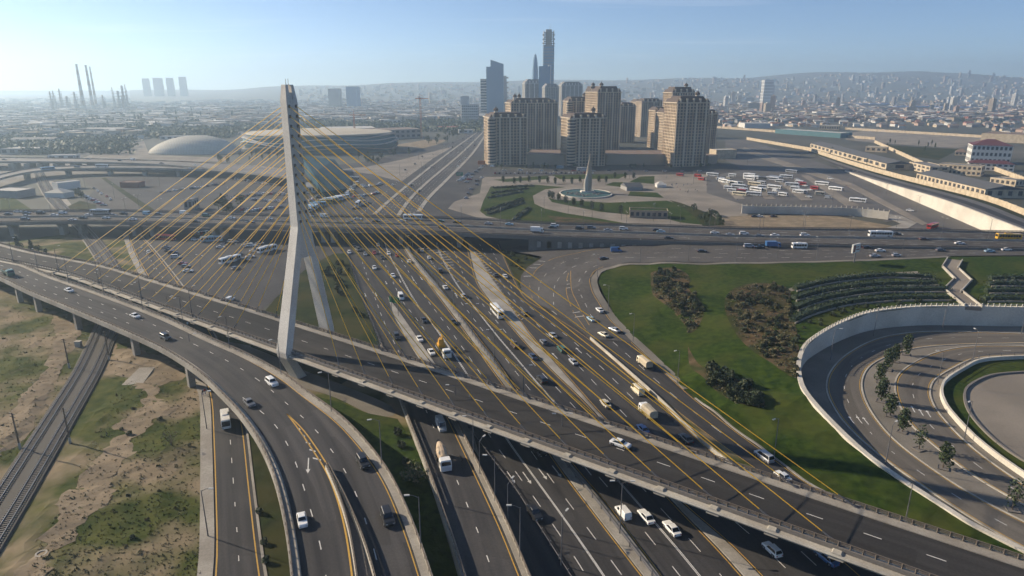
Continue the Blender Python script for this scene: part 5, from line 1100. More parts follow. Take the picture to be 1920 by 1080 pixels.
for m_ in ('wall_cream','wall_white','wall_grey','wall_tan','wall_pink'):
    for sh in range(3):
        mb = MB(); w, d, h = (22, 16, 45), (46, 15, 30), (18, 18, 62); w, d, h = ((22,16,45),(46,15,30),(18,18,62))[sh]; mb.box(0, w, 0, d, -6, h, 0); mb.box(w*.3, w*.7, d*.3, d*.7, h, h+4, 0)
        st = int(h/3.2)
        for s in range(st): mb.box(.6, w-.6, -.12, .2, s*3.2+1.3, s*3.2+2.6, 1); mb.box(-.12, .2, .6, d-.6, s*3.2+1.3, s*3.2+2.6, 1)
        tb[m_, sh] = mb.build('_tower_block', [m_, 'window_dark'], None, local=True)
for k in range(190):
    if k < 120: px = 1040 + 900 * q_.random()**.8; D = q_.uniform(2600, 5800)
    elif k < 165: px = q_.uniform(560, 1050); D = q_.uniform(2700, 5000)
    else: px = q_.uniform(1050, 1900); D = q_.uniform(2000, 2600)
    p = AT(px, 163, D); p.z = hillz(p.x, p.y); m_ = q_.choice(('wall_cream','wall_white','wall_grey','wall_tan','wall_pink')); o = lk('tower_block', tb[m_, q_.randrange(3)], None, p, q_.uniform(-.5, .5)); s = q_.uniform(.42, .9); o.scale = (s, s, s)
    tag(o, '%s apartment block far off among the hazy city' % {'wall_cream':'cream','wall_white':'white','wall_grey':'grey','wall_tan':'tan','wall_pink':'pinkish'}[m_], 'apartment block', 'distant tower blocks')
for k, (px, py_, w, h, mat, lab) in enumerate(((1610,172,130,14,'roof_blue','long blue roofed market hall in the far district'),(1680,176,150,12,'roof_blue','blue roofed market sheds beside the pale one'),(1760,178,120,12,'roof_blue','third blue roofed market shed at the far right'),(1640,193,190,10,'roof_grey','long grey factory shed in the house district'),(1700,203,210,9,'roof_pale','pale factory shed behind the houses'),(1530,207,40,13,'wall_white','white factory with silos in the house district'),(840,232,22,6,'roof_green','bright green roofed shed by the far avenue'),(745,205,40,14,'wall_white','white square building behind the construction site'),(600,208,120,9,'wall_white','long white arcade building behind the pylon'),(190,243,70,9,'wall_grey','grey shed among the trees of the industrial belt'))):
    p = G(px, py_ + (30 if k < 3 else 12)); r_ = block('shed', lab, 'shed', p, p + Vector((w,0,0)), 30, h, mat if 'roof' not in mat else 'wall_grey', mat if 'roof' in mat else 'roof_pale', 'gable' if k < 5 else 'flat', 0, 0, 2)
# ================================================================== VEHICLES
def loft_body(mb, L, W, prof, mi=0):
    """prof: list of (x/L, half width factor, bottom z, shoulder z)"""
    rs = []
    for q, wf, zb, zs in prof:
        x = q * L; w = W / 2 * wf
        rs.append([Vector((x, y, z)) for y, z in ((-w*.92, zb), (-w, zb + (zs-zb)*.35), (-w, zb + (zs-zb)*.78), (-w*.9, zs), (w*.9, zs), (w, zb + (zs-zb)*.78), (w, zb + (zs-zb)*.35), (w*.92, zb))])
    mb.rings(rs, mi)
def pane(c4, out=.012, inset=.07):
    """inset quad, pushed out of the bodywork"""
    c = sum(c4, Vector()) / 4; n = (c4[1]-c4[0]).cross(c4[3]-c4[0]).normalized(); return [c + (p - c) * (1 - inset) + n * out for p in c4], n
def wheel_mb(r=.33, w=.24):
    mb = MB(); n = 14
    mb.rings([[Vector((r*math.cos(t), y, r*math.sin(t))) for t in [2*math.pi*i/n for i in range(n)]] for y in (-w/2, w/2)], 0)
    for s in (-1, 1): mb.rings([[Vector((r*.6*math.cos(t), s*(w/2+.001), r*.6*math.sin(t))) for t in [2*math.pi*i/n for i in range(n)]], [Vector((r*.45*math.cos(t), s*(w/2+.02), r*.45*math.sin(t))) for t in [2*math.pi*i/n for i in range(n)]]], 1)
    return mb
def car_def(L, W, H, belt, ws0, ws1, rw1, rw0, hood=.95, tail=.95, wr=.33, cargo=False):
    """returns list of (part name, MB, materials); paint is the first slot of 'body'. x forward."""
    P = []; b = MB(); zb = .24
    loft_body(b, L, W, [(-.5, .80, zb+.15, belt*tail-.06), (-.485, .93, zb, belt*tail), (-.36, 1.0, zb-.04, belt), (0, 1.0, zb-.04, belt), (.30, 1.0, zb-.04, belt), (.44, .95, zb, belt*hood), (.49, .86, zb+.05, belt*hood-.12), (.5, .74, zb+.15, belt*hood-.22)])
    wb, wt = W/2*.9, W/2*.72 if not cargo else W/2*.84
    B0 = [Vector((rw0*L, -wb, belt-.02)), Vector((ws0*L, -wb, belt-.02)), Vector((ws0*L, wb, belt-.02)), Vector((rw0*L, wb, belt-.02))]
    Tt = [Vector((rw1*L, -wt, H)), Vector((ws1*L, -wt, H)), Vector((ws1*L, wt, H)), Vector((rw1*L, wt, H))]
    mid = [p.lerp(q, .93) for p, q in zip(B0, Tt)]; Tt2 = [Vector((p.x*.96 + .04*(rw1+ws1)/2*L, p.y*.92, H)) for p in Tt]
    b.rings([B0, mid, Tt2], 0)
    for s in (-1, 1):                                  # wheel arches
        for x in (.31, -.31):
            b.box(x*L - wr*1.25, x*L + wr*1.25, s*W/2*.985 - .02, s*W/2*.985 + .02, .16, wr*1.9, 1)
    b.box(-L*.5, L*.5, -W*.42, W*.42, .2, .3, 1)
    P.append(('body', b, ['paint', 'trim']))
    def gl(nm, c4, inset):
        m = MB(); q, n = pane(c4, .015, inset); m.add(q + [p - n*.03 for p in q], ((0,1,2,3),(7,6,5,4),(0,4,5,1),(1,5,6,2),(2,6,7,3),(3,7,4,0))); P.append((nm, m, ['glass']))
    gl('windscreen', [B0[1], B0[2], mid[2], mid[1]], .1)
    if not cargo: gl('rear_window', [B0[3], B0[0], mid[0], mid[3]], .12)
    for s, (i, j) in ((-1, (0, 1)), (1, (2, 3))):
        if cargo:
            a0, a1 = (B0[1], B0[1].lerp(B0[0], .26)) if s < 0 else (B0[2], B0[2].lerp(B0[3], .26)); t0, t1 = (mid[1], mid[1].lerp(mid[0], .24)) if s < 0 else (mid[2], mid[2].lerp(mid[3], .24))
            gl('side_window', [a1, a0, t0, t1] if s < 0 else [a0, a1, t1, t0], .12)
        else: gl('side_window', [B0[i], B0[j], mid[j], mid[i]], .13)
    for s in (-1, 1):
        m = MB(); m.box(L*.478, L*.503, s*W*.31-.17, s*W*.31+.17, belt*hood-.36, belt*hood-.2); P.append(('headlight', m, ['lamp_clear']))
        m = MB(); m.box(-L*.503, -L*.478, s*W*.34-.13, s*W*.34+.13, belt*tail-.32, belt*tail-.12); P.append(('tail_light', m, ['lamp_red']))
    for s in (-1, 1):
        for x in (.31, -.31):
            m = wheel_mb(wr); m.v = [(p[0] + x*L, p[1] + s*(W/2-.1), p[2] + wr) for p in m.v]; P.append(('wheel', m, ['rubber', 'steel']))
    return P
def bus_def(L, W, H, nwin, front=.5, wr=.48):
    P = []; b = MB(); loft_body(b, L, W, [(-.5, .93, .45, H-.25), (-.49, .98, .35, H-.05), (-.45, 1, .32, H), (.45, 1, .32, H), (.492, .98, .35, H-.06), (.5, .92, .45, H-.35)])
    b.box(-L*.18, L*.1, -W*.3, W*.3, H, H+.22, 0); P.append(('body', b, ['paint', 'trim']))
    z0, z1 = H*.45, H*.82
    for s in (-1, 1):
        m = MB(); w = L*.9/nwin
        for k in range(nwin): m.box(-L*.45 + k*w + .08, -L*.45 + (k+1)*w - .08, s*W/2-.03, s*W/2+.02, z0, z1)
        P.append(('side_window', m, ['glass']))
    m = MB(); m.box(L*.485, L*.506, -W*.43, W*.43, H*.38, H*.86); P.append(('windscreen', m, ['glass']))
    m = MB(); m.box(-L*.506, -L*.485, -W*.38, W*.38, H*.5, H*.84); P.append(('rear_window', m, ['glass']))
    for s in (-1, 1):
        m = MB(); m.box(L*.49, L*.508, s*W*.36-.16, s*W*.36+.16, .55, .8); P.append(('headlight', m, ['lamp_clear']))
        for x in (.32, -.3):
            m = wheel_mb(wr, .3); m.v = [(p[0] + x*L, p[1] + s*(W/2-.12), p[2] + wr) for p in m.v]; P.append(('wheel', m, ['rubber', 'steel']))
    return P
def truck_def(L, W, cabL, cabH, load):
    P = []; b = MB(); x1 = L/2; x0 = L/2 - cabL
    for q in ((x0, x1),):
        b.rings([[Vector((x, y, z)) for y, z in ((-W/2*f, .45), (-W/2*f, cabH*k), (-W/2*.86*f, cabH*k2), (W/2*.86*f, cabH*k2), (W/2*f, cabH*k), (W/2*f, .45))] for x, f, k, k2 in ((x0, 1, .86, 1.0), (x1-.35, 1, .86, 1.0), (x1-.08, .98, .55, .60), (x1, .95, .45, .5))], 0)
    P.append(('cab', b, ['paint', 'trim']))
    m = MB(); v = [Vector((x1-.33, -W*.41, cabH*.93)), Vector((x1-.33, W*.41, cabH*.93)), Vector((x1-.06, W*.44, cabH*.60)), Vector((x1-.06, -W*.44, cabH*.60))]; q, n = pane(v[::-1], .02, .05); m.add(q + [p - n*.04 for p in q], ((0,1,2,3),(0,4,5,1),(1,5,6,2),(2,6,7,3),(3,7,4,0))); P.append(('windscreen', m, ['glass']))
    for s in (-1, 1):
        m = MB(); m.box(x0+cabL*.35, x1-.45, s*W/2-.02, s*W/2+.02, cabH*.56, cabH*.82); P.append(('side_window', m, ['glass']))
    m = MB(); m.box(-L/2, x1-.3, -W*.35, W*.35, .5, .85); P.append(('chassis', m, ['trim']))
    wx = [L/2-1.1, -L*.28] + ([-L*.28+1.2] if L > 7 else [])
    for s in (-1, 1):
        for x in wx:
            m = wheel_mb(.46, .32); m.v = [(p[0] + x, p[1] + s*(W/2-.16), p[2] + .46) for p in m.v]; P.append(('wheel', m, ['rubber', 'steel']))
    bl, br = -L/2, x0 - .12
    if load == 'box':
        m = MB(); m.box(bl, br, -W/2, W/2, .85, 3.1, 0); P.append(('cargo_box', m, ['paint']))
    if load == 'tarp':
        m = MB(); m.rings([[Vector((x, y, z)) for y, z in ((-W/2,.9),(-W/2,2.3),(-W*.36,2.75),(0,2.9),(W*.36,2.75),(W/2,2.3),(W/2,.9))] for x in (bl, bl+.1, br)]); P.append(('tarpaulin', m, ['tarp']))
    if load == 'dump':
        m = MB(); m.rings([[Vector((x, y, z)) for y, z in ((-W*.42,.9),(-W/2,2.1),(W/2,2.1),(W*.42,.9))] for x in (bl, br)]); P.append(('dump_body', m, ['paint'])); m = MB(); m.box(bl+.2, br-.2, -W*.42, W*.42, 2.11, 2.35, 0, None, .75); P.append(('load', m, ['earth_brown']))
    if load == 'mixer':
        m = MB(); c0 = Vector((bl+.3, 0, 2.9)); c1 = Vector((br, 0, 2.0)); d = c1 - c0; rs = []
        u = Vector((0,1,0)); w = d.normalized().cross(u)
        for q, r_ in ((0,.45),(.15,.8),(.4,1.2),(.7,1.25),(.92,.95),(1,.5)): rs.append([c0 + d*q + (u*math.cos(t) + w*math.sin(t))*r_ for t in [2*math.pi*i/14 for i in range(14)]])
        m.rings(rs); P.append(('mixer_drum', m, ['drum'])); m = MB(); m.tube((bl,0,3.2), (bl-.5,0,2.3), .4, .3, 8); m.box(bl+.1, bl+.4, -.9, .9, .8, 2.4); P.append(('chute', m, ['trim']))
    if load == 'crane':
        m = MB(); m.box(bl, br, -W/2, W/2, .85, 1.1); P.append(('flatbed', m, ['trim']))
        m = MB(); m.box(bl+.6, bl+3.4, -W*.45, W*.45, 1.1, 2.0); m.box(bl+1.2, bl+2.8, -.9, .5, 2.0, 3.6, 0, None, .8); m.tube((bl+2.4,.7,2.4), (bl+.3,.7,4.6), .28, .22, 6); m.tube((bl+.3,.7,4.6), (bl-1.2,.7,2.6), .22, .16, 6); m.box(bl-1.7, bl-.9, .2, 1.2, 2.0, 2.8); P.append(('excavator', m, ['machine_yellow']))
        m = MB(); m.box(br-1.0, br-.1, -W*.48, W*.48, 1.1, 1.9); P.append(('toolbox', m, ['paint white']))
    return P
def moto_def():
    P = []; m = MB(); m.box(-.5, .45, -.14, .14, .5, .85, 0, None, .8); m.tube((.5,0,.3), (.35,0,1.05), .05); m.tube((.35,-.35,1.05), (.35,.35,1.05), .04); P.append(('frame', m, ['paint']))
    for x in (-.7, .7):
        m = wheel_mb(.32, .14); m.v = [(p[0]+x, p[1], p[2]+.32) for p in m.v]; P.append(('wheel', m, ['rubber', 'steel']))
    return P
DEFS = {'sedan': car_def(4.6, 1.8, 1.44, .92, .20, .06, -.22, -.36), 'hatchback': car_def(4.1, 1.75, 1.5, .95, .23, .08, -.38, -.47), 'off-roader': car_def(4.8, 1.95, 1.82, 1.12, .20, .10, -.42, -.485, wr=.38),
        'boxy sedan': car_def(4.15, 1.62, 1.44, .9, .17, .07, -.24, -.31, hood=1.0, tail=1.0), 'minivan': car_def(5.1, 1.95, 1.9, 1.08, .33, .17, -.44, -.49), 'van': car_def(5.4, 2.0, 2.35, 1.15, .37, .27, -.485, -.492, cargo=True, hood=.9),
        'small van': car_def(4.4, 1.8, 1.85, 1.0, .28, .16, -.47, -.49, cargo=True), 'pickup': car_def(5.0, 1.85, 1.75, 1.05, .20, .10, -.10, -.14, tail=.98), 'minibus': bus_def(7.0, 2.2, 2.8, 5, wr=.4), 'bus': bus_def(11.5, 2.5, 3.15, 8),
        'tarped truck': truck_def(6.8, 2.3, 1.9, 2.4, 'tarp'), 'box truck': truck_def(7.0, 2.3, 1.9, 2.5, 'box'), 'dump truck': truck_def(7.6, 2.5, 2.1, 2.8, 'dump'), 'concrete mixer': truck_def(8.6, 2.5, 2.0, 2.9, 'mixer'),
        'excavator carrier': truck_def(11.0, 2.5, 2.1, 3.0, 'crane'), 'motorcycle': moto_def()}
PM = {}; JM = {}
def parts_of(ty):
    if ty not in PM:
        PM[ty] = []
        for nm_, mb, mats in DEFS[ty]:
            me = mb.build('_' + nm_, ['paint white' if k == 'paint' else k for k in mats], None, local=True); PM[ty].append((nm_, me, mats))
    return PM[ty]
def joined(ty, colour):
    if (ty, colour) not in JM:
        j = MB(); mats = ['paint ' + colour]
        for nm_, mb, ms in DEFS[ty]:
            idx = []
            for k in ms:
                k = 'paint ' + colour if k == 'paint' else k
                if k not in mats: mats.append(k)
                idx.append(mats.index(k))
            b = len(j.v); j.v.extend(mb.v)
            for f, m_ in zip(mb.f, mb.m): j.f.append(tuple(i + b for i in f)); j.m.append(idx[min(m_, len(idx)-1)])
        JM[ty, colour] = j.build('_vehicle', mats, None, local=True)
    return JM[ty, colour]
VEH = []                                                # (position, heading, type, colour, road phrase, near?)
def V(px, py, ty, colour, rd, where, z=None, sg=1, ang=None, full=None):
    if z is None: p = G(px, py, .03)
    elif z == 't': p = TG(px, py); p.z += .06
    else: p = G(px, py, z)
    h = (rd.head(p) + (0 if sg > 0 else math.pi)) if rd is not None else ang
    if full is None: full = p.y < 330
    VEH.append((p, h, ty, colour, where, full))
wA = 'the curved flyover'; wB = 'the slip road'; wC = 'the two lane ramp'; wL = 'the avenue lanes heading for the viewer'; wR = 'the avenue lanes beside the median fence'; w2 = 'the merging lanes'; wRR = 'the curving ramp road'; wH = 'the highway viaduct'; wE = 'the highway beside the broad lawn'
for px, py, ty, c in ((16,516,'dump truck','green'),(130,547,'sedan','white'),(254,595,'sedan','white'),(311,636,'off-roader','black'),(510,721,'off-roader','white'),(468,759,'sedan','grey'),(681,871,'off-roader','black'),(727,975,'off-roader','black'),(567,980,'boxy sedan','white')): V(px, py, ty, c, AF, wA, 8.03)
V(424, 795, 'minibus', 'white', roadB, wB, None, -1)
V(827, 802, 'van', 'white', CR, wC, .8, -1); V(830, 868, 'concrete mixer', 'white', CR, wC, 1.7, -1); V(864, 862, 'motorcycle', 'black', CR, wC, 1.6, -1)
for px, py, ty, c in ((1002,966,'pickup','black'),(1012,850,'sedan','black'),(702,504,'sedan','white'),(737,519,'sedan','white'),(752,560,'van','white'),(787,638,'sedan','white'),(809,663,'sedan','white'),(832,662,'excavator carrier','white'),(795,603,'sedan','black'),(850,606,'sedan','black'),(702,476,'sedan','red'),(717,485,'sedan','black'),(729,477,'sedan','white'),(745,481,'hatchback','red'),(709,461,'sedan','white'),(685,478,'sedan','silver')): V(px, py, ty, c, AL, wL)
for px, py, ty, c in ((744,634,'off-roader','black'),(655,475,'hatchback','white'),(664,462,'sedan','grey'),(672,470,'minivan','grey')): V(px, py, ty, c, FR, 'the slip lanes beside the pylon lawn')
for px, py, ty, c in ((1168,966,'small van','white'),(1211,973,'sedan','white'),(1259,995,'sedan','white'),(1174,900,'sedan','black'),(932,590,'bus','white'),(965,650,'pickup','brown'),(999,671,'sedan','dark blue'),(1016,715,'off-roader','black'),(767,492,'sedan','white'),(805,485,'sedan','white'),(825,510,'off-roader','black'),(835,541,'sedan','white'),(869,557,'hatchback','silver'),(785,473,'sedan','black'),(792,471,'hatchback','white')): V(px, py, ty, c, AR, wR, None, -1)
for px, py, ty, c in ((1447,1035,'hatchback','white'),(1135,760,'sedan','cream'),(1214,779,'tarped truck','white'),(1195,736,'van','cream'),(1205,808,'sedan','blue'),(1286,826,'sedan','black'),(1019,644,'hatchback','grey'),(1036,631,'sedan','silver'),(1053,658,'off-roader','green'),(1075,681,'sedan','silver'),(984,590,'sedan','black'),(947,520,'sedan','white'),(930,518,'sedan','black')): V(px, py, ty, c, A2, w2, None, -1)
V(1549, 1050, 'sedan', 'blue', RR, wRR, None, -1); V(1432, 860, 'minivan', 'silver', RR, wRR, None, -1); V(1467, 897, 'boxy sedan', 'white', RR, wRR, None, -1); V(1208, 686, 'tarped truck', 'cream', RR, wRR, None, -1)
for px, py, ty, c, a in ((1124,584,'sedan','white',105),(1108,601,'sedan','pale blue',110),(1152,621,'sedan','silver',125),(1131,630,'sedan','cream',120),(1132,487,'sedan','black',15),(1155,472,'van','blue',2),(1105,462,'van','white',2),(1316,473,'sedan','black',0),(1404,464,'minivan','silver',0),(1449,464,'box truck','blue',0),(1498,466,'minibus','white',0),(1626,466,'sedan','black',0),(1650,472,'sedan','white',0),(1640,482,'sedan','silver',0),(1681,481,'hatchback','silver',0),(1763,471,'hatchback','grey',0),(1855,473,'sedan','pale blue',0),(1886,470,'sedan','white',0),(1423,466,'pickup','black',0)):
    V(px, py, ty, c, None, wRR if px < 1200 else wE, 't', 1, R(a), True)
V(1163, 836, 'sedan', 'white', CB, 'the cable bridge', 8.53)
for px, py, ty, c in ((671,412,'sedan','white'),(660,418,'sedan','black'),(706,416,'sedan','black'),(754,416,'sedan','white'),(775,412,'bus','white'),(826,416,'sedan','green'),(857,418,'sedan','black'),(916,421,'sedan','silver'),(955,422,'sedan','pale blue'),(582,407,'off-roader','white'),(609,408,'van','white'),(830,428,'off-roader','black'),
    (34,398,'sedan','white'),(16,403,'sedan','black'),(50,401,'sedan','grey'),(77,401,'off-roader','black'),(50,407,'sedan','silver'),(48,413,'off-roader','grey'),(118,401,'off-roader','white'),(102,405,'sedan','white'),(136,414,'sedan','white'),(156,410,'sedan','black'),(166,405,'sedan','white'),(189,402,'bus','silver'),(212,405,'sedan','grey'),(199,410,'sedan','white'),(232,402,'sedan','black'),(250,413,'sedan','white'),(277,403,'van','pale blue'),(297,403,'sedan','grey'),(346,402,'van','white'),(387,406,'minivan','green'),(367,417,'sedan','black'),(434,410,'sedan','white'),(470,418,'sedan','grey'),(505,412,'hatchback','white')): V(px, py, ty, c, HW, wH, 8.03, 1, None, True)
for px, py, ty, c in ((1040,425,'off-roader','white'),(1036,428,'sedan','black'),(1087,430,'off-roader','black'),(1109,429,'off-roader','grey'),(1140,433,'sedan','silver'),(1169,431,'off-roader','white'),(1007,436,'box truck','white'),(1232,433,'sedan','black'),(1239,436,'sedan','pale blue'),(1340,438,'sedan','white'),(1369,442,'sedan','silver'),(1254,448,'sedan','black'),(1395,440,'off-roader','white'),(1424,444,'sedan','grey'),(1453,443,'sedan','white'),(1509,443,'off-roader','white'),(1650,444,'bus','white'),(1680,440,'sedan','black'),(1732,450,'sedan','brown'),(1890,449,'bus','yellow'),(1799,458,'sedan','white')): V(px, py, ty, c, HW, 'the highway before the monument park', 8.03, 1, None, True)
# car park between the viaduct and the cable bridge
wP = 'the car park beside the pylon'
for i, (px, py) in enumerate(((311,465),(317,471),(325,476),(342,496),(349,501),(353,510))): V(px, py, ('sedan','sedan','off-roader','sedan','hatchback','sedan')[i], ('silver','grey','dark blue','red','silver','white')[i], None, wP, None, 1, R(8), True)
V(330, 484, 'minivan', 'white', None, wP, None, 1, R(8), True); V(279, 474, 'sedan', 'white', roadB, wB); V(311, 450, 'bus', 'red', None, wP, None, 1, R(-15), True); V(397, 453, 'bus', 'pale blue', None, wP, None, 1, R(20), True); V(432, 492, 'bus', 'white', None, wP, None, 1, R(60), True); V(501, 472, 'bus', 'white', None, wP, None, 1, R(62), True)
for i, (px, py) in enumerate(((414,465),(420,461),(428,458),(436,455),(442,451),(459,463),(465,458),(459,490),(469,483),(442,505),(476,472),(483,466),(447,478),(366,451),(452,454),(472,462),(487,458),(332,620),(340,610))): V(px, py, ('sedan','hatchback','sedan','off-roader')[i % 4], ('white','silver','black','white','grey')[i % 5], None, wP if i < 17 else 'the ground under the cable bridge', None, 1, R((10, 12, 8, 14, 60)[i % 5]), True)
V(432, 564, 'small van', 'white', None, wP, None, 1, R(80), True)
rv = random.Random(21); cols = ['white','white','silver','black','grey','white','dark blue','red','silver']; tys = ['sedan','sedan','hatchback','off-roader','sedan']
def row(n, p0, p1, where, ang, jitter=.5, kinds=None, cl=None, rz=.06):
    a, b = G(*p0, .03), G(*p1, .03)
    for k in range(n):
        p = a.lerp(b, (k + .5) / n) + Vector((rv.uniform(-jitter, jitter), rv.uniform(-jitter, jitter), 0)); VEH.append((p, R(ang) + rv.uniform(-rz, rz), rv.choice(kinds or tys), rv.choice(cl or cols), where, False))
row(8, (152,366), (198,387), 'the parked row by the side road', 10); row(5, (172,352), (212,378), 'the side road lane', -55)
row(14, (440,336), (532,350), 'the parked row left of the pylon', 70); row(12, (470,375), (532,379), 'the parked row behind the viaduct', 80); row(13, (460,398), (530,389), 'the second parked row behind the viaduct', 75); row(10, (430,372), (530,362), 'the far car park', 80); row(5, (455,395), (478,392), 'the car park by the dark hut', 75)
row(7, (565,402), (600,385), 'the bus stop near the teal roof', 35, 1, ['minibus','bus'], ['white','pale blue','white'], .2); row(6, (605,383), (645,372), 'the bus stop before the teal roof', 35, 1, ['bus','minibus'], ['white','yellow','white','green'], .3); row(6, (650,368), (668,345), 'the bus stop beyond the teal roof', 60, 2, ['minibus','van'], ['white','cream'], .3)
row(7, (618,324), (672,338), 'the forecourt edge beyond the teal roof', -20, 2, ['van','sedan','minibus'], ['white','white','silver']); row(10, (668,352), (720,345), 'the crowded lane before the far avenue', 40, 5); row(10, (672,372), (708,362), 'the crowded lane by the bus stop', 40, 5); row(7, (660,392), (690,380), 'the lane behind the viaduct', 40, 4)
V(672, 385, 'bus', 'white', FA0, 'the far avenue', .03)
for rd, where in ((FA1, 'the far avenue lanes towards the skyscrapers'), (FA2, 'the far avenue lanes beside the towers'), (FA0, 'the far avenue feeder lanes')):
    for k in range(13):
        t = rv.choice((.15, .38, .62, .86)); i = rv.randrange(3, rd.n - 2); p = rd.at(t)[i]
        VEH.append((p, rd.head(p), rv.choice(tys), rv.choice(cols), where, False))
row(10, (360,440), (395,438), 'the far edge of the pylon car park', 75); row(12, (300,362), (420,345), 'the empty car park middle', 60, 2); row(12, (470,362), (535,366), 'the packed car park row behind the pylon', 75); row(12, (575,380), (640,352), 'the crowded stop before the teal roof', 35, 3); row(11, (872,345), (915,300), 'the parked row beside the tilted lawn', 10, 1.2); row(9, (862,340), (880,325), 'the second parked row by the far avenue', 10, 1.2); row(6, (865,378), (905,330), 'the lane beside the tilted lawn', 62, 2)
row(26, (925,326), (1115,325), 'the parked row before the apartment towers', 85, .6); row(12, (930,320), (1330,322), 'the road before the apartment towers', 0, 2)
V(1050, 316, 'minibus', 'pale blue', None, 'the road before the apartment towers', None, 1, 0, False); V(1092, 320, 'bus', 'white', None, 'the road before the apartment towers', None, 1, 0, False); V(924, 313, 'van', 'white', None, 'the road before the apartment towers', None, 1, 0, False)
wS = 'the bus station'
for (p0, p1) in (((1345,336),(1388,370)), ((1365,334),(1412,370)), ((1398,334),(1446,370)), ((1424,334),(1474,370)), ((1455,334),(1520,374)), ((1484,334),(1560,378))):
    row(6, p0, p1, wS, -38, 2.5, ['minibus','minibus','van','sedan','bus'], ['white','white','silver','white','cream','grey'], .2)
for px, py, ty, c in ((1275,330,'minibus','red'),(1308,332,'minibus','red'),(1315,338,'minibus','red'),(1336,330,'bus','white'),(1357,342,'bus','white'),(1373,331,'minibus','white'),(1374,346,'bus','white'),(1384,352,'bus','white'),(1405,331,'bus','white'),(1412,335,'bus','white'),(1418,358,'bus','white'),(1448,338,'bus','white'),(1461,342,'minibus','white'),(1474,334,'bus','white'),(1452,354,'bus','white'),(1490,356,'minibus','white'),(1500,362,'bus','white'),(1504,347,'minibus','red'),(1527,355,'minibus','red'),(1541,347,'bus','white'),(1567,357,'bus','white'),(1608,379,'bus','white'),(1484,324,'bus','silver'),(1390,361,'minibus','red'),(1427,345,'minibus','white'),(1557,336,'minivan','white')): V(px, py, ty, c, None, wS, .06, 1, R(-48 + rv.uniform(-16, 16)), False)
V(1748, 428, 'bus', 'red', None, 'the turning island behind the highway', None, 1, R(38), False); V(1424, 407, 'sedan', 'white', None, 'the sandy strip behind the highway', .06, 1, 0, False); V(1450, 407, 'sedan', 'brown', None, 'the sandy strip behind the highway', .06, 1, 0, False); V(1415, 407, 'sedan', 'black', None, 'the sandy strip behind the highway', .06, 1, 0, False); V(1706, 396, 'sedan', 'white', None, 'the wide road by the white wall', .06, 1, R(-40), False)
for px, py, ty, c, z in ((90,319,'bus','pale blue',7.05),(145,314,'minivan','grey',7.05),(192,314,'bus','white',7.05),(8,300,'sedan','black',8.05),(166,299,'sedan','grey',8.05),(225,302,'sedan','black',8.05),(250,301,'van','white',8.05),(303,307,'sedan','grey',8.05),(365,311,'sedan','white',8.05),(358,316.5,'sedan','white',7.05)): V(px, py, ty, c, V1 if z > 8 else V2, 'the far viaduct' if z > 8 else 'the thin curved viaduct', z, 1, None, False)
ORD = ['first','second','third','fourth','fifth','sixth','seventh','eighth','ninth','tenth','eleventh','twelfth','thirteenth','fourteenth','fifteenth','sixteenth','seventeenth','eighteenth','nineteenth','twentieth']
grp = {}
for v in VEH: grp.setdefault((v[2], v[3], v[4]), []).append(v)
CAT = {'bus': 'bus', 'minibus': 'minibus', 'van': 'van', 'small van': 'van', 'motorcycle': 'motorcycle'}
for (ty, c, where), vs in grp.items():
    vs.sort(key=lambda v: v[0].length)
    for k, (p, h, _, _, _, full) in enumerate(vs):
        cat = CAT.get(ty, 'truck' if 'truck' in ty or ty in ('concrete mixer', 'excavator carrier') else 'car')
        lab = '%s %s on %s' % (c, ty, where) if len(vs) == 1 else '%s %s on %s, %s from the viewer' % (c, ty, where, ORD[min(k, 19)])
        if lab.split()[0] in ('dark', 'pale'): pass
        nm_ = {'car': 'parked_car' if 'park' in where or 'row' in where else 'car'}.get(cat, ty.replace(' ', '_').replace('-', '_'))
        if full:
            o = emp(nm_, p, lab, cat, 'vehicles on ' + where, h)
            for pn, me, mats in parts_of(ty):
                q = lk(pn, me, o)
                if 'paint' in mats:
                    q.material_slots[0].link = 'OBJECT'; q.material_slots[0].material = MATS['paint ' + c]
        else:
            o = lk(nm_, joined(ty, c), None, p, h); tag(o, lab, cat, 'vehicles on ' + where)
# ================================================================== LAMP POSTS
def lamp_meshes(h, arms):
    a = MB(); a.tube((0,0,-.1), (0,0,h), .13, .07, 6); b = MB(); c = MB()
    for s in arms:
        b.tube((0,0,h-.15), (s*1.0,0,h+.35), .06, .05, 5); b.tube((s*1.0,0,h+.35), (s*1.9,0,h+.4), .05, .05, 5); c.box(s*1.9-.45, s*1.9+.45, -.17, .17, h+.34, h+.5)
    return [m.build('_' + n, k, None, local=True) for m, n, k in ((a, 'pole', 'galvanised'), (b, 'arm', 'galvanised'), (c, 'lamp_head', 'lamp_clear'))], (a, b, c)
L1, j1 = lamp_meshes(10, (1,)); L2, j2 = lamp_meshes(11, (-1, 1))
jm = []
for js in (j1, j2):
    m = MB()
    for q, mi in zip(js, (0, 0, 1)):
        b = len(m.v); m.v.extend(q.v)
        for f in q.f: m.f.append(tuple(i + b for i in f)); m.m.append(mi)
    jm.append(m.build('_lamp_post', ['galvanised', 'lamp_clear'], None, local=True))
def lamp(p, ang, where, dbl=False, near=True):
    LAMPS.append((p, ang, where, dbl, near))
LAMPS = []
for px, py, a in ((1660,872,40),(1451,858,215),(1270,718,215),(1187,641,215),(1140,583,200)): lamp(TG(px, py) if px < 1600 else G(px, py), R(a), 'the ramp road lawn edge' if px < 1600 else 'the loop road')
lamp(TG(1695, 990), R(215), 'the lawn beside the cable bridge'); lamp(TG(1120,520), R(190), 'the ramp road lawn edge')
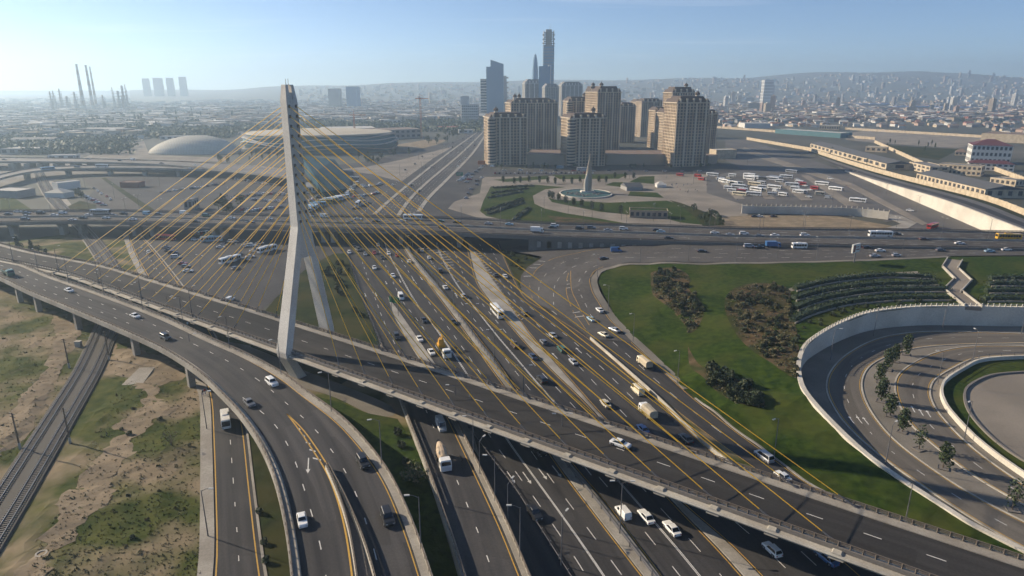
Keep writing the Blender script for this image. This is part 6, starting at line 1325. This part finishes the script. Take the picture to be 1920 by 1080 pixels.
for px, py, a in ((1557,675,0),(1766,621,-90),(1915,626,-90),(1638,630,-45),(1808,822,215),(1823,679,90),(1758,720,180),(1916,1060,215)): lamp(G(px, py), R(a), 'the loop road')
for px, py in ((1200,492),(1290,491),(1380,491),(1456,490),(1530,488),(1690,483)): lamp(TG(px, py), R(90), 'the highway lawn verge')
for i in range(24, 108, 9): lamp(AF.L[i] + Vector((0, 0, .2)), math.atan2((AF.R[i]-AF.L[i]).y, (AF.R[i]-AF.L[i]).x), 'the outer edge of the curved flyover')
for i in range(6, 46, 10): lamp(CR.R[i] + Vector((0, 0, .1)), R(180), 'the two lane ramp')
for px, py in ((952,992),(900,905),(1052,1060)): lamp(G(px, py), R(60), 'the shaded lane beside the avenue')
for i in range(2, 68, 7): lamp(med[i], math.atan2((AL.L[i]-AL.R[i]).y, (AL.L[i]-AL.R[i]).x), 'the avenue median', True)
for i in range(3, 58, 8): lamp(roadB.L[i] + Vector((-1.2, 0, .1)), R(0), 'the slip road footway')
for i in range(3, 66, 9): lamp(CB.R[i] + Vector((-.2, -.2, .3)), math.atan2(NRM.y, NRM.x), 'the near edge of the cable bridge')
for i in range(2, 109, 4): lamp(HW.at(.5)[i], R(90), 'the highway median', True, False)
for rd in (FA1, FA2):
    for i in range(2, 40, 3): lamp(rd.L[i], R(-35), 'the far avenue dividers', True, False)
for px, py in ((160,352),(215,372),(262,396),(300,350),(380,360),(430,380),(405,470),(455,500),(380,525),(520,395),(555,460),(1410,372),(1480,374),(1560,380),(1300,345),(1250,335),(1180,335),(1020,400),(1065,404),(1110,408),(1165,412),(1225,415),(1275,420),(1330,428),(1430,432),(1505,432),(1600,345),(1660,372),(1720,398),(1580,322),(1500,296),(1440,276),(1400,318),(945,332),(990,330),(1055,330),(750,330),(785,300),(690,318),(940,370)): lamp(G(px, py), R(rv.uniform(0, 360)), 'the paved grounds beyond the viaduct', True, False)
cn = {}
for p, ang, where, dbl, near in sorted(LAMPS, key=lambda q: q[0].length):
    cn[where] = cn.get(where, 0) + 1; k = cn[where]; lab = '%s lamp post along %s, %s from the viewer' % ('two armed' if dbl else 'single armed', where, ORD[k-1] if k <= 20 else 'beyond twentieth')
    if near:
        o = emp('lamp_post', p, lab, 'lamp post', 'lamp posts along ' + where, ang)
        for n, me in zip(('pole', 'arm', 'lamp_head'), L2 if dbl else L1): lk(n, me, o)
    else: tag(lk('lamp_post', jm[1 if dbl else 0], None, p, ang), lab, 'lamp post', 'lamp posts along ' + where)
# utility poles by the railway
for px, py, lab in ((38,842,'leaning concrete utility pole on the dirt track side of the railway'),(132,831,'concrete utility pole between the railway and the waste ground'),(205,675,'utility pole where the railway passes under the flyover'),(130,690,'utility pole beside the railway near the white cabinet')):
    p = G(px, py); o = emp('utility_pole', p, lab, 'pole'); mb = MB(); mb.tube(p, p + Vector((0,0,9.5)), .22, .14, 6); mb.build('pole', 'wood', o); mb = MB(); d = Vector((.9,-.4,0)).normalized()
    for z in (8.4, 9.2): mb.tube(p + d*-1.1 + Vector((0,0,z)), p + d*1.1 + Vector((0,0,z)), .07, n=4)
    mb.build('crossarm', 'steel_dark', o); mb = MB(); mb.tube(p, p + Vector((0,0,1.6)), .32, .28, 6); mb.build('footing', 'concrete_pale', o)
p = G(148, 650); mb = MB(); mb.box(p.x-.9, p.x+.9, p.y-.6, p.y+.6, 0, 1.8); mb.box(p.x-1.0, p.x+1.0, p.y-.7, p.y+.7, 1.8, 2.0); tag(mb.build('signal_cabinet', 'concrete_pale'), 'small pale signal cabinet beside the railway', 'cabinet')
p = G(78, 1040); mb = MB(); mb.rings([[p + Vector((r_*math.cos(t), r_*math.sin(t), z)) for t in [math.pi/8*i for i in range(16)]] for r_, z in ((1.0,-.05),(1.0,.35),(.7,.35),(.7,.05))], cap=False); tag(mb.build('well_ring', 'concrete_pale'), 'round concrete manhole ring on the bare earth', 'manhole')
# road signs
def sign(p, ang, w, h, z, mat, label, lines=True, legs=(0,)):
    o = emp('road_sign', p, label, 'sign', None, ang); mb = MB()
    for x in legs: mb.tube((x, 0, -.1), (x, 0, z + h), .09, n=6)
    lk('post', mb.build('_post', 'galvanised', None, local=True), o); mb = MB(); mb.box(-w/2, w/2, -.12, -.04, z, z+h); lk('panel', mb.build('_panel', mat, None, local=True), o)
    if lines:
        mb = MB()
        for k in range(3): mb.box(-w*.4, w*(.1+.1*k), -.14, -.12, z + h*(.22+.25*k), z + h*(.30+.25*k))
        q = lk('lettering', mb.build('_lettering', 'paint_white', None, local=True), o); q['kind'] = 'stuff'
sign(G(741, 592), R(150), 5, 2.4, 5, 'sign_green', 'green direction sign above the traffic island', True, (-1.5, 1.5)); sign(G(862, 342), R(10), 6, 3, 6, 'sign_green', 'green overhead direction sign by the far avenue', True, (-2, 2))
bb = TG(1601, 492); o = emp('billboard', bb, 'white billboard with red print on the highway verge', 'billboard', None, R(35)); mb = MB(); mb.tube((0,0,-.2), (0,0,5.5), .3, n=8); lk('post', mb.build('_post', 'galvanised', None, local=True), o)
mb = MB(); mb.box(-3, 3, -.35, .35, 4.6, 8.4); lk('panel', mb.build('_panel', 'wall_white', None, local=True), o); mb = MB(); mb.box(-2.6, -.9, -.4, -.35, 5.0, 8.0); mb.box(-.4, 2.5, -.4, -.35, 5.6, 6.1); mb.box(-.4, 1.8, -.4, -.35, 6.8, 7.2); lk('print', mb.build('_print', 'roof_red', None, local=True), o)
mb = MB(); p = G(935, 300); mb.box(-4, 4, -.2, .2, 1.5, 5.5); mb.tube((-3,0,0), (-3,0,2), .15); mb.tube((3,0,0), (3,0,2), .15); tag(lk('hoarding', mb.build('_hoarding', 'orange_steel', None, local=True), None, G(903, 311)), 'orange hoarding on legs beside the corner tower', 'billboard')
# ================================================================== PEOPLE
def person_mesh(stride):
    me = bpy.data.meshes.new('person'); v = [(0,0,.95),(0,0,1.2),(0,0,1.42),(0,0,1.52),(0,.01,1.66),(-.09,0,.92),(-.1,stride,.5),(-.1,-.02+stride*.6,.07),(-.1,.13+stride*.6,.04),(.09,0,.92),(.1,-stride,.5),(.1,-stride*1.4,.08),(.1,.14-stride*1.4,.04),(-.2,0,1.4),(-.25,-.06,1.12),(-.24,.04,.86),(.2,0,1.4),(.25,.06,1.12),(.24,.1,.86)]
    e = [(0,1),(1,2),(2,3),(3,4),(0,5),(5,6),(6,7),(7,8),(0,9),(9,10),(10,11),(11,12),(2,13),(13,14),(14,15),(2,16),(16,17),(17,18)]
    me.from_pydata(v, e, []); o = bpy.data.objects.new('tmp', me); COL.objects.link(o); md = o.modifiers.new('s', 'SKIN'); sv = me.skin_vertices[0].data
    rr_ = [(.15,.1),(.15,.11),(.17,.1),(.06,.06),(.1,.12),(.09,.09),(.065,.07),(.05,.05),(.04,.03),(.09,.09),(.065,.07),(.05,.05),(.04,.03),(.07,.07),(.05,.05),(.04,.04),(.07,.07),(.05,.05),(.04,.04)]
    for s, r_ in zip(sv, rr_): s.radius = r_
    sv[0].use_root = True; o.modifiers.new('b', 'SUBSURF').levels = 1
    dg = bpy.context.evaluated_depsgraph_get(); m2 = bpy.data.meshes.new_from_object(o.evaluated_get(dg)); bpy.data.objects.remove(o)
    for k in ('cloth_dark', 'skin', 'cloth_blue'): m2.materials.append(MATS[k])
    for f in m2.polygons: z = f.center.z; f.material_index = 1 if (z > 1.53 and f.center.y > -.02) or (z < .9 and abs(f.center.x) > .2) else (2 if z < .95 else 0)
    return m2
pmesh = [person_mesh(.12), person_mesh(.2)]
PPL = [(381,741),(385,739)] + [(rv.uniform(1255,1330), rv.uniform(346,362)) for _ in range(16)] + [(rv.uniform(1380,1620), rv.uniform(335,378)) for _ in range(14)] + [(rv.uniform(1130,1190), rv.uniform(344,350)) for _ in range(5)]
for k, (px, py) in enumerate(PPL):
    o = lk('person', pmesh[k % 2], None, G(px, py, .15 if k < 2 else .06), rv.uniform(0, 6.28)); top = ('cloth_dark', 'cloth_red', 'cloth_blue', 'cloth_dark')[k % 4]; o.material_slots[0].link = 'OBJECT'; o.material_slots[0].material = MATS[top]
    w = {'cloth_dark': 'dark', 'cloth_red': 'red', 'cloth_blue': 'blue'}[top]
    tag(o, ('person in a dark jacket walking on the slip road footway' if k == 0 else 'person in a red jacket walking beside another on the footway') if k < 2 else 'tiny figure in %s clothes walking on the paving near the bus station' % w, 'person', 'pedestrians')
# ================================================================== VEGETATION
LM = ['leaf_a', 'leaf_b', 'leaf_c']
def leaves(mb, c, rx, ry, rz, n, size, rq, flat=.6):
    for _ in range(n):
        while True:
            d = Vector((rq.uniform(-1,1), rq.uniform(-1,1), rq.uniform(-1,1)))
            if .05 < d.length < 1: break
        d = d.normalized() * (d.length ** .45); p = c + Vector((d.x*rx, d.y*ry, d.z*rz)); s = size * rq.uniform(.6, 1.35)
        u = Vector((rq.uniform(-1,1), rq.uniform(-1,1), rq.uniform(-flat,flat))).normalized(); w = u.cross(Vector((rq.uniform(-1,1), rq.uniform(-1,1), rq.uniform(-1,1)))).normalized()
        mb.add((p - u*s, p + w*s*.7, p + u*s, p - w*s*.7), ((0,1,2,3),), rq.randrange(3))
def tree_parts(h, cr, seed, n=420, size=.28, sparse=False, lm=LM):
    rq = random.Random(seed); t = MB(); th = h*.24; t.tube((0,0,-.2), (0,0,th), .14, .1, 6); cl = []
    for k in range(7):
        a = k*2.4; e = Vector((math.cos(a)*cr*rq.uniform(.15,.6), math.sin(a)*cr*rq.uniform(.15,.6), th + (h-th)*(.08 + .82*k/7))); t.tube((0,0,th*rq.uniform(.6,1)), e, .07, .03, 5); cl.append(e)
    cl.append(Vector((0,0,h*.85))); c = MB()
    for e in cl: leaves(c, e, cr*.58, cr*.58, (h-th)*.30, n // len(cl), size, rq)
    return [t.build('_trunk', 'bark', None, local=True), c.build('_crown', lm, None, local=True)]
treesN = [tree_parts(6.0, 1.6, s, 900 if s != 3 else 260, .24) for s in (1, 2, 3)]
TP = [(1698,664,1),(1678,678,0),(1664,693,0),(1650,716,1),(1652,752,0),(1669,779,1),(1692,809,0),(1723,842,2),(1768,877,1),(1898,955,2)]
for k, (px, py, v) in enumerate(TP):
    p = G(px, py, .08); o = emp('tree', p, 'young %s tree on the loop road paving, %s from the retaining wall' % ('sparse' if v == 2 else 'leafy', ORD[k]), 'tree', 'trees on the loop road paving', rv.uniform(0, 6)); s = rv.uniform(.9, 1.15); o.scale = (s, s, s)
    for n, me in zip(('trunk', 'crown'), treesN[v]): lk(n, me, o)
    mb = MB()
    for x0, x1, y0, y1 in ((-1.1,1.1,-1.1,-.95),(-1.1,1.1,.95,1.1),(-1.1,-.95,-.95,.95),(.95,1.1,-.95,.95)): mb.box(x0, x1, y0, y1, -.02, .12)
    mb.box(-.95, .95, -.95, .95, -.02, .03); lk('tree_pit', mb.build('_tree_pit', 'concrete_dark', None, local=True), o)
bush = []
for s in range(5):
    rq = random.Random(60+s); m = MB(); leaves(m, Vector((0,0,.55)), .75, .75, .6, 150, .2, rq); leaves(m, Vector((.3,.2,.9)), .5, .5, .45, 60, .18, rq); bush.append(m.build('_shrub', [['leaf_c','leaf_a','leaf_olive'], ['leaf_olive','leaf_dry','leaf_a'], ['leaf_c','leaf_c','leaf_a'], ['leaf_dry','leaf_olive','leaf_dry'], LM][s], None, local=True))
def inside(p, poly):
    r_ = False; j = len(poly) - 1
    for i in range(len(poly)):
        if (poly[i][1] > p[1]) != (poly[j][1] > p[1]) and p[0] < (poly[j][0]-poly[i][0])*(p[1]-poly[i][1])/(poly[j][1]-poly[i][1]) + poly[i][0]: r_ = not r_
        j = i
    return r_
def shrub(p, v, s, label, group): tag(lk('shrub', bush[v], None, p, rv.uniform(0, 6)), label, 'shrub', group).scale = (s, s, s * rv.uniform(.8, 1.3))
BEDS = [([(1222,513),(1250,502),(1280,509),(1294,523),(1290,540),(1308,562),(1320,580),(1304,618),(1291,626),(1285,608),(1262,583),(1227,554)], 72, (.8, 1.5), 'shrub in the brown planting bed of the upper lawn', (0,1,3,2)),
        ([(1360,566),(1376,542),(1430,532),(1478,542),(1480,575),(1488,600),(1495,650),(1494,712),(1460,688),(1402,648),(1367,600)], 104, (.75, 1.5), 'shrub in the large planting bed beside the hedge terraces', (0,1,3,2,3)),
        ([(1322,690),(1370,705),(1420,735),(1435,765),(1380,757),(1330,722)], 44, (1.1, 2.1), 'dense dark shrub in the lower lawn clump', (0,2)),
        ([(590,500),(640,482),(668,545),(685,600),(655,600),(620,540)], 18, (1.3, 2.4), 'dark shrub on the pylon lawn by the guard rail', (0,2))]
for poly, n, sr, lab, vs in BEDS:
    xs = [p[0] for p in poly]; ys = [p[1] for p in poly]; k = 0
    while k < n:
        q = (rv.uniform(min(xs), max(xs)), rv.uniform(min(ys), max(ys)))
        if not inside(q, poly): continue
        shrub(TG(*q) if poly[0][0] > 900 else G(*q), rv.choice(vs), rv.uniform(*sr), lab, lab + ' group'); k += 1
for px, py, lab in ((947,478,0),(955,486,0),(962,480,0),(970,492,0),(985,487,0),(975,505,0),(958,498,0)): shrub(G(px, py, .03), 0, 1.5, 'round shrub on the small triangular lawn', 'shrubs on the triangular lawn')
for px, py in ((486,962),(495,1020),(498,1055),(746,815),(753,838),(762,870)): shrub(G(px, py, .02), 2, .9 if px < 600 else 1.3, 'small round shrub on the lawn strip beside the curved flyover' if px < 600 else 'round shrub on the sunken lawn beside the ramp', 'lone shrubs on the lawn strips')
mb = tree_parts(4.2, 3.0, 9, 380, .3, lm=['leaf_olive','leaf_dry','leaf_a']); o = emp('bush_tree', G(778, 905, .02), 'spreading olive coloured bush beside the two lane ramp', 'tree')
for n, me in zip(('trunk', 'crown'), mb): lk(n, me, o)
gc = MB(); rq = random.Random(44)                       # low planting that fills the beds
for poly, n, sr, lab, vs in BEDS[:3]:
    xs = [p[0] for p in poly]; ys = [p[1] for p in poly]; k = 0
    while k < 520:
        q = (rq.uniform(min(xs)-3, max(xs)+3), rq.uniform(min(ys)-3, max(ys)+3))
        if not inside(q, poly): continue
        p = TG(*q); leaves(gc, p + Vector((0,0,.3)), .45, .45, .35, 9, .22, rq); k += 1
tag(gc.build('ground_cover', ['leaf_olive','leaf_dry','leaf_c']), 'low mixed planting filling the beds on the broad lawn', 'planting', None, 'stuff')
# hedge terraces
def hedge(pix, label, w=3.6, h=2.1, z='t', low=True, dz=0):
    pts = tl(pix, 36) if z == 't' else resample(pw(pix, 0), 30); rq = random.Random(int(pix[0][0])); o = emp('hedge', pts[len(pts)//2], label, 'hedge', 'hedge terraces on the slope'); m = MB(); m.sweep(pts, [(-w*.35,0),(w*.35,0),(w*.25,h*.75),(-w*.25,h*.75)], 2)
    for p in dens(pts, .55): leaves(m, p + Vector((0,0,h*.6 + rq.uniform(-.2,.3))), w*.58, w*.58, h*.62, 13, .33, rq)
    m.build('foliage', ['leaf_c', 'leaf_a', 'leaf_c'], o)
    if low: mw = MB(); mw.sweep([p + Vector((0,-w*.62,0)) for p in pts], [(-.25,-.6),(.25,-.6),(.25,.6),(-.25,.6)]); mw.build('terrace_wall', 'concrete', o)
def c4(l): return [(1380 + x*.28125, 480 + y*.28125) for x, y in l]
ORR = ('top', 'second', 'third', 'lowest')
for k, l in enumerate(([(390,228),(550,190),(700,165),(850,148),(1000,138),(1300,150)], [(385,292),(550,248),(700,222),(850,205),(1000,194),(1330,190)], [(395,358),(550,300),(700,270),(850,248),(1000,235),(1400,232)], [(375,440),(480,390),(600,352),(750,318),(900,302),(1100,290),(1410,290)])): hedge(c4(l), '%s dark hedge row of the curved terraces on the slope' % ORR[k])
for k, y in enumerate((160, 198, 245, 298)): hedge(c4([(1690-k*14,y),(1800,y-2),(1960,y+2),(2050,y+6)]), '%s hedge row of the terraces beyond the zigzag stair' % ORR[k])
for k in range(30):
    q = rv.random(); i = int(q * 50) + 8; p = lw[i] - lat[i] * rv.uniform(2, 9); p.z = terr(p.x, p.y); shrub(p, rv.choice((0,2)), rv.uniform(.7, 1.2), 'small dark shrub along the top of the tall retaining wall', 'shrubs along the retaining wall')
for px, py in ((1030,372),(1036,374),(1047,377),(1060,382),(1075,386),(1090,389),(1109,393),(1127,397),(1163,401)):
    o = emp('tree', G(px, py, .06), 'clipped round tree on the curved lawn below the pool', 'tree', 'clipped park trees'); o.scale = (1.1, 1.1, .95)
    for n, me in zip(('trunk', 'crown'), treesN[1]): lk(n, me, o)
for k in range(16):
    px = 945 + k*16; o = emp('tree', G(px + rv.uniform(-3,3), 344 + rv.uniform(-2,2) - (8 if k > 12 else 0), .06), 'small round tree in the row behind the tilted lawn', 'tree', 'park tree row')
    for n, me in zip(('trunk', 'crown'), treesN[k % 2]): lk(n, me, o)
# larger and far trees
far = []
for s in range(4):
    rq = random.Random(90+s); m = MB(); h = (8, 10, 12, 7)[s]; m.tube((0,0,-.3), (0,0,h*.4), .3, .2, 5, 2)
    for k in range(6): leaves(m, Vector((rq.uniform(-1.6,1.6) if s != 2 else 0, rq.uniform(-1.6,1.6) if s != 2 else 0, h*(.4+.09*k))), 2.3 if s != 2 else 1.3*(1-.1*k), 2.3 if s != 2 else 1.3*(1-.1*k), 1.7, 26, .75, rq)
    far.append(m.build('_far_tree', LM, None, local=True))
def ftree(p, label, group, s=1.0, v=None): o = lk('tree', far[rv.randrange(4) if v is None else v], None, p, rv.uniform(0, 6)); q = s*rv.uniform(.8, 1.3); o.scale = (q, q, q); tag(o, label, 'tree', group)
def scatter(n, poly, label, group, s=1.0, v=None):
    xs = [p[0] for p in poly]; ys = [p[1] for p in poly]; k = 0
    while k < n:
        q = (rv.uniform(min(xs), max(xs)), rv.uniform(min(ys), max(ys)))
        if inside(q, poly): ftree(G(*q), label, group, s, v); k += 1
scatter(120, [(60,235),(130,225),(300,212),(470,207),(520,212),(500,222),(420,232),(330,245),(230,252),(120,246)], 'dark tree in the wide tree belt before the refinery', 'trees of the industrial belt', 1.5)
scatter(16, [(800,258),(900,232),(910,236),(845,268),(805,275)], 'tree along the far avenue side', 'trees along the far avenue', 1.1)
scatter(34, [(700,240),(860,214),(900,215),(860,232),(760,250)], 'dark tree between the construction site and the avenue', 'trees near the construction site', 1.2)
scatter(14, [(655,300),(760,288),(790,284),(760,296),(690,308)], 'dark tree bordering the arena forecourt', 'trees at the arena', .8)
scatter(16, [(400,300),(520,290),(530,300),(420,312)], 'conifer before the arena and lens shaped hall', 'trees at the arena front', .7, 2)
scatter(9, [(385,392),(440,378),(460,386),(430,402)], 'spreading tree behind the viaduct near the dark hut', 'trees behind the viaduct', .8)
scatter(10, [(1545,278),(1640,305),(1630,312),(1550,288)], 'tree between the boundary wall and long warehouse', 'depot trees', .6)
scatter(8, [(1600,262),(1760,270),(1750,285),(1620,280)], 'slim cypress on the rough depot grass', 'depot cypresses', .7, 2)
scatter(16, [(990,290),(1065,288),(1065,284),(990,286)], 'tree on the apartment podium', 'podium trees', .5); scatter(22, [(925,314),(1330,314),(1330,317),(925,317)], 'small tree before the apartment towers', 'street trees before the towers', .5)
scatter(18, [(1290,394),(1340,402),(1360,424),(1325,424)], 'dense shrub tree on the park bank end', 'bank trees', .45)
scatter(12, [(20,470),(60,462),(110,500),(60,495)], 'dark bush tree under the cable bridge', 'trees under the bridge', .6)
scatter(5, [(140,366),(158,360),(156,372),(145,374)], 'bare grey tree beside the arched kiosk', 'kiosk trees', .6)
mt = MB(); rq = random.Random(31)                       # countless far trees as one mass
for k in range(3600):
    px = rq.uniform(-60, 1960) if k < 900 else rq.uniform(-80, 905); p = G(px, 172 + 60*rq.random()**1.4 if k < 900 else (198 + 92*rq.random()**1.3 if px < 250 else (198 + 62*rq.random() if px < 440 else 190 + 58*rq.random())))
    if k >= 900 and ((px > 570 and p.y < 1350 and px < 720) or (255 < px < 720 and p.y < 1080)): continue
    if p.y > 5200 or (px > 900 and p.y < 1500): continue
    leaves(mt, p + Vector((0,0,4)), rq.uniform(6,16), 8, 4.5, 20, 2.6, rq)
tag(mt.build('far_trees', LM), 'scattered dark tree clumps among the far city', 'trees', None, 'stuff')
# scrub on the waste ground
mt = MB(); rq = random.Random(33); k = 0
WP = [(-60,560),(60,560),(200,640),(375,720),(378,1090),(40,1090),(140,900),(230,700),(150,700),(80,830),(-60,900)]
while k < 4200:
    q = (rq.uniform(-60, 378), rq.uniform(560, 1090))
    if not inside(q, WP): continue
    p = G(*q, -.03); p.z = rough_z(p.x, p.y) + .02; s = rq.uniform(.06, .26) * (2.0 if rq.random() < .05 else 1); mi = rq.choice((0,1,1,2,2,2)); k += 1
    for _ in range(5):
        a = rq.uniform(0, 6.28); e = Vector((math.cos(a), math.sin(a), 0))*s*.5; o_ = Vector((rq.uniform(-s,s), rq.uniform(-s,s), 0)); mt.add((p+o_-e, p+o_+e, p+o_ + Vector((rq.uniform(-.3,.3)*s, rq.uniform(-.3,.3)*s, s*rq.uniform(.5,1.2)))), ((0,1,2),), mi)
tag(mt.build('scrub_grass', ['leaf_olive','leaf_b','leaf_dry','leaf_a']), 'patchy scrub and weeds on the waste ground by the railway', 'scrub', None, 'stuff')
o = emp('bare_tree', G(322, 838), 'bare bushy tree on the waste ground beside the slip road', 'tree')
for n, me in zip(('trunk', 'crown'), tree_parts(4.5, 2.6, 14, 160, .16, lm=['leaf_olive','leaf_dry','bark'])): lk(n, me, o)
for k in range(14):
    px, py = rv.uniform(200, 370), rv.uniform(700, 1070); shrub(G(px, py), rv.choice((1,3,0)), rv.uniform(.35, .9), 'low scrubby bush on the waste ground', 'scrub bushes on the waste ground')
# ================================================================== labels that tell look-alikes apart by their place in the row
same = {}
for o in bpy.data.objects:
    if o.parent is None and o.get('label') and o.get('group'): same.setdefault(o['label'], []).append(o)
for lab, os_ in same.items():
    if 1 < len(os_) <= 20:
        os_.sort(key=lambda o: (o.matrix_world.translation.x if o.parent else o.location.x) / max(1.0, o.location.y))
        if all(o.location.length < 1e-6 for o in os_): os_.sort(key=lambda o: sum(v.co.x / max(1, v.co.y) for v in o.data.vertices[:8]))
        for k, o in enumerate(os_):
            if len(lab.split()) <= 12: o['label'] = '%s, %s from the left' % (lab, ORD[k])
# ================================================================== HAZE
mb = MB(); mb.box(-9000, 9000, -600, 8200, -2.0, 330)
hz = bpy.data.materials.new('haze_air'); hz.use_nodes = True; t = hz.node_tree
for n in list(t.nodes):
    if n.type != 'OUTPUT_MATERIAL': t.nodes.remove(n)
pv = t.nodes.new('ShaderNodeVolumePrincipled'); pv.inputs['Color'].default_value = (.60, .80, 1.0, 1); pv.inputs['Density'].default_value = .0002; pv.inputs['Anisotropy'].default_value = .47
t.links.new(pv.outputs[0], [n for n in t.nodes if n.type == 'OUTPUT_MATERIAL'][0].inputs['Volume'])
MATS['haze_air'] = hz
tag(mb.build('haze', 'haze_air'), 'pale blue morning haze over the city', 'haze', None, 'stuff')
